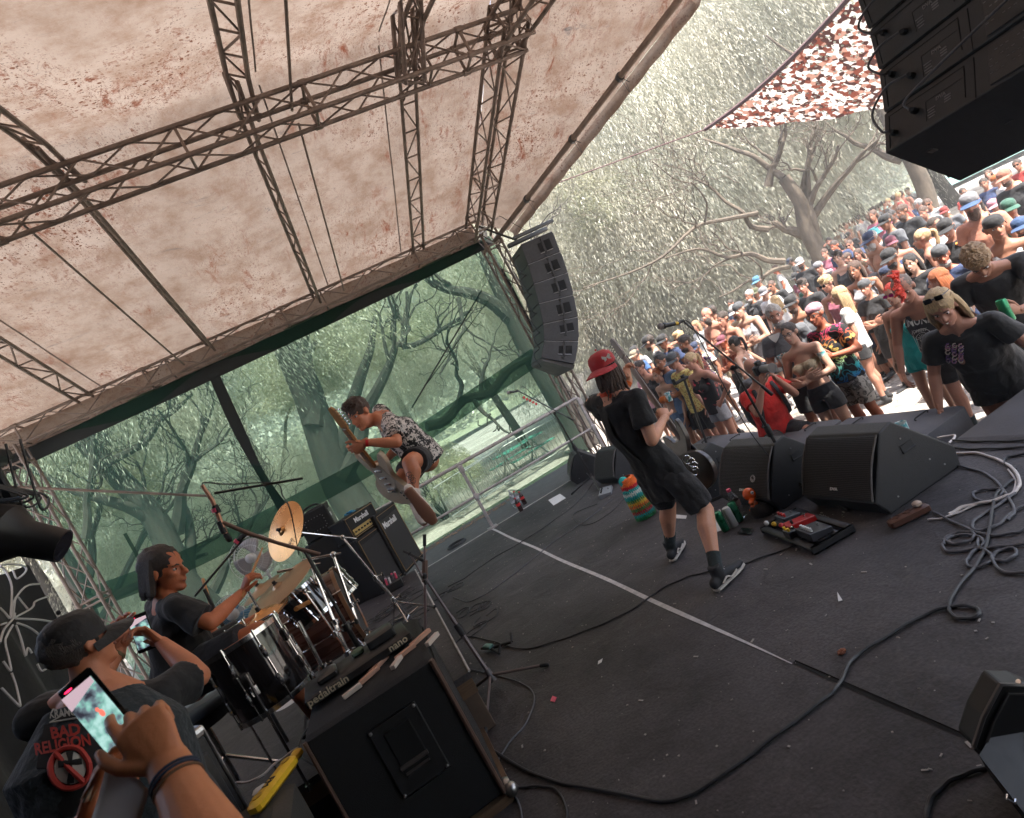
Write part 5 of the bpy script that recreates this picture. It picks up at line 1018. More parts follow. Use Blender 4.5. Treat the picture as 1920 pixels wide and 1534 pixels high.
CROWD=[(1894,311,33,'m','pink',(S,'brown'),('cap','peach'),'tee','black','beard','down',5,'just below the near speakers at the right edge','black'),(1841,336,24,'m','tan',(S,'dark'),n0,'tee','navy','','down',10,'left of the orange cap, far back','black'),(1865,329,26,'m','pink',(S,'brown'),('back','orange'),'tee','white','','down',-40,'far back under the speakers','grey'),(1894,346,30,'m','tan',(S,'dark'),('cap','yellow'),'tee','white','','down',45,'in front of the peach cap man','grey'),(1799,369,41,'m','pink',(S,'brown'),('visor','lgrey'),'tee','peach','lbeard','down',8,'tall in the middle of the back rows','black'),(1831,370,29,'w','tan',(T_,'dark'),n0,'tank','black','','down',-30,'behind the white jersey','black'),(1872,367,31,'m','pink',(S,'brown'),('cap','pink'),'tee','black','','down',25,'below the near speakers','black'),(1886,377,41,'m','pink',(S,'dark'),('cap','green'),'tee','green','','down',32,'near the right edge','black'),(1914,408,46,'m','tan',(S,'dark'),('cap','blue'),'tank','khaki','beard','cup',15,'cut by the right edge','black'),(1776,408,39,'m','pink',(S,'brown'),('cap','black'),'tee','black','','down',20,'smiling, with a small orange chest print','black'),(1845,409,50,'m','tan',(S,'fair'),('back','black'),'tank','white','','down',30,'in a white jersey trimmed navy','black'),(1713,403,25,'m','tan',n0,n0,'tee','navy','shades','down',10,'far back','black'),(1732,386,25,'m','pink',(S,'brown'),n0,'tee','black','','down',0,'right of the river','black'),(1740,372,23,'m','tan',(S,'brown'),n0,'tank','white','shades','down',10,'by the patchy tree trunk','red'),(1682,387,25,'m','tan',(S,'brown'),n0,'tee','black','lbeard','down',0,'in front of the turquoise river','black'),(1711,379,20,'m','pink',(S,'grey'),n0,'tee','blue','','down',-80,'turned away beside the trunk','black'),(1649,407,27,'m','tan',(S,'dark'),('cap','black'),'tee','grey','','down',-20,'in front of the dark haired man','black'),(1661,400,21,'m','dark',(S,'black'),n0,'tee','black','','down',20,'by the river','black'),(1732,416,33,'m','pink',(T_,'dark'),n0,'tee','white','beard','down',70,'looking left','black'),(1697,421,24,'w','fair',(Lh,'dark'),n0,'tank','black','','down',0,'with red lips','black'),(1706,440,37,'w','pink',(T_,'blond'),n0,'tank','black','','down',-50,'in profile','black'),(1665,432,23,'m','tan',(S,'brown'),n0,'tee','navy','shades','down',12,'beside the red and white cap','black'),(1662,447,31,'m','pink',(S,'brown'),('cap','maroon'),'tank','navy','beard','down',30,'left of the blond ponytail','black'),(1662,469,38,'m','tan',(S,'black'),('cap','black'),'tank','lgrey','shades beard','down',20,'mouth turned down','black'),(1713,473,40,'w','fair',(Lh,'black'),n0,'tee','black','','down',15,'smiling, behind the orange mohawk','black'),(1750,463,45,'m','red',(S,'grey'),('back','grey'),'tee','navy','beard','down',25,'older, grey bearded','black'),(1916,456,42,'m','tan',(S,'brown'),n0,'tank','khaki','','cup',0,'at the right edge','black'),(1806,352,20,'m','tan',(S,'dark'),n0,'tee','red','','down',50,'right of the blue cap, far back','black'),(1905,300,24,'m','tan',(S,'dark'),n0,'tee','red','shades','down',0,'highest at the right edge','black'),(1850,320,18,'w','pink',(Lh,'brown'),n0,'tee','white','','down',0,'behind the orange cap','black'),(1775,385,24,'m','tan',(S,'dark'),('cap','red'),'tee','grey','','down',15,'left of the peach shirt','black'),(1625,400,19,'w','tan',(Lh,'brown'),n0,'tee','maroon','','down',10,'with a shawl by the river','black'),(1637,429,25,'m','tan',(S,'brown'),('bucket','teal'),'tee','white','','down',0,'behind the bare chested man','black'),(1612,443,29,'m','tan',(S,'grey'),('cap','navy'),'none','black','lbeard','down',-15,'right of the navy sunglasses man','black'),(1591,451,21,'m','pink',(S,'brown'),n0,'tank','navy','shades','down',15,'far back left of the bare chest','black'),(1588,436,15,'m','dark',(S,'black'),('cap','black'),'tee','black','','down',0,'tiny, at the rear','black'),(1569,448,22,'m','red',(S,'dark'),n0,'tank','navy','beard','down',5,'beside the mossy trunk','black'),(1553,446,17,'m','pink',(S,'dark'),n0,'tee','black','','down',20,'rearmost by the mossy trunk','black'),(1527,466,16,'m','tan',(S,'dark'),('cap','black'),'tee','grey','','down',20,'rearmost in front of the trunk','black'),(1535,472,19,'m','pink',(S,'brown'),n0,'tee','maroon','','down',12,'below the trunk','black'),(1553,479,27,'m','fair',(Q,'dark'),n0,'tank','black','','down',10,'looking out over the front rows','black'),(1581,478,24,'m','pink',(S,'brown'),n0,'tank','lgrey','beard','down',-10,'in front of the beard by the trunk','black'),(1538,489,21,'m','fair',(S,'grey'),n0,'tee','pink','','down',10,'left of the quiff','black'),(1524,495,23,'m','pink',(S,'brown'),('back','lgrey'),'tee','black','','down',12,'left of the pink shirt','black'),(1496,485,21,'m','tan',(S,'dark'),('cap','white'),'tee','black','beard','down',20,'back left','black'),(1485,481,15,'m','dark',(S,'black'),('cap','navy'),'tee','black','','down',-60,'turned away at the back','black'),(1452,498,16,'m','red',(S,'brown'),n0,'tank','white','','down',-50,'alone at the far left back','black'),(1416,519,19,'m','tan',(S,'brown'),('cap','sky'),'tee','black','','down',10,'back left end','black'),(1420,538,20,'m','tan',(S,'brown'),('cap','olive'),'tank','white','','down',10,'below the bright blue cap','black'),(1434,536,23,'m','fair',(S,'grey'),('cap','lgrey'),'tee','white','','down',15,'behind the grey haired man','black'),(1446,527,21,'m','tan',(S,'brown'),n0,'tee','black','shades','down',15,'right of the light grey cap','black'),(1486,514,20,'m','tan',(S,'dark'),('cap','black'),'tee','maroon','','down',5,'behind the smiling dark haired man','black'),(1497,526,29,'m','pink',(Q,'dark'),n0,'tee','black','','down',10,'smiling in the centre','black'),(1541,521,33,'m','pink',(Q,'blond'),n0,'tank','maroon','shades','down',10,'centre of the crowd','black'),(1586,497,34,'w','tan',(Lh,'brown'),n0,'tank','lgrey','cup','cup',15,'tattooed arm','black'),(1613,528,37,'m','pink',(S,'brown'),('back','grey'),'tee','black','','down',10,'left of the pink sunglasses','black'),(1643,508,36,'m','tan',(S,'brown'),('back','navy'),'none','black','','down',-25,'behind the pink sunglasses','black'),(1481,556,35,'m','tan',(S,'brown'),('cap','black'),'tank','grey','shades beard','down',8,'behind the bandana man','black'),(1553,546,37,'w','pink',(Lh,'blond'),n0,'tee','white','','down',-55,'in profile facing right','black'),(1580,560,33,'m','tan',(S,'brown'),n0,'tee','navy','cup','cup',-10,'in long dark shorts holding a cup','black'),(1463,583,22,'w','pink',(Lh,'fair'),n0,'tee','white','shades','down',0,'between the grey shirt and the bandana','black'),(1446,557,25,'w','pink',(Lh,'blond'),n0,'tee','white','','down',-90,'seen from behind','black'),(1320,579,25,'m','pink',n0,n0,'none','black','lbeard','cross',10,'left end of the back row','khaki'),(1341,569,23,'m','tan',(S,'dark'),('cap','black'),'tank','black','beard','down',-50,'beside the bald bearded man','black'),(1342,591,28,'m','pink',(S,'dark'),n0,'none','black','','cross',5,'smiling, sunlit','black'),(1366,576,25,'m','tan',(S,'brown'),('cap','white'),'tank','khaki','shades beard','down',12,'left of the tall grey tank top','black'),(1366,564,18,'m','tan',(S,'dark'),n0,'tee','navy','shades','down',15,'rear left','black'),(1388,565,29,'m','fair',(S,'brown'),('back','grey'),'tank','lgrey','','cross',12,'arms folded, left centre','black'),(1396,548,22,'m','tan',(S,'grey'),n0,'tee','black','beard','down',0,'behind the folded arms','black'),(1372,600,22,'w','fair',(Lh,'ginger'),n0,'tank','navy','','down',10,'below the white cap','black'),(1374,614,23,'m','pink',(S,'brown'),('cap','navy'),'tee','grey','','down',10,'behind the dark haired woman in profile','black'),(1376,631,33,'w','fair',(T_,'black'),n0,'tank','white','','down',-65,'head turned right above the photographer','black'),(1346,633,28,'m','red',(S,'brown'),('cap','maroon'),'none','black','','cross',0,'sunburnt and grinning with folded arms','black'),(1281,629,29,'m','tan',(S,'dark'),n0,'shirt','redprint','beard','down',-12,'looking down','black'),(1292,607,20,'w','pink',(Lh,'fair'),n0,'tee','white','','down',0,'under the microphone boom','black'),(1304,640,26,'m','tan',(S,'dark'),('cap','navy'),'shirt','zebra','','down',5,'crossed by the microphone boom','black'),(1268,623,25,'m','pink',(Q,'blond'),n0,'tee','black','shades','down',10,'left of the red patterned shirt','black'),(1208,632,24,'m','fair',(S,'dark'),('cap','black'),'tee','black','beard','down',-35,'white chest print, left end','grey'),(1234,631,25,'m','tan',(S,'dark'),('cap','black'),'tee','navy','shades','down',12,'leaning left','black'),(1188,648,19,'m','pink',(S,'dark'),('cap','black'),'tank','lgrey','','down',5,'second from the left','black'),(1180,661,20,'m','tan',(S,'dark'),('cap','khaki'),'tee','blue','','down',5,'leftmost, behind the guitar neck','black'),(1205,673,27,'w','pink',(S,'dark'),n0,'tank','black','','down',10,'short dark fringe, behind the guitar neck','black'),(1230,667,31,'m','tan',(S,'black'),n0,'tee','denim','','down',8,'round faced, behind the orange top','black'),(1259,661,32,'m','pink',(S,'brown'),('cap','grey'),'shirt','floral','specs','down',5,'in yellow floral print','black'),(1290,663,35,'w','pink',(T_,'blond'),n0,'tank','roses','','hips',5,'denim shorts and red flowers on black','lgrey'),(1222,693,37,'w','fair',(T_,'ginger'),n0,'top','orange','','down',5,'in dark shorts at the left front','denim'),(1190,690,24,'w','pink',(Lh,'ginger'),n0,'tee','pink','','cross',0,'hidden behind the fretting hand','black'),(1431,578,41,'m','pink',(S,'grey'),n0,'tee','grey','beard cup','cup',50,'white heart print on his chest','black'),(1478,606,45,'w','fair',(T_,'dark'),n0,'top','khaki','specs','cross',22,'in a bikini top with folded arms','black'),(1520,571,44,'m','red',(S,'grey'),('band','pink'),'shirt','squiggle','specs cup','cupL',8,'in multicoloured squiggle print','camo'),(1649,540,47,'w','fair',(T_,'neon'),n0,'dress','turq','pshades','down',8,'arms hanging forward','turq'),(1768,499,49,'w','pale',(Lh,'ginger'),n0,'tank','black','','down',-60,'laughing, turned sideways','black'),(1310,600,18,'m','tan',(S,'dark'),n0,'tee','white','','down',0,'far left behind the boom','black'),(1416,565,22,'m','dark',(S,'black'),('cap','black'),'tank','black','','down',10,'behind the grey haired head','black'),(1510,500,20,'m','pink',(S,'dark'),n0,'tee','blue','','down',0,'small, left of the backwards cap','black'),(1600,470,24,'w','pink',(Lh,'brown'),n0,'tank','white','','down',0,'between the back rows','black'),(1690,450,24,'m','tan',(S,'dark'),('cap','grey'),'tee','black','','down',0,'behind the ponytail','black'),(1620,487,28,'m','pink',(S,'fair'),n0,'tee','lgrey','','down',10,'right of the tattooed arm','black'),(1510,545,26,'m','tan',(S,'brown'),('cap','green'),'tee','olive','','down',-8,'between the centre faces','black'),(1400,600,27,'m','tan',(S,'brown'),n0,'tank','navy','','cross',10,'left of the heart print','black'),(1800,430,30,'m','tan',(S,'dark'),n0,'tee','blue','','down',0,'between the black cap and the jersey','black'),(1870,470,38,'m','pink',(S,'brown'),n0,'tee','black','','down',10,'right of the jersey','black'),(1255,640,22,'w','fair',(Lh,'brown'),n0,'tee','navy','','down',5,'left of the blond sunglasses man','black'),]
if 'camo' not in CC:CC['camo']=(.22,.21,.2)
CC['roses']=(.02,.02,.02)
for i,c in enumerate(CROWD):
 c=list(c)
 if c[7]=='tank' and c[3]=='m' and c[2]<27:c[7]='tee'
 if c[10]=='down' and c[3]=='m':c[10]={3:'cross',5:'cup',8:'phone',11:'shade'}.get(i%13,'down')
 elif c[10]=='down' and i%5==1:c[10]='hips'
 if c[10]=='cup' and 'cup' not in c[9]:c[9]+=' cup'
 smile=i%3==0;hy=(0,14,-14)[i%3]if c[10]=='down' else 0;hp=(0,-8)[i%2]if c[10]=='down' else 0
 if c[7]=='tank' and c[8]=='roses':MATS.setdefault('cloth_roses',pattern('roses'))
 if c[13]=='camo':MATS.setdefault('cloth_camo',pattern('camo'))
 if c[3]=='w':hy=(0,14)[i%2]if c[10]=='down' else 0;hp=0
 person(*c,hy=hy,hp=hp,smile=smile)
for k,v_ in POSES.items():
 if k[0]=='face':
  for ch in list(v_.children):
   for g_ in list(ch.children):bpy.data.objects.remove(g_)
   bpy.data.objects.remove(ch)
  bpy.data.objects.remove(v_)
rg2=random.Random(5)
P_=pose_set(('down',0,0,False))
for i in range(16):
 px=1565+i*9+rg2.uniform(-3,3);py=437-(px-1565)*.56-6;hd=atd(px,py,24+rg2.uniform(0,5))
 t=thing('person',['first','second','third','fourth','fifth','sixth','seventh','eighth','ninth','tenth','eleventh','twelfth','thirteenth','fourteenth','fifteenth','rightmost'][i]+' tiny figure from the left on the river bank behind the crowd','person',V(hd.x,hd.y,hd.z-1.72),rg2.uniform(0,6),'distant figures on the river bank')
 link_mesh('body',P_['body'],SK['pink'],t);link_mesh('shorts',P_['shorts'],ccm(rg2.choice(['red','blue','black','navy'])),t);wear('hair',S,hairm(rg2.choice(['brown','dark','blond'])),t,P_['H'])
 if i%2:link_mesh('shirt',P_['tee'],ccm(rg2.choice(['white','red','lgrey','pink'])),t)
# amplifiers, drums, monitors, stands
def at0(px,py,z=0.):return atz(px,py,z)
grille_m=M('speaker_grille',(.035,.033,.033),.55,.2,ns=60,na=.45,bump=.9,bs=300)
def mline(mat_name='grille_lines'):
 return grille_m
def wedge(loc,rz,w,label,logo=True,s=1.0,sticker=False,dh=None):
 """front (grille) faces local -x (towards the band)"""
 t=thing('stage_monitor',label,'stage monitor',loc,rz,'wedge monitors along the stage front');w2=w/2
 prof=[(-.27,.0),(-.33,.10),(-.10,.42),(.0,.44),(.30,.12),(.28,0)];prof=[(x*s,z*s)for x,z in prof]
 mb=MB();mb.prism([V(x,-w2,z)for x,z in prof],(0,0,0),(0,w,0));c=mb.build('cabinet',CABM,t,False);bv=c.modifiers.new('b','BEVEL');bv.width=.012;bv.segments=2
 a_,b_=V(prof[1][0],0,prof[1][1]),V(prof[2][0],0,prof[2][1]);d=(b_-a_).normalized();n_=V(-d.z,0,d.x);n_=n_ if n_.x<0 else-n_;M3=Matrix((V(0,1,0),d,V(0,1,0).cross(d))).transposed();L=(b_-a_).length
 mb=MB();K=7;pts=[]
 for i in range(K):
  u=i/(K-1);pts.append(a_.lerp(b_,.03+.94*u)+n_*(.004+.022*math.sin(math.pi*u)))
 vs=[];
 for p_ in pts:vs+=[p_+V(0,-w2*.95,0),p_+V(0,w2*.95,0)]
 mb.add(vs,[(2*i,2*i+1,2*i+3,2*i+2)for i in range(K-1)]);g=mb.build('grille',grille_m,t)
 mb=MB();[mb.rod(pts[0].lerp(pts[-1],u)+n_*(.006+.022*math.sin(math.pi*u))+V(0,-w2*.93,0),pts[0].lerp(pts[-1],u)+n_*(.006+.022*math.sin(math.pi*u))+V(0,w2*.93,0),.0022,4)for u in np.linspace(.03,.97,34)];mb.build('slots',M('grille_slot',(.075,.068,.064),.5),g)
 for s_ in(-1,1):
  mb=MB();mb.sweep([V(p_.x,s_*w2*.96,p_.z)+n_*.004 for p_ in pts],.007,6);mb.build('rim',M('worn_edge',(.11,.10,.095),.6,ns=20,na=.4),g)
  mb=MB();mb.bbox((.02,s_*(w2+.001),.27*s),(.10,.006,.05),None,.003);mb.rod((-.03,s_*(w2+.006),.25*s),(.07,s_*(w2+.006),.25*s),.007,6);mb.build('handle',rubber,t)
  mb=MB();[mb.rod((x,s_*w2,z),(x,s_*(w2+.004),z),.006,6)for x,z in((.2,.07),(-.2,.07),(.0,.36),(.12,.15))];mb.build('screw',steel,t)
 if logo:
  q=a_.lerp(b_,.16)+n_*.022;mb=MB();mb.bbox(q+V(0,.0,0),(.072,.034,.004),M3,.002);bd=mb.build('badge',M('badge_black',(.01,.01,.01),.4),t,False)
  lettering('DVA',.026,q+n_*.0035,V(0,-1,0),d,logo_white,bd,bold=.0012,sc=(1.25,1))
 if sticker:q=a_.lerp(b_,.38)+n_*.03+V(0,-w2*.42,0);M4=Matrix((d,n_,d.cross(n_))).transposed();mb=MB();mb.sweep([q+(d*math.cos(t_)+V(0,1,0)*math.sin(t_))*.026 for t_ in np.linspace(0,6.28,16)],.003,5);mb.sweep([q+d*.02,q-V(0,.02,0),q-d*.02,q+V(0,.014,0)],.003,5);mb.build('sticker',logo_white,t)
 return t
W_=[((1100,893),'pale grey scuffed wedge monitor farthest away, under the netting corner',.55,-.30,1.0),((1165,893),'wedge monitor second from the far end, behind the guitarist',.55,.12,1.0),((1262,900),'wedge monitor partly hidden by the guitarist hips',.55,-.05,.95),((1325,920),'slotted wedge monitor right of the guitarist knee',.60,.10,1.05),((1455,925),'wide wedge monitor with a white round sticker behind the microphone stand',.66,-.02,1.08),((1643,925),'largest wedge monitor, its dark end facing the camera',.64,-.06,1.10)]
for i,((px,py),lb,w,rz,s)in enumerate(W_):
 p_=at0(px,py);wedge((p_.x+.08,p_.y,0),rz,w,lb,i>3,s,i==4)
def sub(loc,rz,size,label,side_logo=True):
 t=thing('subwoofer',label,'subwoofer',loc,rz,'subwoofers lying in front of the stage');x,y,z=size
 mb=MB();mb.bbox((0,0,z/2),size,None,.02);mb.build('cabinet',M('dusty_sub_paint',(.085,.085,.095),.62,ns=5,na=.25,bump=.2,bs=60),t)
 mb=MB();mb.bbox((x/2+.004,0,z/2),(.02,y*.94,z*.9),None,.006);mb.build('grille',grille_m,t)
 for k in(-.28,.28):mb=MB();mb.sweep(bez([V(.1,y*k,z+.001),V(.1,y*k,z+.02),V(.1+.14,y*k,z+.02),V(.24,y*k,z+.001)],3),.006,6);mb.build('handle',rubber,t)
 if side_logo:lettering('DVA',.10,(-.03,-y/2-.003,z*.55),(-1,0,0),(0,0,-1),logo_grey if False else M('logo_black',(.008,.008,.008),.5),t,bold=.004,sc=(1.3,1),ext=.002)
 return t
s1=atz(1690,790,-.12)
sub((3.87,s1.y-.05,-.62),0,(.66,1.15,.60),'black subwoofer with its logo end showing and a cup on top')
sub((3.87,s1.y+1.18,-.62),0,(.66,1.15,.60),'black subwoofer behind the largest wedge monitor',False)
sub((3.87,s1.y+2.45,-.62),0,(.66,1.1,.56),'subwoofer hidden behind the middle wedge monitors',False)
sub((4.02,s1.y-1.72,-.62),0,(.96,1.5,.62),'broad grey topped subwoofer at the right edge',False)
cpp=atz(1703,828,-.02);t=bpy.data.objects.new('plastic_cup',CUPM['cup']);COL.objects.link(t);t.location=cpp;t.scale=(1.15,1.15,1.15);tag(t,'printed plastic beer cup standing alone on the subwoofer','cup')
RH=.40
ra=atz(875,1262,RH);rb=atz(800,1105,RH)
rxe=(ra.x+rb.x)/2;ry0=ra.y;ry1=7.4
riser=thing('drum_riser','low carpeted drum riser with a bare plywood edge','riser',(rxe,ry0,0));
mb=MB();mb.box((-1.6,(ry1-ry0)/2,RH-.02),(3.2,ry1-ry0,.04));mb.build('top',carpet,riser,False)
mb=MB();mb.box((-1.6,.0+.02,RH-.085),(3.2-.01,.04,.09));mb.box((-.02,(ry1-ry0)/2,RH-.085),(.035,ry1-ry0-.05,.09));mb.build('edge',ply,riser,False)
mb=MB();mb.rod((0.005,.0,RH+.002),(0.005,ry1-ry0,RH+.002),.008,6);mb.build('trim',M('deck_trim_light',(.45,.42,.4)),riser)
for(x,y)in((-.09,.12),(-1.5,.12),(-.09,1.6),(-.09,2.9)):MB().bbox((x,y,(RH-.13)/2),(.16 if y<1 else .08,.09,RH-.13),None,.005).build('leg',M('leg_wood',(.10,.065,.045),.7,ns=6,na=.3),riser,False)
mb=MB();mb.box((-1.5,.3,RH*.4),(2.6,.02,RH*.75));mb.build('skirt',black_cloth,riser,False)
def up_from(base,z):return V(base.x,base.y,z)
def amp_box(name,parent,c,size,mat=tolex,b=.012,corners=True,piping=False):
 mb=MB();mb.bbox(c,size,None,b);o=mb.build(name,mat,parent)
 if corners:
  [MB().ball((c[0]+sx*(size[0]/2-.012),c[1]+sy*(size[1]/2-.012),c[2]+sz*(size[2]/2-.012)),.022,None,8,6).build('corner_cap',black_plastic,o)for sx in(-1,1)for sy in(-1,1)for sz in(-1,1)]
 return o
bp_=atz(700,1100,RH);
B0=V(atz(745,1150,RH).x-.30,atz(745,1150,RH).y+.0,RH)
C0=atz(705,1116,RH);bx,by=C0.x,C0.y
bs_=thing('bass_amplifier','tall black bass stack, a riveted head on its cabinet, behind the drums','amplifier',(bx,by,RH))
cabb=amp_box('speaker_cabinet',bs_,(-.21,.33,.45),(.42,.66,.90));MB().bbox((.004,.33,.45),(.015,.60,.84),None,.004).build('grille',M('silver_grille_cloth',(.085,.085,.085),.8,ns=90,na=.4,bump=.5,bs=500),cabb)
hdb=amp_box('amplifier_head',bs_,(-.20,.33,1.075),(.36,.62,.33));
mb=MB();M2=[(x,z)for x in np.linspace(-.29,-.11,6)for z in(1.0,1.15)]+[(x,z)for x in(-.31,-.09)for z in np.linspace(1.02,1.13,4)];[mb.ball((x,.014,z),.0065,None,6,4)for x,z in M2];mb.build('rivets',steel,hdb)
mb=MB();mb.sweep([(-.27,.012,1.03),(-.13,.012,1.03),(-.13,.012,1.12),(-.27,.012,1.12),(-.27,.012,1.03)],.004,4);mb.build('vent_slot',rubber,hdb)
mb=MB();mb.sweep(bez([(-.3,.2,1.24),(-.25,.2,1.285),(-.12,.2,1.285),(-.08,.2,1.24)],4),.014,8);mb.build('handle',rubber,hdb)
mb=MB();mb.bbox((-.02,.33,1.06),(.02,.56,.22),None,.004);mb.build('control_panel',M('dark_panel',(.05,.05,.055),.4,.3),hdb);MB().bbox((-.008,.12,1.10),(.01,.09,.05)).build('logo_plate',logo_white,hdb)
mb=MB();[mb.rod((-.24,.10+.10*k,1.245),(-.06,.10+.10*k,1.245),.012,8)for k in range(3)];mb.rod((-.33,.12,1.25),(-.33,.12,1.30),.02,8);mb.build('effects_rack',black_plastic,hdb)
def guitar_stack(base,rz,label,head=True,h=.72,w=.70,cat='amplifier'):
 t=thing('guitar_amplifier',label,cat,base,rz);c=amp_box('speaker_cabinet',t,(-.17,0,h/2),(.34,w,h))
 g=MB().bbox((.003,0,h*.46),(.012,w*.9,h*.84),None,.004).build('grille',grille_m,c)
 mb=MB();z0,z1,y1=.035,h-.035,w/2-.03;mb.sweep([(.012,-y1,z0),(.012,y1,z0),(.012,y1,z1),(.012,-y1,z1),(.012,-y1,z0)],.005,5);mb.build('piping',M('gold_piping',(.35,.22,.10),.4,.3),c)
 if head:
  hd=amp_box('amplifier_head',t,(-.14,0,h+.14),(.25,w*.96,.27));MB().bbox((-.008,0,h+.075),(.012,w*.82,.075),None,.003).build('gold_panel',M('gold_panel',(.48,.36,.14),.35,.6,ns=12,na=.15),hd)
  mb=MB();[mb.rod((-.004,-.22+.06*k,h+.075),(.014,-.22+.06*k,h+.075),.011,8)for k in range(8)];mb.build('knobs',black_plastic,hd)
  lettering('Marshall',.085,(-.012,0,h+.19),(0,1,0),(0,0,1),logo_white,hd,bold=.002)
  mb=MB();mb.sweep([(-.01,-w*.45,h+.02),(-.01,w*.45,h+.02),(-.01,w*.45,h+.26),(-.01,-w*.45,h+.26),(-.01,-w*.45,h+.02)],.004,5);mb.build('piping',M('gold_piping',(.35,.22,.10)),hd)
 else:lettering('Marshall',.11,(.016,-.05,h*.78),(0,1,0),(0,0,1),logo_white,c,bold=.003)
 return t
g1=atz(757,1092,RH);guitar_stack((g1.x-.06,g1.y+.28,RH),R_(-38),'guitar amplifier head with gold panel standing on its cabinet',True,.70,.62)
g2=atz(786,1068,RH);guitar_stack((g2.x-.02,g2.y+.42,RH),R_(-30),'slanted guitar cabinet beside the gold panelled amplifier',False,.82,.60)
blue=M('blue_cloth',(.03,.22,.42),.8,ns=20,na=.3);q_=aty(657,965,by+.3);o=lump_ball((0,0,0),(.07,.09,.04),20,.5,3).build('rag',blue);o.location=q_;tag(o,'crumpled bright blue cloth lying between the two amplifier heads','cloth')
drumblk=M('drum_wrap_black',(.012,.009,.009),.12,ns=3,na=.5,coat=.8);kickm=M('kick_shell_brown',(.10,.035,.022),.28,ns=2.2,na=.5,scale=(1,1,9),coat=.4);head_m=M('drum_head',(.55,.52,.46),.5,ns=6,na=.12)
bronze=M('cymbal_bronze',(.62,.33,.13),.27,.92,ns=3,na=.25);bronze2=M('cymbal_dull',(.34,.24,.15),.38,.85,ns=4,na=.3)
def drum(name,label,c,ax,r,h,shell,lugs=8,legs=None,top=True,group=None,up=None):
 """c: centre of the batter head, ax: axis from batter head to bottom head"""
 ax=V(*ax).normalized();fr=frame(ax,up);t=thing(name,label,'drum',c);t.rotation_euler=(0,0,0)
 m4=fr.to_4x4()
 mb=MB();mb.lathe([(r*.99,.0),(r,.012),(r,h-.012),(r*.99,h)],m4,40);mb.build('shell',shell,t)
 for k,z in enumerate((0,h)):
  mb=MB();mb.lathe([(0,z+(.004 if k==0 else-.004)),(r*.98,z+(.004 if k==0 else-.004))],m4,40);mb.build('drumhead',head_m if name!='bass_drum' or k==0 else black_cloth,t)
  mb=MB();z0=z-.012 if k==0 else z-.02;mb.lathe([(r*.985,z0+.004),(r*1.0,z0),(r*1.035,z0+.002),(r*1.035,z0+.03),(r*1.01,z0+.032),(r*.985,z0+.02)],m4,40);mb.build('hoop',chrome if name!='bass_drum' else M('kick_hoop',(.25,.12,.06),.3,coat=.3),t)
 for i in range(lugs):
  a=2*math.pi*(i+.3)/lugs;u=V(math.cos(a),math.sin(a),0);mb=MB();p_=lambda rr,z:m4@(u*rr+V(0,0,z))
  mb.rod(p_(r*1.045,.0),p_(r*1.045,h),.0035,6);mb.sweep([p_(r*1.02,h*.18),p_(r*1.045,h*.22),p_(r*1.045,h*.34),p_(r*1.02,h*.38)],[.006,.012,.012,.006],8);mb.sweep([p_(r*1.02,h*.62),p_(r*1.045,h*.66),p_(r*1.045,h*.78),p_(r*1.02,h*.82)],[.006,.012,.012,.006],8)
  mb.rod(p_(r*1.04,-.02),p_(r*1.04,.02),.007,6);mb.rod(p_(r*1.04,h-.02),p_(r*1.04,h+.015),.007,6);mb.build('lug',chrome,t)
 return t,m4
ft=aty(451,1196,3.72);up_t=V(.06,-.06,-1)
ftom,_m=drum('floor_tom','large black floor tom nearest the camera with chrome hoops',ft,(.04,-.04,-1),.215,.40,drumblk)
for a in(30,150,270):
 u=V(math.cos(R_(a)),math.sin(R_(a)),0);mb=MB();mb.rod(u*.24+V(0,0,-.15),u*.24+V(0,0,-(ft.z-RH)),.008);mb.rod(u*.24+V(0,0,-(ft.z-RH)+.03),u*.24+V(0,0,-(ft.z-RH)),.015);mb.bbox(u*.225+V(0,0,-.25),(.04,.04,.07));mb.build('leg',chrome,ftom)
kc=aty(662,1128,4.95);
kick,_m=drum('bass_drum','brown bass drum lying on its side facing the audience',V(kc.x-.52,kc.y,max(kc.z,RH+.31)),(1,0,0),.31,.50,kickm,8)
for s_ in(-1,1):MB().rod((.44,s_*.2,-.2),(.54,s_*.40,RH-max(kc.z,RH+.31)+.0),.009).build('spur',chrome,kick)
rt_=aty(560,1108,4.75);drum('rack_tom','black rack tom mounted above the bass drum',rt_,(.25,-.1,-1),.165,.24,drumblk,6)
rt2=aty(610,1085,5.3);drum('rack_tom','second rack tom half hidden behind the cymbal stands',rt2,(.25,-.05,-1),.15,.22,drumblk,6)
sn=aty(408,1196,4.15);drum('snare_drum','shallow chrome snare drum between the drummer knees',sn,(.05,-.08,-1),.178,.14,chrome,8)
def cymbal(label,c,n,r,mat,stand_to=None,name='cymbal',txt=None,tilt_arm=True):
 fr=frame(n).to_4x4();t=thing(name,label,'cymbal',c)
 mb=MB();mb.lathe([(0,.032),(.02,.030),(.038,.014),(.042,.010),(r*.6,.0),(r,-.018),(r,-.0205),(r*.6,-.003),(.04,.007),(0,.028)],fr,48);mb.build('plate',mat,t)
 mb=MB();mb.lathe([(0,.055),(.012,.055),(.012,.035),(.018,.034),(.018,.028),(0,.028)],fr,12);mb.build('wing_nut',rubber,t)
 if txt:
  r3=fr.to_3x3();nz=r3@V(0,0,1)
  dn2=(V(0,-1,-.6)-nz*nz.dot(V(0,-1,-.6))).normalized();rr=dn2.cross(nz)
  lettering(txt,.05,dn2*r*.72+nz*.004,-rr if(-rr).dot(rt)>0 else rr,-dn2,M('cymbal_ink',(.03,.02,.01),.5),t)
 return t
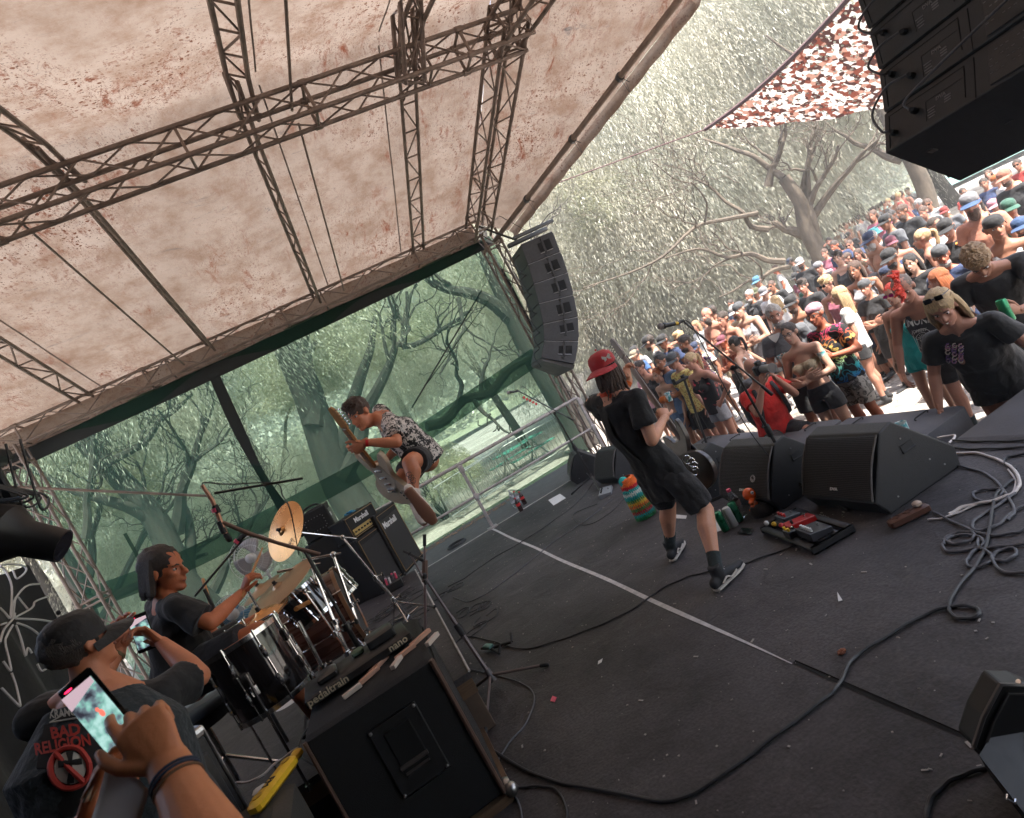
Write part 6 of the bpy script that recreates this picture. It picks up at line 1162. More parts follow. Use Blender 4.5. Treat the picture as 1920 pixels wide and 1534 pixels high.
def stand(label,top,foot,mat=chrome,r=.012,spread=.24,name='cymbal_stand',boom=None,legs=True,cat='stand',group=None):
 top,foot=V(*top),V(*foot);t=thing(name,label,cat,foot,0,group);T=top-foot
 mb=MB();mb.rod((0,0,.06),T*.55,r*1.15);mb.rod(T*.55,T,r*.75);mb.build('tube',mat,t)
 for u in(.3,.55):
  mb=MB();mb.rod(T*u-V(0,0,.02),T*u+V(0,0,.02),r*1.9,10);mb.rod(T*u,T*u+V(.05,-.02,0),.006);mb.bbox(T*u+V(.06,-.02,0),(.02,.01,.035));mb.build('clamp',mat,t)
 if legs:
  for k in range(3):
   a=R_(120*k+25);u=V(math.cos(a),math.sin(a),0);mb=MB();mb.rod(T*.28,u*spread+V(0,0,.012),r*.7);mb.rod(V(0,0,.1),u*spread*.6+T*.28*.4,r*.5);f=mb.build('leg',mat,t);MB().ball(u*spread+V(0,0,.014),.018,None,8,6).build('rubber_foot',rubber,f)
 if boom is not None:b=V(*boom)-foot;mb=MB();mb.rod(T,b,r*.6);mb.rod(T-(b-T)*.25,T,r*.5);mb.ball(T,r*1.6);mb.build('boom',mat,t)
 return t
cr1=aty(531,995,4.95);cymbal('tilted orange bronze crash cymbal facing the camera',cr1,(-.62,-.62,.62),.235,bronze,txt='MEINL'.replace('MEINL','PST'))
stand('chrome boom stand holding the tilted orange crash',V(cr1.x+.35,cr1.y+.1,cr1.z-.28),V(cr1.x+.5,cr1.y+.25,RH),boom=cr1)
rd=aty(522,1101,4.35);cymbal('widest brownish ride cymbal above the rack tom',rd,(-.22,-.20,1),.265,bronze2)
stand('chrome stand under the wide ride cymbal',V(rd.x+.12,rd.y+.06,rd.z-.12),V(rd.x+.2,rd.y+.1,RH),boom=rd)
c3=aty(488,1103,4.9);cymbal('thin dark splash cymbal behind the ride',c3,(-.2,-.12,1),.16,bronze2)
hh=aty(490,1152,4.12);cymbal('upper hi-hat cymbal close over the floor tom',hh,(-.1,-.15,1),.18,bronze);cymbal('lower hi-hat cymbal beneath its twin',hh-V(.0,.0,.03),(.1,.15,-1),.18,bronze2)
stand('hi-hat stand with bright rod between tom and bass drum',hh+V(0,0,.18),V(hh.x+.03,hh.y,RH),name='hihat_stand')
c5=aty(600,1010,6.0);
for i,((px,py),(qx,qy),y,lb)in enumerate([((625,1040),(668,1195),4.9,'thick chrome stand right of the crash cymbal'),((585,1060),(620,1190),4.5,'chrome double braced stand beside the rack tom'),((560,1165),(610,1270),4.05,'chrome tubular stand in front of the bass drum')]):
 a_=aty(px,py,y);b_=aty(qx,qy,y*.98);stand(lb,a_,V(b_.x,b_.y,RH),r=.016,spread=.3,boom=a_+V(-.22,.0,.08)if i<2 else None)
mb=MB();a_=aty(555,1142,4.3);b_=aty(610,1112,4.9);o=MB().rod((0,0,0),b_-a_,.016).build('drumstick_bag_rail',M('orange_wood',(.50,.20,.05),.5,ns=5,na=.3));o.name='wooden_rail';o.location=a_;tag(o,'orange wooden hoop rail across the top of the brown bass drum','rail')
th=aty(345,1285,3.95);t=thing('drum_throne','round black drum throne beneath the seated drummer','stool',V(th.x,th.y,RH));sz=.58
mb=MB();mb.lathe([(0,sz),(.13,sz),(.16,sz-.02),(.165,sz-.06),(.15,sz-.09),(0,sz-.09)],n=24);mb.build('seat',black_cloth,t);
mb=MB();mb.rod((0,0,.1),(0,0,sz-.08),.016);mb.build('post',chrome,t)
for k in range(3):a=R_(120*k+10);MB().rod((0,0,.28),(.27*math.cos(a),.27*math.sin(a),.01),.011).build('leg',chrome,t)
def fan(c,r,label,blade,cagec,foot_z,tilt=(0,-1,.1)):
 f=V(*tilt).normalized();fr=frame(f,(1,0,0)).to_4x4();t=thing('electric_fan',label,'fan',c)
 mb=MB();
 for z,rr in((.05,r),(-.05,r),(.065,r*.6),(-.03,r*.98)):mb.sweep([fr@V(rr*math.cos(a),rr*math.sin(a),z)for a in np.linspace(0,2*math.pi,37)],.0028,5)
 for k in range(40):a=2*math.pi*k/40;mb.sweep([fr@V(q*math.cos(a),q*math.sin(a),z)for q,z in((.05,.075),(r*.6,.066),(r,.03),(r,-.04),(r*.6,-.07))],.0012,4)
 mb.build('cage',cagec,t)
 for k in range(3):
  mb=MB();vs=[];a0=2.1*k+.4
  for i in range(7):
   for j in range(5):
    a=a0+(i/6)*1.35;q=.035+(r*.88-.035)*j/4;a2=a+.35*j/4;vs.append(fr@V(q*math.cos(a2),q*math.sin(a2),.028-.05*i/6))
  mb.add(vs,[(i*5+j,i*5+j+1,(i+1)*5+j+1,(i+1)*5+j)for i in range(6)for j in range(4)]);b=mb.build('blade',blade,t);sd=b.modifiers.new('s','SOLIDIFY');sd.thickness=.003
 mb=MB();mb.lathe([(0,.085),(.03,.083),(.045,.07),(.045,.03),(.0,.03)],fr,20);mb.build('hub',white_paint,t)
 mb=MB();mb.sweep([fr@V(0,0,-.06),fr@V(0,0,-.13)],[.05,.035],14);mb.build('motor',white_paint,t)
 mb=MB();b0=fr@V(0,0,-.1);mb.rod(b0,(b0.x,b0.y,foot_z-c[2]+.02),.014);mb.lathe([(0,.025),(.06,.025),(.12,.01),(.13,0),(0,0)],Matrix.Translation((b0.x,b0.y,foot_z-c[2])),24);mb.build('stand',white_paint,t)
 return t
fan(aty(475,1045,5.9),.20,'white caged fan with pale grey blades behind the drum kit',M('fan_grey',(.45,.42,.41),.4),white_paint,RH,(-.25,-1,.12))
fan(aty(441,1150,5.2),.15,'small fan with sky blue blades beneath the white fan',M('fan_blue',(.10,.30,.46),.4),white_paint,RH,(-.15,-1,.15))
def mic(parent,p,d,length=.16,head='ball',ring=None):
 """p: grille centre, d: direction from grille to tail"""
 p,d=V(*p),V(*d).normalized();mb=MB()
 if head=='ball':
  mb=MB();mb.ball(p,.026,None,16,12);g=mb.build('mic_grille',M('mic_mesh',(.30,.28,.27),.35,.8,ns=120,na=.6,bump=1.,bs=500),parent);mb=MB();mb.sweep([p+d*.02,p+d*.035,p+d*.04,p+d*length],[.024,.024,.018,.012],14);mb.build('mic_body',black_metal,parent)
 else:mb.sweep([p,p+d*.03,p+d*.035,p+d*length],[.013,.013,.011,.010],12,dome=True);mb.build('mic_body',black_metal,parent)
 if ring:MB().sweep([p+d*length*.75,p+d*length*.9],.0145,12).build('colour_ring',ring,parent)
def mic_stand(label,foot,top,boomA,boomB,micd,mhead='ball',wire=None,mat=black_metal,leg_dirs=None,r=.010,spread=.34,ring=None,micp=None,hub=.10):
 foot,top,boomA,boomB=V(*foot),V(*top),V(*boomA),V(*boomB);t=thing('microphone_stand',label,'microphone stand',foot);T=top-foot;u=T.normalized()
 mb=MB();mb.rod(u*hub,u*(hub+.02)+T*.5,r*1.15);mb.rod(T*.5,T,r*.8);mb.build('pole',mat,t)
 mb=MB();mb.rod(T*.5-u*.04,T*.5+u*.05,r*2.0,12);mb.build('height_clutch',rubber,t)
 mb=MB();mb.rod(u*(hub-.045),u*(hub+.045),.024,12);mb.build('leg_hub',M('stand_grey',(.12,.11,.115),.5),t)
 for k in range(3):
  if leg_dirs:e=V(*leg_dirs[k])
  else:a=R_(120*k+40);e=V(math.cos(a),math.sin(a),0)*spread
  mb=MB();mb.rod(u*hub,e+V(0,0,.018),r*.85);f=mb.build('leg',mat,t);MB().sweep([e*.9+(u*hub)*.1+V(0,0,.016),e+V(0,0,.016)],.014,10,dome=True).build('rubber_foot',rubber,f)
 A_,B_=boomA-foot,boomB-foot;mb=MB();mb.rod(A_,B_,r*.62);mb.build('boom',mat,t);mb=MB();mb.ball(T,.022);mb.rod(T-V(0,.03,0),T+V(0,.03,0),.012);mb.bbox(T+V(.0,-.04,0),(.03,.02,.03));mb.build('boom_joint',rubber,t);MB().sweep([B_.lerp(A_,.12),B_],[.012,.015],10).build('boom_grip',rubber,t)
 md=V(*micd).normalized();mp_=(V(*micp)-foot)if micp is not None else A_-md*.10;mic(t,mp_,md,ring=ring,head=mhead);mb=MB();mb.sweep([A_,A_+md*.0+V(0,0,.012),mp_+md*.11],[.008,.012,.016],8);mb.build('mic_clip',rubber,t)
 if wire:mb=MB();mb.sweep(bez([V(*w_)-foot for w_ in wire],8),.0045,6);mb.build('cable',cable_black,t)
 return t
yA=2.9
f1=atz(1513,915,0);f1=atz(1507,925,0)
tA=aty(1375,690,f1.y-.02);bA=aty(1283,604,f1.y+.05);eA=aty(1448,740,f1.y-.05)
mic_stand('black boom stand of the main vocal microphone, before the widest wedges',f1,tA,bA,eA,aty(1300,602,f1.y)-aty(1238,613,f1.y),micp=aty(1239,612,f1.y),wire=[aty(1285,600,f1.y),aty(1300,615,f1.y),aty(1345,700,f1.y),aty(1400,800,f1.y),aty(1460,880,f1.y),f1+V(-.1,0,.12)],r=.0125,leg_dirs=[tuple(atz(1590,960)-f1),tuple(atz(1440,920)-f1),tuple(atz(1560,915)-f1)],ring=M('mic_gold',(.6,.38,.05),.3,.6))
f2=atz(1352,905,0);tB=aty(1283,712,f2.y)
tb=thing('clamp_stand','black stand with a yellow clip, right of the guitarist','stand',f2)
T=tB-f2;mb=MB();mb.rod(V(0,0,.05),T,.013);mb.build('pole',black_metal,tb);mb=MB();mb.bbox(T+V(-.03,0,.01),(.16,.05,.03));mb.bbox(T+V(-.11,0,.03),(.02,.05,.06));mb.rod(T,T+V(0,0,.05),.022);mb.build('hook_clamp',rubber,tb)
yc=aty(1355,860,f2.y-.02)-f2;mb=MB();mb.bbox(yc,(.11,.03,.045),Matrix.Rotation(.25,3,'Y'),.01);mb.build('yellow_clip',yellow_plastic,tb)
for(a_,b_)in(((1352,862),(1322,935)),((1365,858),(1392,888)),((1357,862),(1368,920))):mb=MB();q1=aty(*a_,f2.y)-f2;q2=atz(*b_,.01)-f2;q2.y=q1.y+(q2.y-q1.y)*.3;q2.z=.01;mb.rod(q1,q2,.011);mb.build('leg',black_metal,tb)
f3=atz(1115,905,0);y3=f3.y;tC=aty(1040,775,y3-.02)
mic_stand('distant boom stand with red picks before the netting',f3,tC,aty(972,733,y3),aty(1075,788,y3),aty(975,733,y3)-aty(953,736,y3),micp=aty(953,736,y3),wire=[aty(975,728,y3),aty(985,727,y3),aty(1020,762,y3),aty(1060,810,y3),aty(1105,880,y3)],r=.015,leg_dirs=[tuple(atz(1073,928)-f3),tuple(atz(1128,925)-f3),tuple(atz(1060,880)*1.0-f3+V(.2,0,0))])
mb=MB();a_,b_=aty(981,744,y3),aty(1004,756,y3);[mb.bbox(a_.lerp(b_,k/4)-V(0,.01,.015),(.035,.008,.035),None,.003)for k in range(5)];o=mb.build('plectrum_holder',red_plastic);
o.data.transform(Matrix.Translation(-a_));o.location=a_;tag(o,'row of red plectrums clipped under the far microphone boom','plectrum holder')
f4=atz(935,1290,0);t4=aty(795,1080,f4.y+.25)
mic_stand('grey legged boom stand standing at the riser corner',f4,t4,aty(770,1040,f4.y+.3),aty(800,1095,f4.y+.2),(-.3,.3,.4),leg_dirs=[tuple(atz(1028,1250)-f4),tuple(atz(912,1378)-f4),tuple(atz(890,1295)-f4)],mat=M('stand_pinkgrey',(.16,.13,.13),.45,.4),mhead='pencil',r=.0125,spread=.3)
f5=atz(798,1215,RH);t5=aty(796,1010,f5.y);o=thing('mic_stand_upright','pale pinkish telescopic pole upright on the riser edge','pole',f5);o.name='upright_pole'
mb=MB();mb.rod(V(0,0,.0),(t5-f5)*.55,.010);mb.rod((t5-f5)*.55,t5-f5,.008);mb.build('tube',M('pole_pink',(.30,.22,.22),.35,.5),o);mb=MB();mb.rod((t5-f5)*.60,(t5-f5)*.80,.022);mb.build('clutch',M('brown_grip',(.16,.10,.08),.6),o);MB().rod((t5-f5)*.93,(t5-f5)*1.04,.013).build('cap',rubber,o)
y5=3.6;mb=MB();
o=thing('overhead_microphone','thin boom holding a pencil microphone over the drummer','microphone',aty(515,905,y5));o0=V(*o.location);L_=lambda px,py,y=y5:aty(px,py,y)-o0
mb=MB();mb.rod(L_(402,925),L_(568,897),.007);mb.build('boom',black_metal,o)
mb=MB();mb.sweep([L_(379,910),L_(398,938),L_(426,1008)],[.010,.012,.013],10);mb.build('mic_body',M('mic_bronze',(.45,.22,.14),.35,.5),o);mb=MB();mb.sweep([L_(402,948),L_(410,962)],.017,10);mb.sweep([L_(411,978),L_(421,1000)],.017,10);mb.sweep([L_(424,1003),L_(430,1012)],.015,10,dome=True);mb.build('mic_head',rubber,o);mb=MB();mb.sweep([L_(402,953),L_(405,960)],.0185,10);mb.build('colour_ring',pink_plastic,o)
mb=MB();mb.sweep(bez([L_(380,910),L_(384,905),L_(430,908),L_(515,906),L_(530,930),L_(545,960),L_(560,1040,y5+.5)],6),.0035,5);mb.build('cable',cable_black,o)
mb=MB();mb.sweep([L_(418,980),L_(465,1000),L_(520,1018),L_(600,1040)],[.012,.012,.010,.013],10);mb.build('second_boom',M('stand_bronze',(.20,.12,.09),.4,.4),o)
st=aty(560,1024,y5);stand('black upright carrying the overhead booms in front of the drums',aty(572,1034,y5),V(aty(662,1205,y5).x,y5+.1,RH),mat=black_metal,r=.014,spread=.3,name='boom_stand')
y6=4.4;o=thing('drummer_microphone','slim boom with a red ringed microphone left of the drummer head','microphone',aty(380,1110,y6));o0=V(*o.location)
mb=MB();mb.rod(L_(365,1118,y6),L_(455,1012,y6),.008);mb.build('boom',black_metal,o);mb=MB();mb.sweep([L_(444,1016,y6),L_(463,998,y6)],[.016,.02],10,dome=True);mb.build('mic_body',rubber,o);mb=MB();mb.rod(L_(442,1018,y6),L_(446,1013,y6),.02);mb.build('colour_ring',pink_plastic,o)
mb=MB();mb.rod(L_(383,1105,y6),L_(425,1188,y6),.012);mb.rod(L_(425,1188,y6),V(L_(440,1215,y6).x,0,RH-o0.z),.012);mb.build('pole',black_metal,o)
nc=thing('bass_cabinet','big black bass cabinet with a recessed side handle, lower centre','speaker cabinet',(-.47,2.95,0));hN=.80
cb=MB().bbox((0,.42,hN/2+.03),(.66,.84,hN-.04),None,.018).build('cabinet',tolex,nc)
mb=MB();cx_,cz_=.045,.50;mb.bbox((cx_,-.003,cz_),(.25,.012,.36),None,.02);hp_=mb.build('handle_plate',black_metal,cb);mb=MB();mb.bbox((cx_,.0,cz_+.02),(.15,.03,.24),None,.015);mb.build('handle_recess',M('recess_black',(.003,.003,.003),.9),hp_)
mb=MB();mb.rod((cx_-.07,-.016,cz_-.05),(cx_+.07,-.016,cz_-.05),.012);mb.rod((cx_-.06,-.013,cz_-.085),(cx_+.06,-.013,cz_-.085),.008);mb.build('grip',M('handle_sheen',(.06,.05,.045),.3),hp_)
mb=MB();[mb.ball((cx_+sx*.112,-.010,cz_+sz*.165),.009,None,8,6)for sx in(-1,1)for sz in(-1,1)];mb.build('screws',steel,hp_)
MB().bbox((.335,.42,hN/2),(.012,.78,hN*.86),None,.004).build('grille',grille_m,cb)
for x_,r_ in((.325,.014),(-.325,.010)):MB().rod((x_,-.002,.06),(x_,-.002,hN),r_,8).build('edge_trim',M('edge_brown',(.12,.07,.05),.5,.3),cb)
mb=MB();mb.box((0,.02,.018),(.7,.06,.05));mb.box((.34,.42,.018),(.05,.84,.04));mb.build('plywood_base',ply,nc,False)
for(x,y)in((.27,.08),(-.27,.08),(.27,.76),(-.27,.76)):mb=MB();mb.sweep([(x-.02,y,.03),(x+.02,y,.03)],.03,14);mb.build('caster',rubber,nc)
mb=MB();mb.bbox((.345,.06,.05),(.05,.06,.06));mb.ball((.36,.0,.05),.035,None,12,8);mb.build('corner_wheel',steel,nc)
ax_=lambda px,py,z:atz(px,py,z)-V(-.47,2.95,0)
pbz=thing('pedalboard_case','flat black pedalboard with printed lettering lying on the bass cabinet','pedalboard',(-.47,3.3,hN+.01))
rzp=R_(6);pbz.rotation_euler=(0,0,rzp)
MB().bbox((-.02,.12,.045),(.60,.30,.05),None,.008).build('frame',black_plastic,pbz)
lettering('pedaltrain',.055,(-.20,-.033,.05),(1,0,0),(0,0,1),M('pt_letter',(.50,.42,.30),.5),pbz,bold=.001);lettering('nano',.055,(.20,-.033,.05),(1,0,0),(0,0,1),M('pt_letter',(.5,.42,.3)),pbz,bold=.001)
for a_,b_ in(((.14,.14,.095),(.16,.14,.06)),((-.18,.12,.085),(.11,.14,.04))):MB().bbox(a_,b_,None,.01).build('pedal',black_metal,pbz)
mb=MB();mb.bbox((.0,.16,.085),(.07,.05,.035));mb.build('green_block',M('dusty_green',(.12,.18,.12),.7),pbz)
for i in range(7):
 mb=MB();mb.bbox((0,0,.012),(.10+.02*(i%3),.028,.022),None,.002);o=mb.build('setlist_scrap' if i%2 else 'wooden_block',M('peach_block',(.55,.30,.20),.7,ns=8,na=.2)if i%3 else M('pale_block',(.6,.5,.42),.7));p_=V(-.55+.075*i+.02*(i%2),3.14+.07*(i%3),hN+.012);o.location=p_;o.rotation_euler=(0,0,.3+.25*(i%4));tag(o,['leftmost pale','second peach coloured','third peach coloured','middle pale','fifth peach coloured','sixth peach coloured','rightmost pale'][i]+' wooden piece in the row on the bass cabinet','wood piece','loose pieces on the cabinet top')
rk=atz(395,1480,0);rk=thing('rack_case','open metal edged flight case full of knobs, behind the denim vest','flight case',(-1.30,2.98,.12),R_(38));rk.scale=(.62,.7,1.75)
MB().bbox((0,.25,.27),(.55,.5,.54),None,.01).build('body',black_plastic,rk);mb=MB()
for x in(-.275,.275):mb.rod((x,0,0),(x,0,.54),.014);mb.rod((x,0,.54),(x,.5,.54),.014);mb.rod((x,0,0),(x,.5,0),.014)
for z in(0,.54):mb.rod((-.275,0,z),(.275,0,z),.014)
mb.build('edging',steel,rk);mb=MB();mb.bbox((0,-.006,.27),(.46,.02,.44),None,.005);pn=mb.build('front_panel',M('panel_dark',(.03,.03,.032),.4),rk);mb=MB();[mb.rod((-.18+.045*i,-.03,.12+.06*j),(-.18+.045*i,-.015,.12+.06*j),.010,8)for i in range(9)for j in range(5)];mb.build('knobs',steel,pn)
MB().bbox((.2,-.01,.3),(.05,.012,.38)).build('light_strip',M('beige_strip',(.30,.27,.2),.6),rk)
gc=thing('long_case','long dark equipment case lying beside the bass cabinet','case',(-1.0,2.12,0),R_(3));mb=MB();mb.bbox((0,.3,.36),(.30,1.0,.72),None,.03);mb.build('body',M('case_grey',(.045,.042,.036),.7,ns=8,na=.3,bump=.3,bs=60),gc)
mb=MB();mb.sweep(bez([(.08,-.205,.5),(.08,-.24,.56),(.0,-.24,.58),(-.05,-.205,.5)],4),.012,8);mb.bbox((.06,.3,.725),(.05,.6,.012));mb.build('handle',rubber,gc)
mb=MB();mb.rod((.152,-.20,.02),(.152,-.20,.70),.01);mb.rod((-.152,-.20,.02),(-.152,-.20,.70),.01);mb.build('edging',steel,gc)
ps=thing('power_strip','yellow power strip with a handwritten mark lying on the long case','power strip',V(-.95,2.86,.752),R_(62));mb=MB();mb.bbox((0,0,0),(.30,.07,.05),None,.014);[mb.bbox((.18,0,0),(.06,.05,.04),None,.012)];mb.build('body',yellow_plastic,ps);lettering('FM',.05,(-.02,0,.027),(-1,0,0),(0,-1,0),rubber,ps)
[MB().lathe([(0,.022),(.018,.022),(.022,.029),(.0,.027)],Matrix.Translation((-.1+.07*k,0,0)),12).build('socket',M('socket_yellow',(.45,.27,.02),.5),ps)for k in(0,3)]
mb=MB();mb.bbox((0,0,0),(.07,.045,.035),None,.01);o=mb.build('plug',white_paint);o.location=V(-1.02,2.90,.745);tag(o,'white plug pushed against the yellow power strip','plug')
ml=thing('moving_head_light','black moving head stage lamp hanging at the left edge','stage light',aty(5,1000,3.3));o0=V(*ml.location);A_=aty(90,1018,3.3)-o0;u=A_.normalized()
mb=MB();mb.sweep([u*-.12,u*.02,u*.10,u*.26],[(.12,.12),(.14,.14),(.085,.085),(.078,.078)],20);mb.build('head',black_plastic,ml);mb=MB();mb.sweep([u*.255,u*.262],.07,20);mb.build('lens',M('lens',(.02,.02,.03),.05),ml)
upv=V(-.0,0,1);mb=MB();mb.bbox(upv*.2+V(0,.16,0),(.10,.04,.34));mb.bbox(upv*.2+V(0,-.16,0),(.10,.04,.34));mb.bbox(V(0,0,.36),(.26,.34,.08),None,.02);mb.build('yoke',black_plastic,ml);mb=MB();mb.rod((0,0,.38),(0,0,.55),.03);mb.rod((-.3,0,.56),(.08,.0,.56),.025);mb.build('clamp',steel,ml)
mb=MB();[mb.sweep(bez([V(.05*k,.03*k,.4),V(-.1+.06*k,.1,.25-.05*k),V(.14,.05*k,.12),V(.0,-.1,.3)],5),.006,5)for k in range(5)];mb.build('cable',cable_black,ml)
og=thing('guitar_case','open black guitar case leaning in from the lower right corner','guitar case',atz(1835,1480,0));o0=V(*og.location)
yv=lambda px,py,y,:aty(px,py,y)-o0
pts=[(1824,1400),(1832,1340),(1850,1275),(1885,1273),(1990,1320),(2050,1420),(2000,1560),(1925,1500)]
pl=[aty(x,y,1.45-.10*i*0)-o0 for i,(x,y)in enumerate(pts)];n_=V(.35,-.9,.2).normalized()
pl=[p_+V(0,-.25*(p_.x),0)for p_ in pl]
mb=MB();mb.prism(pl,(0,0,0),(.03,.07,.01));cs=mb.build('lid',M('case_black',(.010,.010,.010),.5,ns=20,na=.3),og,False);bv=cs.modifiers.new('b','BEVEL');bv.width=.012;bv.segments=3
c_=sum(pl,V(0,0,0))/len(pl);mb=MB();mb.sweep([c_.lerp(p_,.86)+V(0,-.006,0)for p_ in pl]+[c_.lerp(pl[0],.86)+V(0,-.006,0)],.004,5);mb.build('lining_piping',M('case_piping',(.06,.055,.05),.5),cs)
mb=MB();mb.sweep([p_+V(0,.0,0)for p_ in pl]+[pl[0]],.007,6);mb.build('edge_binding',M('case_edge',(.10,.09,.085),.4,.4),cs)
mb=MB();b0=yv(1830,1405,1.42);b1=yv(1920,1520,1.3);mb.prism([b0,b1,b1+V(.25,.1,-.02),b0+V(.30,.06,0)],(0,0,-.02),(0,0,-.07));mb.build('base',M('case_black',(.01,.01,.01)),og,False)
l0=yv(1888,1490,1.3);mb=MB();mb.sweep([l0,yv(1886,1498,1.29),yv(1903,1506,1.29),yv(1905,1498,1.29)],.003,5);mb.rod(yv(1909,1278,1.4),yv(1918,1283,1.4),.008);mb.build('latch',chrome,og)
# performers and onlookers near the camera
def rel(o,d):return{k:(v_-o if isinstance(v_,Vector)else v_)for k,v_ in d.items()}
def mid(a,b):return(a+b)/2
blk=cloth('tee_black',(.012,.012,.013),bump=.8,bs=7);blk2=cloth('shorts_black',(.014,.013,.014),bump=.8,bs=9)
SKH=skin('skin_stage_warm',(.56,.21,.11),.10);SKG=skin('skin_guitarist',(.62,.31,.20),.10);SKD=skin('skin_drummer',(.54,.17,.075),.10)  # warm light on the stage people put into their skin colours
sole_m=M('shoe_sole',(.55,.50,.44),.6,ns=9,na=.15);shoeblk=M('shoe_black',(.018,.018,.02),.7,ns=14,na=.3);gum=M('gum_sole',(.28,.13,.08),.6)
def shoes(t,J,s_,up=(0,0,1),s=1.05,stripe=True,sole=sole_m,mat=shoeblk,socks=True,upv=None):
 an,toe=J['an'+s_],J['toe'+s_];sh=link_mesh('shoe',fuse(shoe_mb(an,toe,s,up),.006,1,'shoe'),mat,t);link_mesh('sole',fuse(shoe_mb(an,toe,s*1.04,up,True),.006,1,'sole'),sole,sh)
 u=V(*up);d=toe-an;d=(d-u*d.dot(u)).normalized();sd=d.cross(u)
 if stripe:
  for k in(-1,1):q=[an+sd*k*.040*s+d*x*s-u*z*s for x,z in((-.03,.055),(.02,.040),(.06,.062),(.12,.052))];MB().sweep(bez(q,4),.006,6).build('side_stripe',sole_m,sh)
 mb=MB();[mb.sweep([an+d*(.05+.018*i)*s-u*(.008+.011*i)*s-sd*.022,an+d*(.058+.018*i)*s+u*(.004-.011*i)*s,an+d*(.05+.018*i)*s-u*(.008+.011*i)*s+sd*.022],.003,5)for i in range(5)];mb.build('laces',sole_m,sh)
 if socks:kn=J['kn'+s_];a_=(kn-an).normalized();MB().sweep([an+a_*.0,an+a_*.06,an+a_*.13],[.044*s,.042*s,.046*s],14).build('sock',cloth('sock_black',(.02,.03,.03)),t)
y0=3.8
G=dict(pel=aty(1240,888,3.80),chest=aty(1175,800,3.78),neck=aty(1143,745,3.76),shR=aty(1195,748,3.58),shL=aty(1112,758,3.98),hipR=aty(1262,890,3.70),hipL=aty(1216,892,3.90),elR=aty(1222,826,3.56),wrR=aty(1246,783,3.78),elL=aty(1150,780,4.15),wrL=aty(1180,712,4.12))
fR,fL=atz(1362,1096,0),atz(1268,1046,0)
G['anR']=fR+V(-.02,0,.10);G['toeR']=G['anR']+V(.17,.05,-.07);G['anL']=fL+V(0,0,.10);G['toeL']=G['anL']+V(.14,.12,-.07)
G['knR']=aty(1322,957,3.62);G['knL']=aty(1253,945,4.02)
o=V(1.72,3.8,0);J=rel(o,G);up_g=(J['neck']-J['pel']).normalized();J['back']=V(-1,-.4,0)
hb=aty(1153,722,3.78)-o;J['H']=Hdir(hb,(.80,.55,-.12),(aty(1121,652,3.78)-aty(1153,722,3.78)));J['hs']=1.0
gt=thing('person','guitarist in red cap, black t-shirt and black shorts with his back turned','person',o)
neckdir=(aty(1141,650,4.30)-aty(1238,800,3.85)).normalized()
hk={'R':dict(d=(.35,.45,.35),nrm=(.2,.9,-.3),side=-1,curl=.75,s=1.05),'L':dict(d=(.2,-.1,.9),nrm=(.5,-.8,.0),side=-1,curl=.8,s=1.05)}
link_mesh('body',body_skin(J,.0085,b=1.02,s=1.04,hand_kw=hk,raw_hands=True),SKG,gt);face_parts(gt,J['H'])
link_mesh('shirt',shirt_mesh(J,.009,b=.98,s=1.04,sleeve=.62,hem=-.14,loose=.018,neck=.86,wr=.020,sl_r=.078),blk,gt)
link_mesh('shorts',shorts_mesh(J,.009,b=1.0,s=1.04,top=.12,length=.90,loose=.018,wr=.018),blk2,gt)
for s_ in 'RL':shoes(gt,J,s_)
H=J['H'];wear('hair','hair_bob',hairm('brown'),gt,H@Matrix.Diagonal((.95,.97,1.0,1)))
mb=MB();
for k in range(46):
 a=math.pi*(1.02+.96*k/45);r_=random.uniform(.065,.088);x,y=math.cos(a)*r_,math.sin(a)*r_-.01;ln=random.uniform(.06,.13)
 mb.sweep(bez([V(x,y,.13),V(x*1.15,y*1.15,.06),V(x*1.12+random.uniform(-.02,.02),y*1.2+random.uniform(-.03,.03),.02-ln*.4),V(x*1.1+random.uniform(-.03,.03),y*1.25+random.uniform(-.03,.03),-ln*.7)],4),[.008]*8+[.004]*5,5)
ho=mb.build('hair_strands',hairm('brown'),gt);ho.matrix_local=H
redcap=cloth('cap_red',(.42,.015,.02),rough=.7);cpo=wear('cap','dome',redcap,gt,H@Matrix.Rotation(R_(10),4,'X')@Matrix.Translation((0,0,-.012)),1.14);wear('brim','brim_back',redcap,cpo,Matrix.Translation((0,-.01,-.0)))
mb=MB();
for s_ in(-1,1):vs=[V(0,0,0),V(s_*.024,0,.018),V(s_*.030,0,.002),V(s_*.020,0,-.006),V(s_*.024,0,-.022),V(s_*.008,0,-.016)];mb.prism(vs,(0,0,0),(0,-.002,0))
e=mb.build('emblem',M('emblem_grey',(.45,.42,.38),.7),cpo,False);e.matrix_local=Matrix.Rotation(R_(-130),4,'Z')@Matrix.Translation((0,.094,.195))@Matrix.Rotation(R_(24),4,'X')@Matrix.Rotation(R_(180),4,'Z')
band=cloth('bandana_red',(.55,.06,.02));mb=MB();nk=lerp(J['neck'],hb,.25);mb.sweep([nk-up_g*.02,nk+up_g*.045],[.075,.068],16);mb.build('neckerchief',band,gt)
wr_=J['wrL'];mb=MB();mb.sweep([lerp(wr_,J['elL'],.06),lerp(wr_,J['elL'],.16)],.032,12);mb.build('wristband',cloth('band_orange',(.6,.12,.02)),gt)
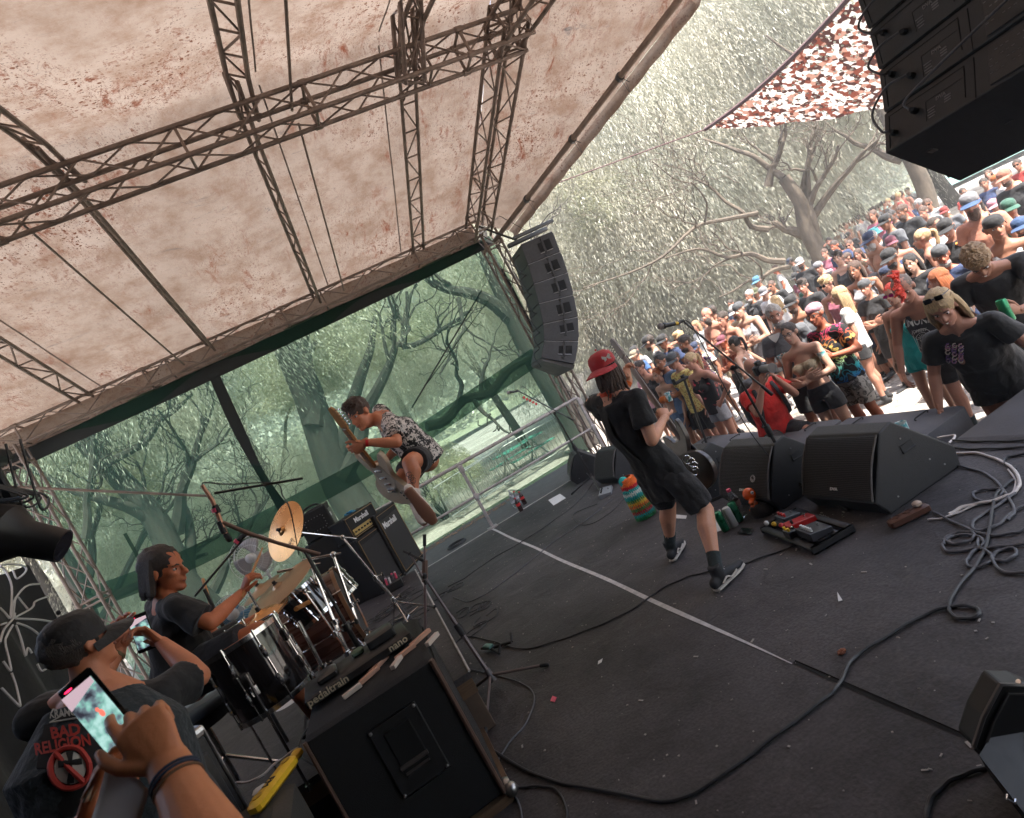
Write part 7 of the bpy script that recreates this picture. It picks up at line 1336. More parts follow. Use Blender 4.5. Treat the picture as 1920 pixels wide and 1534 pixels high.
def stratlike(name,label,neck_end,body_c,n,bodymat,neckmat,headcol=None,s=1.0,bass=False,ref=None,body_l=.46,dark=False):
 """solid body guitar; n = direction the front faces"""
 ne,bc=V(*neck_end),V(*body_c);x=(ne-bc);L=x.length;x.normalize();n=V(*n);n=(n-x*n.dot(x)).normalized();y=n.cross(x);t=thing(name,label,'guitar',bc)
 m3=Matrix((x,y,n)).transposed();P2=lambda a,b,c=0.:m3@V(a,b,c)
 out=[(.02,.03),(.10,.10),(.21,.125),(.26,.11),(.20,.07),(.13,.045),(.13,-.045),(.18,-.07),(.23,-.12),(.15,-.14),(.04,-.10),(-.04,-.115),(-.14,-.165),(-.23,-.15),(-.275,-.06),(-.27,.04),(-.22,.13),(-.12,.16),(-.03,.115)]
 oc=bez([V(a*s,b*s,0)for a,b in out]+[V(out[0][0]*s,out[0][1]*s,0)],3)[:-1]
 mb=MB();mb.prism([m3@p_ for p_ in oc],P2(0,0,-.02),n*.04);b=mb.build('guitar_body',bodymat,t);bv=b.modifiers.new('b','BEVEL');bv.width=.007;bv.segments=3;bv.limit_method='ANGLE'
 pg=[(.12,.04),(.20,.07),(.17,.10),(.05,.06),(-.06,.09),(-.12,.03),(-.10,-.06),(-.02,-.10),(.05,-.07),(.12,-.05)];mb=MB();mb.prism([P2(a*s,b_*s)for a,b_ in pg],P2(0,0,.021),n*.003);mb.build('pickguard',M('guard_dark',(.03,.022,.02),.3)if dark else M('guard_cream',(.50,.42,.32),.3),b,False)
 mb=MB();[mb.bbox(P2(a,0,.026),(.02,.075,.012),m3,.004)for a in(.07,.0,-.06)];mb.bbox(P2(-.12,0,.03),(.035,.08,.016),m3,.003);[mb.rod(P2(-.14-.03*k,-.09-.008*k,.02),P2(-.14-.03*k,-.09-.008*k,.038),.010,10)for k in range(3)];mb.build('hardware',chrome,b)
 mb=MB();mb.bbox(P2((.12+L)/2,0,.024),(L-.12,.052,.024),m3,.008);nk_=mb.build('neck',neckmat,t)
 mb=MB();mb.bbox(P2((.12+L)/2,0,.0375),(L-.12,.050,.005),m3,.001);mb.build('fretboard',M('rosewood',(.05,.025,.015),.5)if dark else neckmat,nk_);mb=MB();[mb.rod(P2(L-(L-.15)*(1-.9439**k)*1.25,-.025,.0405),P2(L-(L-.15)*(1-.9439**k)*1.25,.025,.0405),.0013,4)for k in range(0,19)];mb.build('frets',chrome,nk_)
 hd=[(0,-.024),(.03,-.030),(.16,-.028),(.19,-.01),(.185,.02),(.15,.03),(.05,.040),(.01,.03)];mb=MB();mb.prism([P2(L+a,b_)for a,b_ in hd],P2(0,0,.012),n*.016);h_=mb.build('headstock',headcol or neckmat,nk_,False)
 mb=MB();[(mb.rod(P2(L+.03+.026*k,-.02,.02),P2(L+.03+.026*k,-.062,.018),.004,6),mb.bbox(P2(L+.03+.026*k,-.066,.018),(.012,.018,.010),m3,.003))for k in range(6)];mb.build('tuning_pegs',chrome,h_)
 mb=MB();[mb.rod(P2(-.12,-.02+.008*k,.040),P2(L+.03,-.017+.0068*k,.043),.0008,4)for k in range(6)];mb.build('strings',chrome,t)
 return t,m3
gb=aty(1292,852,3.92);gne=aty(1166,672,4.25)
stratlike('electric_guitar','dark worn electric guitar with its neck pointing up past the red cap',gne,gb,(.93,.25,.1),M('guitar_dark',(.05,.035,.03),.35,ns=6,na=.5,coat=.3),M('neck_grey',(.26,.22,.20),.45,ns=8,na=.2),dark=True)
mb=MB();mb.sweep(bez([J['shL']+V(.03,.02,.055),J['neck']+V(-.08,.02,-.06),J['chest']+V(-.13,-.02,.0),J['pel']+V(-.10,-.10,.12),J['pel']+V(.08,-.14,.06)],5),[(.028,.004)]*21,8,side=V(0,1,.6));mb.build('guitar_strap',M('strap_black',(.012,.012,.012),.8),gt)
kc_=J['pel']+V(.16,-.13,.02);mb=MB();[mb.sweep([kc_+V(.02*math.sin(k)+.03*math.cos(a),-.02*k*.3,-.03*k+.03*math.sin(a))for a in np.linspace(0,6.28,13)],.003,5)for k in range(4)];mb.build('key_carabiners',chrome,gt)
yj=4.6
JU=dict(pel=aty(790,852,yj),chest=aty(748,808,yj-.02),neck=aty(712,783,yj),shL=aty(738,800,yj-.20),shR=aty(712,772,yj+.20),hipL=aty(788,860,yj-.10),hipR=aty(780,868,yj+.12),elL=aty(744,830,yj-.36),wrL=aty(684,830,yj-.34),elR=aty(745,840,yj+.30),wrR=aty(724,862,yj+.02),knL=aty(768,868,yj-.46),anL=aty(776,925,yj-.52),knR=aty(748,905,yj+.02),anR=aty(770,935,yj+.22))
JU['toeL']=aty(796,962,yj-.62);JU['toeR']=aty(778,950,yj+.16)
o=atz(800,990,0);o=V(JU['pel'].x,yj,0);J=rel(o,JU);J['back']=V(0,1,-.3)
hb=aty(692,800,yj-.02)-o;J['H']=Hdir(hb+V(.0,0,0),aty(640,800,yj-.14)-aty(672,775,yj),aty(655,750,yj)-aty(690,808,yj));J['hs']=1.0
ju=thing('person','guitarist leaping in mid-air in a black and white flowered shirt','person',o)
hk={'L':dict(d=(-.8,.2,-.1),nrm=(-.1,.9,.3),side=-1,curl=.7,s=1.05),'R':dict(d=(-.6,-.3,-.3),nrm=(-.5,-.8,0),side=1,curl=.6,s=1.0)}
link_mesh('body',body_skin(J,.0085,b=1.0,s=.97,hand_kw=hk,raw_hands=True,feet=False),SKH,ju);face_parts(ju,J['H'])
link_mesh('shirt',shirt_mesh(J,.009,b=1.04,s=.98,sleeve=.75,hem=-.10,loose=.02,neck=.5,wr=.010,sl_r=.07),pattern('blossom'),ju)
link_mesh('shorts',shorts_mesh(J,.009,b=1.0,s=.98,length=.62,loose=.02,wr=.008,top=.04),blk2,ju)
wear('hair','hair_quiff',hairm('brown'),ju,J['H']@Matrix.Diagonal((.98,1.0,.98,1)))
canvas_w=M('shoe_canvas',(.62,.55,.48),.8,ns=20,na=.1)
for s_,upd in(('L',(JU['knL']-JU['anL'])),('R',(JU['knR']-JU['anR']))):
 u=upd.normalized();shoes(ju,J,s_,up=(.2,.93,.25)if s_=='L' else tuple(u),s=1.05,stripe=False,sole=gum,mat=canvas_w,socks=False)
tk_,ta_=J['knL'],J['anL'];mb=MB();ax_v=(ta_-tk_).normalized()
for k in range(5):c=tk_.lerp(ta_,.35+.12*k)+V(-.02+.012*(k%3),-.060+.003*k,0);mb.sweep([c+V(.018*math.cos(a)*(1+.3*math.sin(3*a)),-.002,.020*math.sin(a))for a in np.linspace(0,6.0,9)],.0028,4)
mb.build('tattoo',M('tattoo_ink',(.05,.05,.05),.7),ju)
mb=MB();mb.sweep([lerp(J['wrL'],J['elL'],.03),lerp(J['wrL'],J['elL'],.12)],.030,12);mb.build('wristband',M('band_red',(.6,.02,.02),.6),ju)
stratlike('electric_guitar','cream electric guitar with maple neck held by the leaping man',aty(652,800,yj-.36),aty(722,893,yj-.16),(-.80,-.60,-.05),M('cream_lacquer',(.62,.50,.36),.2,coat=.8),M('maple',(.42,.19,.06),.35,ns=5,na=.15,scale=(1,1,8)))
yd=3.95
D=dict(pel=aty(352,1262,yd),chest=aty(325,1180,yd),neck=aty(308,1127,yd),shR=aty(330,1140,yd-.20),shL=aty(298,1136,yd+.20),hipR=aty(358,1262,yd-.10),hipL=aty(346,1262,yd+.10),elR=aty(395,1168,yd-.25),wrR=aty(455,1110,yd+.02),elL=aty(370,1185,yd+.32),wrL=aty(425,1192,yd+.25))
for s_,dy in(('R',-.22),('L',.25)):
 hp=D['hip'+s_];D['kn'+s_]=V(hp.x+.44,yd+dy,hp.z+.02);D['an'+s_]=V(hp.x+.50,yd+dy,RH+.10);D['toe'+s_]=V(hp.x+.66,yd+dy*1.1,RH+.03)
o=V(D['pel'].x,yd,RH);J=rel(o,D);hb=aty(318,1112,yd)-o;J['H']=Hdir(hb,aty(350,1085,yd-.03)-aty(315,1092,yd),aty(292,1040,yd)-aty(322,1110,yd));J['hs']=1.12;J['back']=V(-1,0,0)
dm=thing('person','long haired drummer in black t-shirt raising a drumstick','person',o)
hk={'R':dict(d=(.4,-.1,.35),nrm=(.5,.5,-.6),side=-1,curl=.75,s=1.05),'L':dict(d=(.9,0,-.1),nrm=(0,0,-1),side=-1,curl=.7,s=1.0)}
link_mesh('body',body_skin(J,.0085,b=1.05,belly=1.1,s=1.05,hand_kw=hk,raw_hands=True),SKD,dm);face_parts(dm,J['H'],1.12)
link_mesh('shirt',shirt_mesh(J,.009,b=1.1,belly=1.15,s=1.06,sleeve=.80,hem=-.10,loose=.022,neck=.7,wr=.020,sl_r=.078),blk,dm)
link_mesh('shorts',shorts_mesh(J,.010,b=1.05,s=1.05,length=.80,loose=.02),blk2,dm);wear('hair','hair_mop',hairm('dark'),dm,J['H']@Matrix.Translation((0,-.002,.006))@Matrix.Diagonal((1.18,1.18,1.14,1)))
for s_ in 'RL':shoes(dm,J,s_)
wood=M('drumstick_wood',(.62,.30,.12),.45,ns=6,na=.12,scale=(1,1,5));a_,b_=aty(462,1100,yd-.0),aty(492,1028,yd+.15)
mb=MB();q_=b_-a_;mb.sweep([q_*-.25,q_*.8,q_*.95,q_],[.0085,.0075,.0045,.006],8,dome=True);o=mb.build('drumstick',wood);o.location=a_;tag(o,'wooden drumstick raised in front of the white fan','drumstick')
a_,b_=aty(380,1085,4.5),aty(400,1150,4.4);mb=MB();mb.sweep([V(0,0,0),b_-a_],[.010,.012],8);o=mb.build('drumstick',wood);o.location=a_;tag(o,'spare drumstick standing in its holder behind the drummer arm','drumstick')
yc_=2.25
CP=dict(neck=aty(175,1288,yc_),chest=aty(190,1400,yc_-.06),pel=aty(290,1640,yc_-.06),shL=aty(70,1350,yc_+.02),shR=aty(300,1310,yc_+.08),hipL=aty(235,1660,yc_),hipR=aty(350,1640,yc_),elR=aty(372,1268,yc_+.26),wrR=aty(303,1205,yc_+.48),elL=aty(150,1330,yc_+.35),wrL=aty(222,1222,yc_+.50),knL=aty(420,1850,yc_),knR=aty(500,1850,yc_),anL=aty(560,2150,yc_),anR=aty(640,2130,yc_))
o=V(CP['pel'].x,yc_,0);J=rel(o,CP);
for s_,dx in(('L',-.12),('R',.12)):hp=J['hip'+s_];J['kn'+s_]=V(hp.x*.8,0,.50);J['an'+s_]=V(hp.x*.8,0,.10);J['toe'+s_]=V(hp.x*.8+.1,.14,.03)
hb=aty(183,1262,yc_+.02)-o;J['H']=Hdir(hb,(.62,.75,.10),aty(140,1135,yc_)-aty(182,1262,yc_));J['hs']=.92;J['back']=V(0,-1,0)
cp=thing('person','man in black cap and patched denim vest filming with his phone','person',o);cpv=-V(.62,.75,0)
hk={'R':dict(d=(-.25,.1,.5),nrm=(-.5,-.2,.2),side=-1,curl=.6,s=1.0),'L':dict(d=(.3,.1,.7),nrm=(.6,-.6,0),side=1,curl=.45,s=1.0)}
link_mesh('body',body_skin(J,.008,b=1.12,belly=1.1,s=.98,hand_kw=hk,raw_hands=True,feet=False,jaw=1.15),SKH,cp);face_parts(cp,J['H'],.92)
link_mesh('shirt',shirt_mesh(J,.009,b=1.12,belly=1.1,s=.99,sleeve=.66,hem=-.05,loose=.016,neck=.6,wr=.012,sl_r=.072),blk,cp)
denim=cloth('denim_dark',(.020,.028,.033),bump=.5,bs=30,ns=14,na=.3)
vest=link_mesh('denim_vest',shirt_mesh(J,.009,b=1.34,belly=1.05,s=1.0,sleeve=0.0,strap=False,hem=0,loose=.040,neck=.80,wr=.008),denim,cp)
link_mesh('trousers',shorts_mesh(J,.012,b=1.1,s=1.0,length=1.8,loose=.02),blk2,cp);[shoes(cp,J,s_,stripe=False)for s_ in 'RL']
capb=cloth('cap_black',(.012,.010,.010),rough=.75);H=J['H'];wear('hair','hair_short',hairm('dark'),cp,H@Matrix.Diagonal((.9,.9,.86,1)));cpo=wear('cap','dome',capb,cp,H@Matrix.Translation((0,-.006,-.052))@Matrix.Rotation(R_(-3),4,'X')@Matrix.Diagonal((.97,.97,1.12,1)),1.0);wear('brim','brim',capb,cpo,Matrix.Identity(4))
mb=MB();mb.sweep([(.035*math.cos(a),-.0985+.010*abs(math.cos(a)),.158+.020*math.sin(a))for a in np.linspace(0,math.pi,9)],.0025,5);mb.sweep([(.034*x,-.098+.01*abs(x),.158)for x in np.linspace(-1,1,7)],.003,5);mb.build('cap_strap',M('strap_brown',(.10,.05,.03),.6),cpo)
bn=(J['shR']-J['shL']).cross(J['neck']-J['pel']).normalized();bn=bn if bn.y<0 else-bn;bx_=(J['shR']-J['shL']).normalized();bu=bn.cross(bx_);bu=bu if bu.z>0 else-bu
vm=vest.data;vco=[v_.co.copy()for v_ in vm.vertices]
from mathutils.bvhtree import BVHTree
bvh=BVHTree.FromPolygons(vco,[tuple(p_.vertices)for p_ in vm.polygons])
camo=V(0,0,CAM_H)-V(*cp.location)
def onvest(px,py,tree=bvh,lift=.004):
 r=ray(px,py).normalized();h_=tree.ray_cast(camo,r);return(h_[0]+h_[1]*lift*(1 if h_[1].dot(r)<0 else-1))if h_[0]is not None else None
def patch(poly,mat,nm,border=None,lift=.003):
 """cloth patch sewn on the vest; outline in picture coordinates dropped on the cloth"""
 pts=[onvest(x,y,lift=lift)for x,y in poly]
 if sum(p_ is None for p_ in pts)>len(pts)*.4:return None
 poly=[q for q,p_ in zip(poly,pts)if p_ is not None];pts=[p_ for p_ in pts if p_ is not None]
 c=sum(pts,V(0,0,0))/len(pts);cx=sum(x for x,y in poly)/len(poly);cy=sum(y for x,y in poly)/len(poly);vs=[];R2=4;n=len(poly)
 for r_ in range(R2+1):
  for i in range(n):
   u=r_/R2;q_=onvest(cx+(poly[i][0]-cx)*u,cy+(poly[i][1]-cy)*u,lift=lift);vs.append(q_ if q_ is not None else c)
 mb=MB();mb.add(vs,[(r_*n+i,r_*n+(i+1)%n,(r_+1)*n+(i+1)%n,(r_+1)*n+i)for r_ in range(R2)for i in range(n)]);o=mb.build(nm,mat,vest)
 if border:MB().sweep(pts+[pts[0]],.0028,5).build('stitching',border,o)
 return o
def vest_text(txt,size,px,py,dx,dy,mat,bold=.001,sc=(1,1)):
 """letters pressed onto the vest cloth"""
 me=text_mesh(txt,1.0,0,sc,bold=bold);L_=math.hypot(dx,dy);ux,uy=dx/L_,dy/L_;vs=[]
 for v_ in me.vertices:
  x=px+(v_.co.x*ux+v_.co.y*uy)*size;y=py+(v_.co.x*uy-v_.co.y*ux)*size;q_=onvest(x,y,lift=.0075);vs.append(q_ if q_ is not None else V(0,0,-9))
 for v_,q_ in zip(me.vertices,vs):v_.co=q_
 bad=[i for i,q_ in enumerate(vs)if q_.z<-5]
 if len(bad)==len(vs):return
 if bad:bm=bmesh.new();bm.from_mesh(me);bm.verts.ensure_lookup_table();bmesh.ops.delete(bm,geom=[bm.verts[i]for i in bad],context='VERTS');bm.to_mesh(me);bm.free()
 return OBJ('lettering',me,mat,vest)
redp=M('patch_red',(.40,.03,.02),.7);wp=M('patch_white',(.55,.53,.48),.8);yp=M('patch_yellow',(.60,.38,.05),.8);kp=M('patch_black',(.012,.01,.01),.85)
arc=lambda cx,cy,r1,r2,a0=0,a1=6.283,n=18,tilt=-.25:[(cx+r1*math.cos(a)*math.cos(tilt)-r2*math.sin(a)*math.sin(tilt),cy+r1*math.cos(a)*math.sin(tilt)+r2*math.sin(a)*math.cos(tilt))for a in np.linspace(a0,a1,n,endpoint=False)]
patch([(110,1275),(200,1265),(240,1330),(250,1480),(230,1534),(120,1530),(70,1440),(85,1360)],kp,'back_panel',None,.004)
patch([(56,1305),(62,1288),(84,1280),(96,1302),(80,1318),(62,1326)],kp,'patch',wp,.006)
vest_text('BROILERS',9,76,1303,1,-.22,wp,.03);vest_text('WORK',9,72,1313,1,-.22,wp,.03)
patch([(202,1262),(252,1256),(246,1284),(205,1285)],yp,'patch',None,.006);vest_text('OI',14,232,1272,1,-.1,kp,.04)
patch([(96,1356),(100,1332),(112,1322),(148,1326),(146,1348)],kp,'patch',wp,.006);vest_text('KRANG',17,120,1339,1,-.12,wp,.03,(.85,1.2))
patch(arc(43,1370,11,19),kp,'patch',wp,.006)
vest_text('BAD',31,125,1374,1,-.16,redp,.035,(.9,1));vest_text('RELIGION',29,120,1399,1,-.18,redp,.03,(.82,1.05))
pts_=[onvest(x,y,lift=.007)for x,y in arc(133,1440,36,36,n=26)]
if all(p_ is not None for p_ in pts_):MB().sweep(pts_+[pts_[0]],.0075,6).build('emblem_ring',redp,vest)
patch(arc(133,1440,29,29),wp,'emblem_disc',None,.005);patch([(127,1412),(139,1410),(141,1466),(130,1468)],kp,'emblem_cross',None,.008);patch([(112,1428),(154,1422),(155,1432),(113,1439)],kp,'emblem_cross',None,.008)
pts_=[onvest(x,y,lift=.009)for x,y in((108,1415),(133,1440),(158,1464))]
if all(p_ is not None for p_ in pts_):MB().sweep(pts_,.007,6).build('emblem_bar',redp,vest)
patch(arc(380,1400,10,16),wp,'patch',None,.006);patch([(372,1358),(384,1352),(392,1378),(380,1384)],redp,'patch',wp,.006)
for(x,y)in((226,1245),(234,1243)):
 q_=onvest(x,y+8,lift=.006)
 if q_ is not None:MB().ball(q_,.010,None,10,6).build('button_badge',wp,vest)
mb=MB();e_,w2_=J['elL'],J['wrL'];mb.sweep([lerp(w2_,e_,.03),lerp(w2_,e_,.08)],.031,12);mb.build('wristband',M('band_olive',(.2,.15,.07),.7),cp)
def phone(label,c,xdir,ydir,size,screen_cols):
 x=V(*xdir).normalized();y=V(*ydir);y=(y-x*y.dot(x)).normalized();n=x.cross(y);w,h=size;t=thing('phone',label,'phone',c);m3=Matrix((x,y,n)).transposed()
 MB().bbox((0,0,0),(w,h,.009),m3,.004).build('body',M('phone_black',(.008,.008,.008),.2),t)
 if 'phone_screen' not in MATS:
  mt,N,Lk=nodes_of('phone_screen');p=N['Principled BSDF'];N.remove(p);out=N['Material Output'];tc=N.new('ShaderNodeTexCoord');ns=N.new('ShaderNodeTexNoise');ns.inputs['Scale'].default_value=38;ns.inputs['Detail'].default_value=4;Lk.new(tc.outputs['Object'],ns.inputs[0])
  sx=N.new('ShaderNodeSeparateXYZ');Lk.new(tc.outputs['UV'],sx.inputs[0]);cr=N.new('ShaderNodeValToRGB');e=cr.color_ramp.elements;e[0].position=.36;e[0].color=(.02,.02,.03,1);e[1].position=.62;e[1].color=(.28,.45,.42,1);k=e.new(.46);k.color=(.10,.14,.16,1);k=e.new(.52);k.color=(.14,.30,.26,1);Lk.new(ns.outputs[0],cr.inputs[0]);em=N.new('ShaderNodeEmission');em.inputs[1].default_value=.36;Lk.new(cr.outputs[0],em.inputs[0]);Lk.new(em.outputs[0],out.inputs[0])
 s_=MB();s_.box(m3@V(0,-h*.0,.0052),(w*.88,h*.80,.0006),m3);so_=s_.build('screen',MATS['phone_screen'],t,False)
 ce=M('screen_pink',(.3,.2,.2),.5,emit=(.30,.22,.25),es=.42);MB().add([m3@V(*q)for q in((-w*.44,h*.40,.0062),(-w*.44,h*.22,.0062),(w*.44,h*.33,.0062),(w*.44,h*.40,.0062))],[(0,1,2,3)]).build('screen_roof',ce,so_,False)
 fg=M('screen_figure',(.3,.05,.03),.5,emit=(.45,.10,.07),es=.5);mb=MB();mb.ball(m3@V(.06*w,.06*h,.006),(w*.05,h*.03,.0008),m3,8,5);mb.ball(m3@V(.10*w,-.0*h,.006),(w*.07,h*.05,.0008),m3,8,5);mb.build('screen_figure',fg,so_)
 MB().ball(m3@V(-w*.2,h*.43,.005),(w*.13,h*.012,.0008),m3,8,5).build('record_light',M('rec_red',(.8,.02,.05),.4,emit=(.9,.02,.08),es=.9),t)
 return t
dph=yc_+.53;pc=aty(267,1186,dph);phone('phone held up by the man in the denim vest',pc,aty(277,1182,dph)-aty(257,1190,dph),aty(259,1160,dph)-aty(275,1212,dph),(.075,.155),None)
dn_=.98;Pn=lambda px,py,d=dn_:atc(px,py,d)
pc=Pn(190,1338);phone('large phone filming the stage, held by the nearest hands',pc,Pn(218,1315)-Pn(163,1361),Pn(165,1285)-Pn(212,1390),(.070,.148),None)
fh=thing('person','nearest onlooker, only two forearms holding a phone and paper','person',Pn(330,1560,.85));o=V(*fh.location);SKN=skin('skin_nearest',(.56,.21,.095),.08)
mb=MB();wR=Pn(318,1436,.90)-o;eR=Pn(455,1700,.72)-o
hand(mb,wR,Pn(252,1345,.93)-Pn(318,1436,.90),(fw*.8-rt*.6),1,s=.98,n=12,curls=[.38,.8,.95,1.05],spread=.06)
mb.sweep([wR+(eR-wR)*-.04,lerp(wR,eR,.25),lerp(wR,eR,.6),eR],[(.030,.024),(.036,.030),(.046,.040),(.05,.045)],16,side=rt,dome=True)
me=fuse(mb,.0032,2,'hand_and_forearm');link_mesh('right_arm',me,SKN,fh).name='arm'
mb=MB();wL=Pn(160,1560,.92)-o;eL=Pn(150,1800,.75)-o
hand(mb,wL,Pn(196,1440,.97)-Pn(160,1560,.92),(rt*.9+fw*.3),-1,s=.92,n=12,curls=[.55,.8,.9,1.0]);mb.sweep([wL+(eL-wL)*-.04,lerp(wL,eL,.5),eL],[(.028,.024),(.036,.032),(.045,.04)],16,side=rt,dome=True)
me=fuse(mb,.0032,2,'hand_and_forearm');link_mesh('arm',me,SKN,fh)
nm_=M('fingernail',(.50,.24,.16),.3)
for k,(u,cc)in enumerate(((.10,M('cord_dark',(.02,.03,.06),.7)),(.125,M('cord_dark',(.02,.03,.06),.7)),(.16,M('cord_brown',(.12,.06,.03),.7)))):
 c=lerp(wR,eR,u);ax3=(eR-wR).normalized();f3=frame(ax3+rt*.05*k,rt);mb=MB();mb.sweep([c+f3@V(math.cos(a)*.0345,math.sin(a)*.0295,0)for a in np.linspace(0,2*math.pi,25)],.0022,6);mb.build('bracelet',cc,fh)
pp=thing('folded_paper','folded white paper pinched in the nearest left hand','paper',Pn(215,1490,.9));o0=V(*pp.location)
pc_=[Pn(200,1432,.91),Pn(283,1478,.88),Pn(250,1600,.84),Pn(165,1545,.88)];g=grid(lambda u,v_:(pc_[0].lerp(pc_[1],u)).lerp(pc_[3].lerp(pc_[2],u),v_)-o0+fw*.006*math.sin(u*4+v_*2),np.linspace(0,1,10),np.linspace(0,1,10));so2=g.build('sheet',paper,pp);sd=so2.modifiers.new('s','SOLIDIFY');sd.thickness=.0008
pc2=[Pn(183,1440,.92),Pn(200,1445,.92),Pn(168,1505,.90),Pn(150,1500,.90)];g=grid(lambda u,v_:(pc2[0].lerp(pc2[1],u)).lerp(pc2[3].lerp(pc2[2],u),v_)-o0+fw*.004*math.sin(u*9),np.linspace(0,1,8),np.linspace(0,1,6));so3=g.build('folded_edge',M('paper_cream',(.6,.5,.38),.8),pp);sd=so3.modifiers.new('s','SOLIDIFY');sd.thickness=.0008
# front row, photographer
def stdJ2(key):
 """extra front-row poses"""
 J,hk=stdJ('down')
 if key=='bend':
  J['chest']=V(0,.15,1.24);J['neck']=V(0,.27,1.40)
  for S_,k in(('R',1),('L',-1)):J['sh'+S_]=V(k*.18,.235,1.365);J['el'+S_]=V(k*.30,.18,1.10);J['wr'+S_]=V(k*.335,.28,.87)
  J['H']=Hmat(J['neck']+V(0,.05,.08),0,R_(-26),0)
 if key=='bow':
  J['pel']=V(0,-.06,.95);J['chest']=V(0,.10,1.23);J['neck']=V(0,.20,1.38)
  for S_,k in(('R',1),('L',-1)):J['sh'+S_]=V(k*.19,.15,1.35);J['el'+S_]=V(k*.27,.14,1.08);J['wr'+S_]=V(k*.24,.26,.86)
  J['elL']=V(-.26,.34,1.08);J['wrL']=V(-.10,.52,1.10);hk['L']=dict(d=(.4,.6,.4),nrm=(.8,-.5,0),side=-1,curl=.8)
  J['H']=Hmat(J['neck']+V(0,.07,.04),0,R_(-50),0)
 if key=='crouch':
  J['pel']=V(0,0,.52);J['chest']=V(0,.10,.86);J['neck']=V(0,.15,1.05)
  for S_,k in(('R',1),('L',-1)):J['hip'+S_]=V(k*.09,0,.48);J['kn'+S_]=V(k*.16,.34,.44);J['an'+S_]=V(k*.14,.04,.10);J['toe'+S_]=V(k*.16,.2,.03);J['sh'+S_]=V(k*.18,.14,1.01);J['el'+S_]=V(k*.22,.32,.84);J['wr'+S_]=V(k*.07,.42,1.10);hk[S_]=dict(d=(-k*.2,.2,.8),nrm=(-k,-.2,0),side=-k,curl=.6)
  J['H']=Hmat(J['neck']+V(0,.06,.08),0,R_(-4),0)
 return J,hk
def hero(px,py,size,key,skn,fem,yaw,label,b=1.0,top='tee',topm=None,sleeve=.6,botm=None,blen=.5,wearing=(),smile=True,belly=1.0,h=None,sc=None):
 d=1103*.245/size;hd=atc(px,py,d);J,hk=stdJ2(key);ht=J['H']@V(0,-.012,.245);sc=sc or 1.0;rz=R_(90+yaw);base=V(hd.x,hd.y,hd.z-ht.z*sc)-Matrix.Rotation(rz,3,'Z')@(V(ht.x,ht.y,0)*sc)
 t=thing('person',label,'person',base,rz,'people in the crowd');t.scale=(sc,)*3
 link_mesh('body',body_skin(J,.009,b=b*.94,belly=belly,fem=fem,hand_kw=hk,raw_hands=True),SK[skn],t);face_parts(t,J['H'],1.0,smile)
 s_=link_mesh('shirt',shirt_mesh(J,.010,b=b,belly=belly,fem=fem,sleeve=sleeve,strap=sleeve==0,neck=.85 if sleeve else .5,wr=.012,loose=.034),topm,t)
 link_mesh('shorts',shorts_mesh(J,.010,b=b,belly=belly,length=blen,wr=.008),botm,t)
 for q in 'RL':shoes(t,J,q,stripe=False)
 for nm,kd,mt_,s2 in wearing:wear(nm,kd,mt_,t,J['H'],s2)
 bpy.context.view_layer.update();return t,s_,J
def press(obj,txt,size,px,py,dx,dy,mat,sc=(1,1),bold=.02,shapes=None,nm='print',lift=.004):
 """lettering or line art printed on a garment, dropped onto the cloth"""
 bpy.context.view_layer.update();tr=BVHTree.FromPolygons([v_.co.copy()for v_ in obj.data.vertices],[tuple(p_.vertices)for p_ in obj.data.polygons]);mi=obj.matrix_world.inverted();oo=mi@V(0,0,CAM_H)
 def hit(x,y):
  h_=tr.ray_cast(oo,(mi.to_3x3()@ray(x,y)).normalized());return h_[0]+h_[1]*lift if h_[0]is not None else None
 L_=math.hypot(dx,dy);ux,uy=dx/L_,dy/L_
 if txt:
  me=text_mesh(txt,1.0,0,sc,bold=bold);P_=[hit(px+(v_.co.x*ux+v_.co.y*uy)*size,py+(v_.co.x*uy-v_.co.y*ux)*size)for v_ in me.vertices]
  ok=[p_ for p_ in P_ if p_ is not None]
  if not ok:return
  bad=[i for i,p_ in enumerate(P_)if p_ is None]
  for v_,p_ in zip(me.vertices,P_):v_.co=p_ if p_ is not None else ok[0]
  if bad:
   bm=bmesh.new();bm.from_mesh(me);bm.verts.ensure_lookup_table();bmesh.ops.delete(bm,geom=[bm.verts[i]for i in bad],context='VERTS');bm.to_mesh(me);bm.free()
  return OBJ(nm,me,mat,obj)
 mb=MB()
 for w2,l in shapes:
  q=[hit(x,y)for x,y in l];q=[p_ for p_ in q if p_ is not None]
  if len(q)>1:mb.sweep(q,w2,5)
 if mb.v:return mb.build(nm,mat,obj)
prt=M('shirt_print_white',(.55,.54,.52),.85)
t,s_,J=hero(1750,553,63,'bend','pink',True,22,'blond woman in black t-shirt and black shorts leaning forward at the front',1.12,'tee',blk,.62,blk2,.42,(('hair','hair_long',hairm('blond'),1.04),),sc=1.06)
wear('sunglasses','shades',M('shades_black',(.006,.006,.008)),t,J['H']@Matrix.Translation((0,.0,.10))@Matrix.Rotation(R_(20),4,'X'),1.0)
fl=[M('print_pink',(.5,.25,.35),.8),M('print_cream',(.6,.55,.45),.8),M('print_violet',(.2,.12,.3),.8)]
for k,m_ in enumerate(fl):press(s_,None,0,0,0,1,0,m_,shapes=[(.0045,[(1790+14*math.sin(i*2.1+k)+4*math.cos(a),662+15*math.cos(i*1.3+k*2)+4*math.sin(a))for a in np.linspace(0,5,6)])for i in range(9)],nm='flower_print')
t,s_,J=hero(1680,521,54,'bend','pink',False,25,'man with red mohawk in sleeveless black lettered shirt looking down',1.0,'tank',M('cloth_faded_black',(.035,.035,.04),.9,ns=8,na=.2,bump=.5),0,blk2,.75)
H=J['H'];nm=hairm('neon');mb=MB()
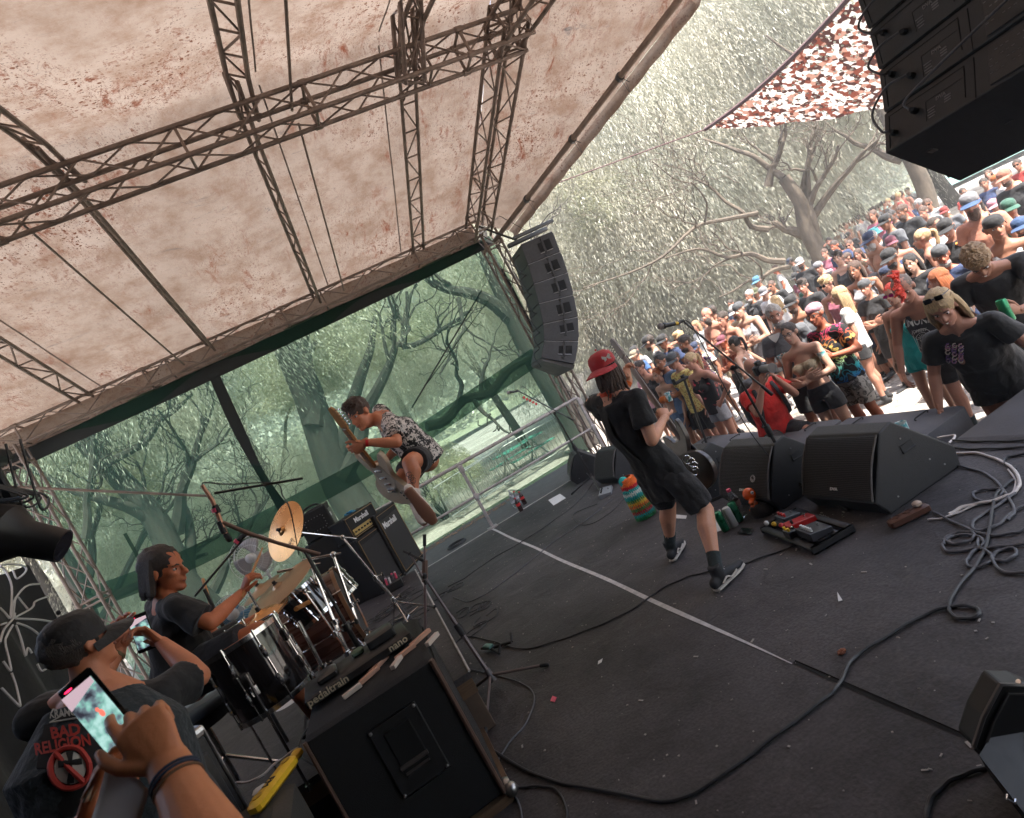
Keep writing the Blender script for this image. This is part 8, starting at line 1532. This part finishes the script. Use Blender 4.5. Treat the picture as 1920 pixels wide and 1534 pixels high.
for k in range(26):a=-.35+2.2*k/25;y,z=math.cos(a)*.094-.012,.152+math.sin(a)*.090;d=V(random.uniform(-.3,.3),math.cos(a)+.1,math.sin(a)).normalized();mb.sweep([V(0,y,z)*.97,V(random.uniform(-.02,.02),y,z)+d*.035,V(random.uniform(-.03,.03),y+.02,z)+d*random.uniform(.055,.08)],[(.024,.018),(.02,.016),(.006,.005)],6)
mb.build('mohawk',nm,t).matrix_local=H;wear('stubble','hair_short',M('shaved_scalp',(.16,.13,.11),.8,ns=40,na=.3),t,H@Matrix.Translation((0,0,-.003)),.965)
press(s_,'RAMONES',16,1717,604,1,-.22,prt,(1,1.15),.03)
ring=lambda cx,cy,r1,r2,a0=0,a1=6.3,n=26:[(cx+r1*math.cos(a),cy+r2*math.sin(a))for a in np.linspace(a0,a1,n)]
press(s_,None,0,0,0,1,0,prt,shapes=[(.0028,ring(1731,638,20,22)),(.0025,ring(1731,638,14,15))]+[(.0028,[(1731+4*math.cos(a),635+4*math.sin(a)),(1731+11*math.cos(a),638+12*math.sin(a))])for a in np.linspace(3.3,6.1,9)]+[(.005,[(1726,637),(1731,645),(1737,637)]),(.004,[(1728,648),(1735,648)])],nm='seal_print')
press(s_,'JOHNNY',7,1724,620,1,-.2,prt,(1,1.1),.03)
t,s_,J=hero(1822,474,60,'bow','tan',False,28,'tall man in black t-shirt bowing his head over a green can',1.0,'tee',blk,.6,blk2,.85,(('hair','hair_quiff',hairm('fair'),1.05),),sc=1.08)
c_=t.matrix_world@(J['wrL']+V(.06,.09,.02));cup(c_,1.1,'green beer can held by the tall bowing man in black',True)
t,s_,J=hero(1402,672,44,'crouch','pink',False,75,'bald photographer in red shirt and black backpack crouching before the stage',1.05,'tee',cloth('shirt_red',(.55,.02,.015)),.6,blk2,.9,smile=False)
bp_=J['chest']+V(0,-.20,.0);mb=MB();mb.sweep([bp_+V(0,.0,-.30),bp_+V(0,-.06,-.15),bp_+V(0,-.06,.05),bp_+V(0,.02,.20)],[(.13,.09),(.17,.13),(.17,.13),(.12,.08)],16,side=V(1,0,0),dome=True);o=mb.build('backpack',cloth('backpack_black',(.014,.014,.015),rough=.6),None);o.location=t.location;o.rotation_euler=t.rotation_euler;tag(o,'black backpack worn by the crouching photographer in red','backpack')
for k in(-1,1):MB().sweep(bez([bp_+V(k*.09,.03,.15),J['neck']+V(k*.10,.02,.015),J['chest']+V(k*.12,.14,.04),J['chest']+V(k*.16,.06,-.20),bp_+V(k*.14,.04,-.22)],4),[(.022,.005)]*17,8,side=V(1,0,0)).build('strap',rubber,o)
MB().sweep(bez([bp_+V(-.1,-.19,.05),bp_+V(0,-.20,.1),bp_+V(.1,-.19,.05)],4),.006,6).build('zip',M('zip_grey',(.2,.2,.2),.5),o)
cm=thing('camera_with_lens','long lensed camera held to the photographer eye','camera',t.matrix_world@(J['H']@V(.0,.16,.12)),t.rotation_euler.z);mb=MB();mb.bbox((0,0,0),(.15,.07,.11),None,.015);mb.bbox((0,0,.07),(.06,.06,.05),None,.01);mb.build('camera_body',black_plastic,cm);mb=MB();mb.sweep([V(0,.03,0),V(0,.08,0),V(0,.20,0),V(0,.26,0)],[.038,.042,.042,.050],20);mb.build('lens_barrel',M('lens_grey',(.12,.12,.12),.4),cm);MB().sweep([V(0,.258,0),V(0,.262,0)],.042,20).build('front_glass',M('lens',(.02,.02,.03),.05),cm)
def shirt_of(frag):
 for o_ in COL.objects:
  if o_.get('label')and frag in o_['label']and o_.get('category')=='person':
   for ch in o_.children:
    if ch.name.split('.')[0]in('shirt','top'):return ch
for frag,txt,sz,px,py in(('white jersey trimmed','CHICAGO',11,1858,482),('white chest print','STAFF',7,1219,663),('white heart print','♥',20,1452,632)):
 s_=shirt_of(frag)
 if s_:press(s_,txt,sz,px,py,1,-.25,prt if txt!='CHICAGO' else M('print_navy',(.03,.04,.10),.8),(1,1.1),.02)
s_=shirt_of('small orange chest print')
if s_:press(s_,None,0,0,0,1,0,M('print_orange',(.6,.25,.05),.8),shapes=[(.022,[(1793,458),(1803,453)])])
# things lying on the stage
def cab(pts,r=.006,mat=cable_black,label='',z=.0,name='cable',grp='cables on the stage floor',k=8,floor=0.):
 P_=[atz(x,y,floor+r)if not isinstance(x,(list,tuple))else V(*x)for x,y in pts];o0=P_[0].copy();B=bez([p_-o0 for p_ in P_],k)
 for i,p_ in enumerate(B):p_.z+=.004*(1+math.sin(i*.9))*.5
 o=MB().sweep(B,r,7).build(name,mat);o.location=o0;tag(o,label,'cable',grp);return o
cab([(740,1230),(800,1300),(860,1360),(960,1430),(1040,1465),(1130,1482),(1250,1502),(1330,1470),(1440,1390),(1540,1315),(1572,1285),(1600,1235),(1660,1195),(1740,1150),(1800,1136),(1832,1142),(1832,1156),(1800,1160),(1780,1145),(1790,1110),(1830,1060),(1850,1020),(1860,960),(1870,925),(1900,900)],.0085,cable_black,'long thick black cable winding from the drum riser to the front right')
cab([(830,1230),(870,1195),(925,1203),(980,1217),(1050,1200),(1130,1170),(1190,1140),(1240,1105),(1290,1082),(1330,1072)],.006,cable_black,'black cable from the tuner stand to the guitarist shoes')
cab([(1330,1070),(1380,1062),(1430,1045),(1505,1018)],.006,cable_black,'short cable between the guitarist and the red pedals')
cab([(880,1255),(960,1275),(1000,1300),(990,1350),(950,1400),(930,1440),(935,1460),(970,1500),(980,1540)],.005,cable_grey,'thin grey cable curling beside the bass cabinet')
cab([(950,1480),(1000,1475),(1040,1480),(1060,1510),(1065,1560)],.006,cable_black,'black cable loop at the bottom edge')
cab([(1880,1430),(1830,1445),(1780,1465),(1745,1500),(1735,1545)],.008,cable_black,'black cable leaving the open guitar case')
cab([(1120,895),(1085,940),(1040,975),(980,1015),(920,1050),(870,1085),(840,1100)],.005,cable_black,'cable from the far stand across to the riser')
cab([(1150,935),(1100,975),(1040,1015),(985,1060),(925,1105),(880,1128),(850,1120)],.005,cable_grey,'second cable running alongside it to the riser')
cab([(1180,925),(1140,965),(1095,985),(1075,965),(1120,945)],.004,cable_black,'small cable bight behind the guitarist')
wh=[(1785,852),(1830,850),(1870,862),(1900,880),(1912,905),(1900,925),(1860,940),(1810,950),(1780,965)]
cab(wh,.009,cable_white,'white cable curving right of the largest wedge');cab([(1740,975),(1775,970),(1830,948),(1890,930),(1905,905),(1890,880)],.005,cable_white,'pinkish white cable reaching the power strip')
for i,(pts,mt_)in enumerate([([(1785,826),(1850,828),(1930,826)],cable_black),([(1785,840),(1840,842),(1930,838)],cable_black),([(1790,872),(1840,885),(1870,905),(1895,940),(1902,960),(1890,975)],cable_grey),([(1750,960),(1800,985),(1850,1003),(1900,1000),(1930,990)],cable_grey),([(1905,925),(1860,955),(1826,978),(1830,995),(1870,985),(1900,960),(1930,945)],cable_grey),([(1930,1020),(1880,1025),(1825,1030),(1780,1035),(1768,1020),(1790,1005),(1830,1005),(1845,1020),(1825,1035),(1812,1055),(1825,1065),(1855,1055),(1858,1040),(1835,1025),(1835,1010)],cable_grey),([(1930,1075),(1880,1072),(1862,1050),(1870,1035),(1900,1028),(1905,1040),(1885,1052),(1862,1050)],cable_grey),([(1770,1022),(1775,1008),(1800,998),(1825,1000),(1822,1012),(1790,1020),(1768,1012)],cable_grey),([(1905,880),(1885,870),(1888,858),(1930,850)],cable_black),([(1828,935),(1825,925),(1845,918),(1878,918),(1876,930),(1845,940),(1828,935)],cable_grey),([(1758,822),(1790,817),(1780,832)],cable_white)]):
 cab(pts,.0075,mt_,['upper black cable reaching the right edge','lower of two parallel black cables at the right edge','grey cable falling from behind the largest wedge','grey cable arcing right of the power strip','flat loop right of the brown power strip','tangled grey coil of many loops at the right','wide loop at the right edge under the tangle','small coil at the left of the tangle','black loop close to the grey topped subwoofer','oval loop between the wedge and the tangle','short white loop behind the largest wedge'][i])
def coil(c,r,n,label,mat=cable_black,z=0.,r2=.005):
 o0=V(*c);B=[V((r+.02*noise.noise(V(a*.5,0,r)))*math.cos(a),(r*.9+.02*noise.noise(V(a*.4,3,r)))*math.sin(a),r2+.006*(a/6.28)*.7+.006*math.sin(a*1.7))for a in np.linspace(0,6.283*n,int(26*n))];o=MB().sweep(B,r2,6).build('coiled_cable',mat);o.location=o0;tag(o,label,'cable');return o
coil(atz(1345,925),.20,5,'coil of cable beside the two green cans');coil(atz(857,1022),.16,5,'black coil of cable on the side deck behind the riser',r2=.010);coil(atz(880,1275,.02)+V(-.12,.1,0),.12,5,'coil of cable hanging under the riser corner')
def tangle(c,n,label,sp,seed,z,mats=(cable_black,cable_grey),r=.0045):
 rg_=random.Random(seed)
 o0=V(*c);mb=MB()
 for i in range(n):
  p_=V(*c)+V(rg_.uniform(-1,1)*sp[0],rg_.uniform(-1,1)*sp[1],z);pts=[p_];a=rg_.uniform(0,6);
  for k in range(9):a+=rg_.uniform(.3,1.4);pts.append(pts[-1]+V(math.cos(a),math.sin(a),0)*rg_.uniform(.05,.11))
  mb.sweep([q-o0+V(0,0,.005+.004*i*.3)for q in bez(pts,5)],r,6)
 o=mb.build('cable_tangle',mats[0]);o.location=o0;tag(o,label,'cable tangle',kind='stuff')
tangle(atz(745,1160,RH),26,'dense tangle of loose black cables on the drum riser',(.22,.75),3,RH-RH,r=.0042);tangle(atz(880,1130),7,'loose cable loops on the carpet beside the riser edge',(.10,.9),8,0)
def pedal(c,rz,size,mat,label,knobs=3,name='effect_pedal',sw=chrome,kc=None):
 t=thing(name,label,'effect pedal',c,rz);w,d,h=size;mb=MB();mb.prism([V(-w/2,-d/2,0),V(-w/2,d/2,0),V(-w/2,d/2,h),V(-w/2,-d/2,h*.6)],(0,0,0),(w,0,0));b=mb.build('case',mat,t,False);bv=b.modifiers.new('b','BEVEL');bv.width=.004;bv.segments=2
 mb=MB();[mb.rod((-w*.3+w*.6*k/max(1,knobs-1),d*.28,h*.9),(-w*.3+w*.6*k/max(1,knobs-1),d*.28,h+.018),.009,10)for k in range(knobs)];mb.build('knob',kc or rubber,b);mb=MB();mb.rod((0,-d*.25,h*.6),(0,-d*.25,h*.7+.018),.010,10);mb.build('footswitch',sw,b);return t
pb0=atz(1512,1000);brd=thing('pedalboard','black pedalboard full of small pedals in front of the widest wedges','pedalboard',(pb0.x,pb0.y,0),R_(78));mb=MB();[mb.bbox((0,y,.04),(.62,.05,.02),None,.004)for y in(-.13,-.045,.045,.13)];mb.bbox((-.31,0,.03),(.02,.31,.05));mb.bbox((.31,0,.03),(.02,.31,.05));mb.build('frame',black_plastic,brd)
lettering('pedaltrain',.028,(.0,-.160,.04),(1,0,0),(0,0,1),logo_white,brd)
Rb=Matrix.Rotation(R_(78),3,'Z')
for(x,y,sz,m_,lb,kn,kc)in((-.18,.02,(.17,.15,.055),M('pedal_dark',(.03,.03,.035),.35),'dark multi-knob pedal at the left of the board',5,white_paint),(.02,.0,(.09,.20,.06),M('pedal_red',(.45,.01,.01),.3),'bright red treadle pedal on the board',1,None),(.19,-.02,(.12,.13,.055),M('pedal_grey',(.08,.10,.11),.35),'grey pedal with a red knob on the board',3,red_plastic),(-.04,.10,(.08,.08,.05),M('pedal_dark',(.03,.03,.035)),'small black pedal behind the red treadle',2,yellow_plastic)):
 p_=V(pb0.x,pb0.y,.052)+Rb@V(x,y,0);pedal(p_,R_(78),sz,m_,lb,kn,kc=kc)
for k,m_ in enumerate((white_paint,yellow_plastic,red_plastic)):o=MB().ball((0,0,0),.017,None,12,8).build('switch_topper',m_,brd);o.location=Rb.inverted()@(atz(1437+14*k,981+2*k,.11)-V(pb0.x,pb0.y,0));o['label']='round '+('white','yellow','red')[k]+' switch topper'
p2=atz(1138,925);pedal((p2.x,p2.y,0),R_(60),(.34,.16,.06),M('pedal_silver',(.30,.32,.34),.4,.3),'silver and black pedal unit behind the guitarist',4,'pedal_unit')
p3=atz(940,1220);t=thing('tuner_stand','small folded black stand with a green lit tuner on the carpet','stand',p3);mb=MB();mb.rod((-.06,.12,.02),(.10,-.05,.03),.012);mb.rod((-.06,.12,.02),(-.03,-.10,.03),.012);mb.rod((.10,-.05,.03),(.13,.03,.06),.01);mb.rod((-.03,-.1,.03),(.01,-.06,.07),.01);mb.rod((-.06,.12,.02),(-.12,.2,.03),.01);mb.build('frame',rubber,t);MB().bbox((-.07,.12,.045),(.05,.10,.025),Matrix.Rotation(.4,3,'Z'),.005).build('tuner',M('tuner_green',(.10,.22,.19),.3),t)
p4=atz(1708,975);t=thing('power_strip','brown multi socket power strip below the largest wedge','power strip',(p4.x,p4.y,0),R_(70));mb=MB();mb.bbox((0,0,.028),(.06,.24,.05),None,.01);mb.build('body',M('strip_brown',(.09,.035,.02),.45),t);[MB().lathe([(0,.048),(.016,.048),(.022,.056),(.022,.048)],Matrix.Translation((0,y,0)),14).build('socket',M('socket_dark',(.03,.012,.01),.5),t)for y in(-.07,0,.07)];mb=MB();mb.bbox((0,-.07,.07),(.04,.045,.03),None,.008);mb.build('plug',M('plug_cream',(.5,.38,.3),.5),t)
for i,(px,py,z)in enumerate(((1362,995,0),(1388,977,0))):o=bpy.data.objects.new('beer_can',CUPM['can']);COL.objects.link(o);o.location=atz(px,py);o.scale=(1,1,1.0);tag(o,['left of two green cans standing on the setlist','right of two green cans, beside the bottle'][i],'can','green cans on the stage')
o=MB().lathe([(0,0),(.033,0),(.033,.14),(.030,.15),(.025,.16),(0,.16)],n=16).build('beer_can',M('can_white',(.5,.5,.48),.4));o.location=atz(1375,990)+V(.03,.02,0);tag(o,'white printed can between the two green cans','can')
pet=bpy.data.materials.new('clear_plastic');pet.use_nodes=True;p=pet.node_tree.nodes['Principled BSDF'];p.inputs['Base Color'].default_value=(.85,.9,.92,1);p.inputs['Roughness'].default_value=.12;p.inputs['Transmission Weight'].default_value=.9;p.inputs['IOR'].default_value=1.15
def bottle(c,s,label,capm=pink_plastic,body=pet,lab=None):
 t=thing('plastic_bottle',label,'bottle',c);t.scale=(s,)*3;MB().lathe([(0,.004),(.030,0),(.034,.01),(.034,.06),(.032,.07),(.034,.08),(.034,.13),(.030,.155),(.014,.185),(.013,.20)],n=20).build('body',body,t);MB().lathe([(0,.216),(.015,.214),(.016,.196),(.0,.196)],n=14).build('cap',capm,t);MB().lathe([(.0345,.085),(.0345,.125)],n=20).build('label_band',lab or M('band_white',(.6,.6,.65),.6),t)
bottle(atz(1392,968),1.15,'clear plastic bottle with pink cap beside the green cans');bottle(atz(775,1243,RH),1.1,'squat clear bottle with pink cap on the riser corner')
cola=M('cola',(.03,.006,.004),.15)
for i,(px,py,lb,cm_,bm_)in enumerate(((978,958,'dark cola bottle with red label by the railing',red_plastic,cola),(985,945,'rearmost cola bottle by the railing',red_plastic,cola),(968,952,'clear water bottle by the railing',white_paint,pet),(975,944,'red capped clear bottle by the railing',red_plastic,pet),(966,942,'leftmost clear bottle by the railing',white_paint,pet))):bottle(atz(px,py),1.1,lb,cm_,bm_,red_plastic if i<2 else None)
def sheet(quad,label,mat=paper,name='paper',z=.004):
 q=[atz(x,y,z)for x,y in quad];o0=q[0].copy();o=MB().prism([p_-o0 for p_ in q],(0,0,0),(0,0,.002)).build(name,mat,None,False);o.location=o0;tag(o,label,'paper');return o
sheet([(1335,965),(1350,955),(1365,985),(1362,992),(1342,998)],'white setlist sheet under the green cans');sheet([(1028,938),(1050,926),(1061,934),(1038,948)],'white setlist sheet on the carpet at the far side');sheet([(1266,965),(1288,967),(1286,973),(1268,972)],'narrow white paper slip between the guitarist legs');sheet([(1036,1305),(1044,1308),(1040,1317),(1032,1315)],'tiny bright pink scrap on the carpet',pink_plastic,'scrap');sheet([(1570,1110),(1575,1118),(1580,1126),(1572,1128)],'small curled white scrap right of the guitarist shoe',paper,'scrap');sheet([(1122,1240),(1130,1235),(1128,1242),(1121,1246)],'little pale scrap in the middle of the carpet',paper,'scrap')
o=lump_ball((0,0,0),(.02,.012,.01),20,.5,8).build('crumb',M('crumb_brown',(.35,.13,.07),.8));o.location=atz(1578,1222,.01);tag(o,'small orange brown crumb in the middle of the carpet','crumb')
ph=sheet([(1382,1000),(1390,990),(1412,990),(1408,1001)],'black phone lying flat on the carpet below the cans',M('phone_black',(.008,.008,.008),.2),'phone_on_floor',.01);ph['category']='phone';ph.name='phone'
rg_=random.Random(9);mb=MB()
for i in range(900):x,y=rg_.uniform(-.8,3.2),rg_.uniform(1.2,8.8);a=rg_.uniform(0,3);r_=rg_.choice((.003,.004,.005,.007,.010));l=rg_.choice([1,1,1,3]);mb.box((x,y,.004 if x>0 or y<3.6 else .404),(r_*l,r_,.003),Matrix.Rotation(a,3,'Z'))
tag(mb.build('litter_specks',M('speck',(.35,.32,.29),.9),None,False),'pale crumbs and dry leaf bits scattered over the carpet','litter',kind='stuff')
mb=MB();
for i in range(900):x,y=rg_.uniform(-2.5,2.2),10.45+abs(rg_.gauss(0,.16));a=rg_.uniform(0,3);mb.box((x,y,.006+rg_.uniform(0,.02)),(rg_.uniform(.02,.05),.012,.002),Matrix.Rotation(a,3,'Z')@Matrix.Rotation(rg_.uniform(-.5,.5),3,'X'))
tag(mb.build('dry_leaves',M('dry_leaf',(.35,.20,.12),.9,ns=3,na=.5),None,False),'band of dry willow leaves along the foot of the netting','leaf litter',kind='stuff')
tp_=atz(1425,965);t=thing('octopus_toy','orange rubber octopus toy sitting on a black cap','toy',V(tp_.x,tp_.y,.05));om=M('toy_orange',(.85,.12,.01),.25,ns=8,na=.1,coat=.5);mb=MB();mb.ball((0,0,.13),(.05,.05,.052));mb.sweep([(-.02,-.03,.09),(-.05,-.05,.085),(-.055,-.06,.09)],[.02,.022,.014],10,dome=True)
for k in range(5):a=k*1.25;mb.sweep(bez([V(0,0,.09),V(.02*math.cos(a),.02*math.sin(a),.04),V(.035*math.cos(a),.035*math.sin(a),.0),V(.05*math.cos(a),.05*math.sin(a),.01)],4),[.014]*9+[.009]*4,8,dome=True)
link_mesh('body',fuse(mb,.005,2,'toy'),om,t);mb=MB();mb.ball((-.0,-.046,.145),.013);e=mb.build('eye',white_m,t);MB().ball((-.002,-.058,.146),.006).build('pupil',iris_m,e)
t=thing('cap','black cap lying under the orange toy','cap',V(tp_.x+.02,tp_.y,-.0));o=wear('crown','dome',capb,t,Matrix.Translation((0,0,-.15)),1.0);wear('brim','brim',capb,o,Matrix.Identity(4))
pf=atz(1212,968);t=thing('fringed_pinata','rainbow fringed paper figure standing behind the guitarist legs','paper figure',V(pf.x,pf.y,0));topv=aty(1192,880,pf.y)-V(pf.x,pf.y,0);fm=[M('fringe_'+n_,c_,.8,ns=30,na=.25)for n_,c_ in(('orange',(.8,.15,.02)),('teal',(.02,.38,.36)),('red',(.55,.01,.02)),('yellow',(.75,.5,.05)),('white',(.6,.65,.6)),('green',(.03,.25,.07)))]
h_=.42;mb=MB();mb.sweep([V(0,0,.02),V(0,0,h_*.5),V(-.04,0,h_)],[.085,.085,.05],12,dome=True);mb.build('core',fm[1],t)
for k in range(13):
 mb=MB();z=h_*1.06-k*h_/13
 for i in range(30):a=6.283*i/30+k;r0=.088-.03*max(0,(z-.3)/.15);u=V(math.cos(a),math.sin(a),0);mb.sweep([u*(r0-.005)+V(-.02*k*0,0,z),u*(r0+.02)+V(0,0,z-.02+rg_.uniform(-.01,.01)),u*(r0+.024)+V(0,0,z-.055)],[(.010,.002),(.011,.002),(.004,.001)],4,side=u.cross(V(0,0,1)))
 mb.build('fringe_row',fm[[0,0,2,1,4,1,5,3,0,5,2,1,5][k]],t)
t=thing('stage_box','cluster of pink and white connectors on the cable tangle','connector box',atz(742,1102,RH));MB().bbox((0,0,.05),(.2,.3,.09),None,.01).build('box',black_metal,t)
for k in range(9):mb=MB();x,y=-.06+.04*(k%4),-.1+.05*(k//2);mb.rod((x,y,.09),(x+.01,y-.01,.16),.012,8);mb.build('plug',(pink_plastic,white_paint,cable_grey)[k%3],t)
cab([(400,1482),(440,1470),(480,1462),(520,1430),(560,1402)],.006,cable_white,'white mains cable leading to the yellow power strip',floor=.72);cab([(560,1250),(590,1290),(605,1320),(560,1400),(600,1440),(680,1440)],.006,cable_black,'black cable hanging across the cabinet edge',floor=.5)
# hazy sunlit air
mb=MB();mb.box((60,55,21),(330,330,50));hz=mb.build('haze',None,None,False)
mt=bpy.data.materials.new('pale_air');mt.use_nodes=True;N=mt.node_tree.nodes;N.remove(N['Principled BSDF']);pv=N.new('ShaderNodeVolumePrincipled');pv.inputs['Color'].default_value=(1,.985,.95,1);pv.inputs['Density'].default_value=.0042;pv.inputs['Anisotropy'].default_value=.2
mt.node_tree.links.new(pv.outputs[0],N['Material Output'].inputs['Volume']);hz.data.materials.append(mt);tag(hz,'thin pale haze filling the air','haze',kind='stuff')
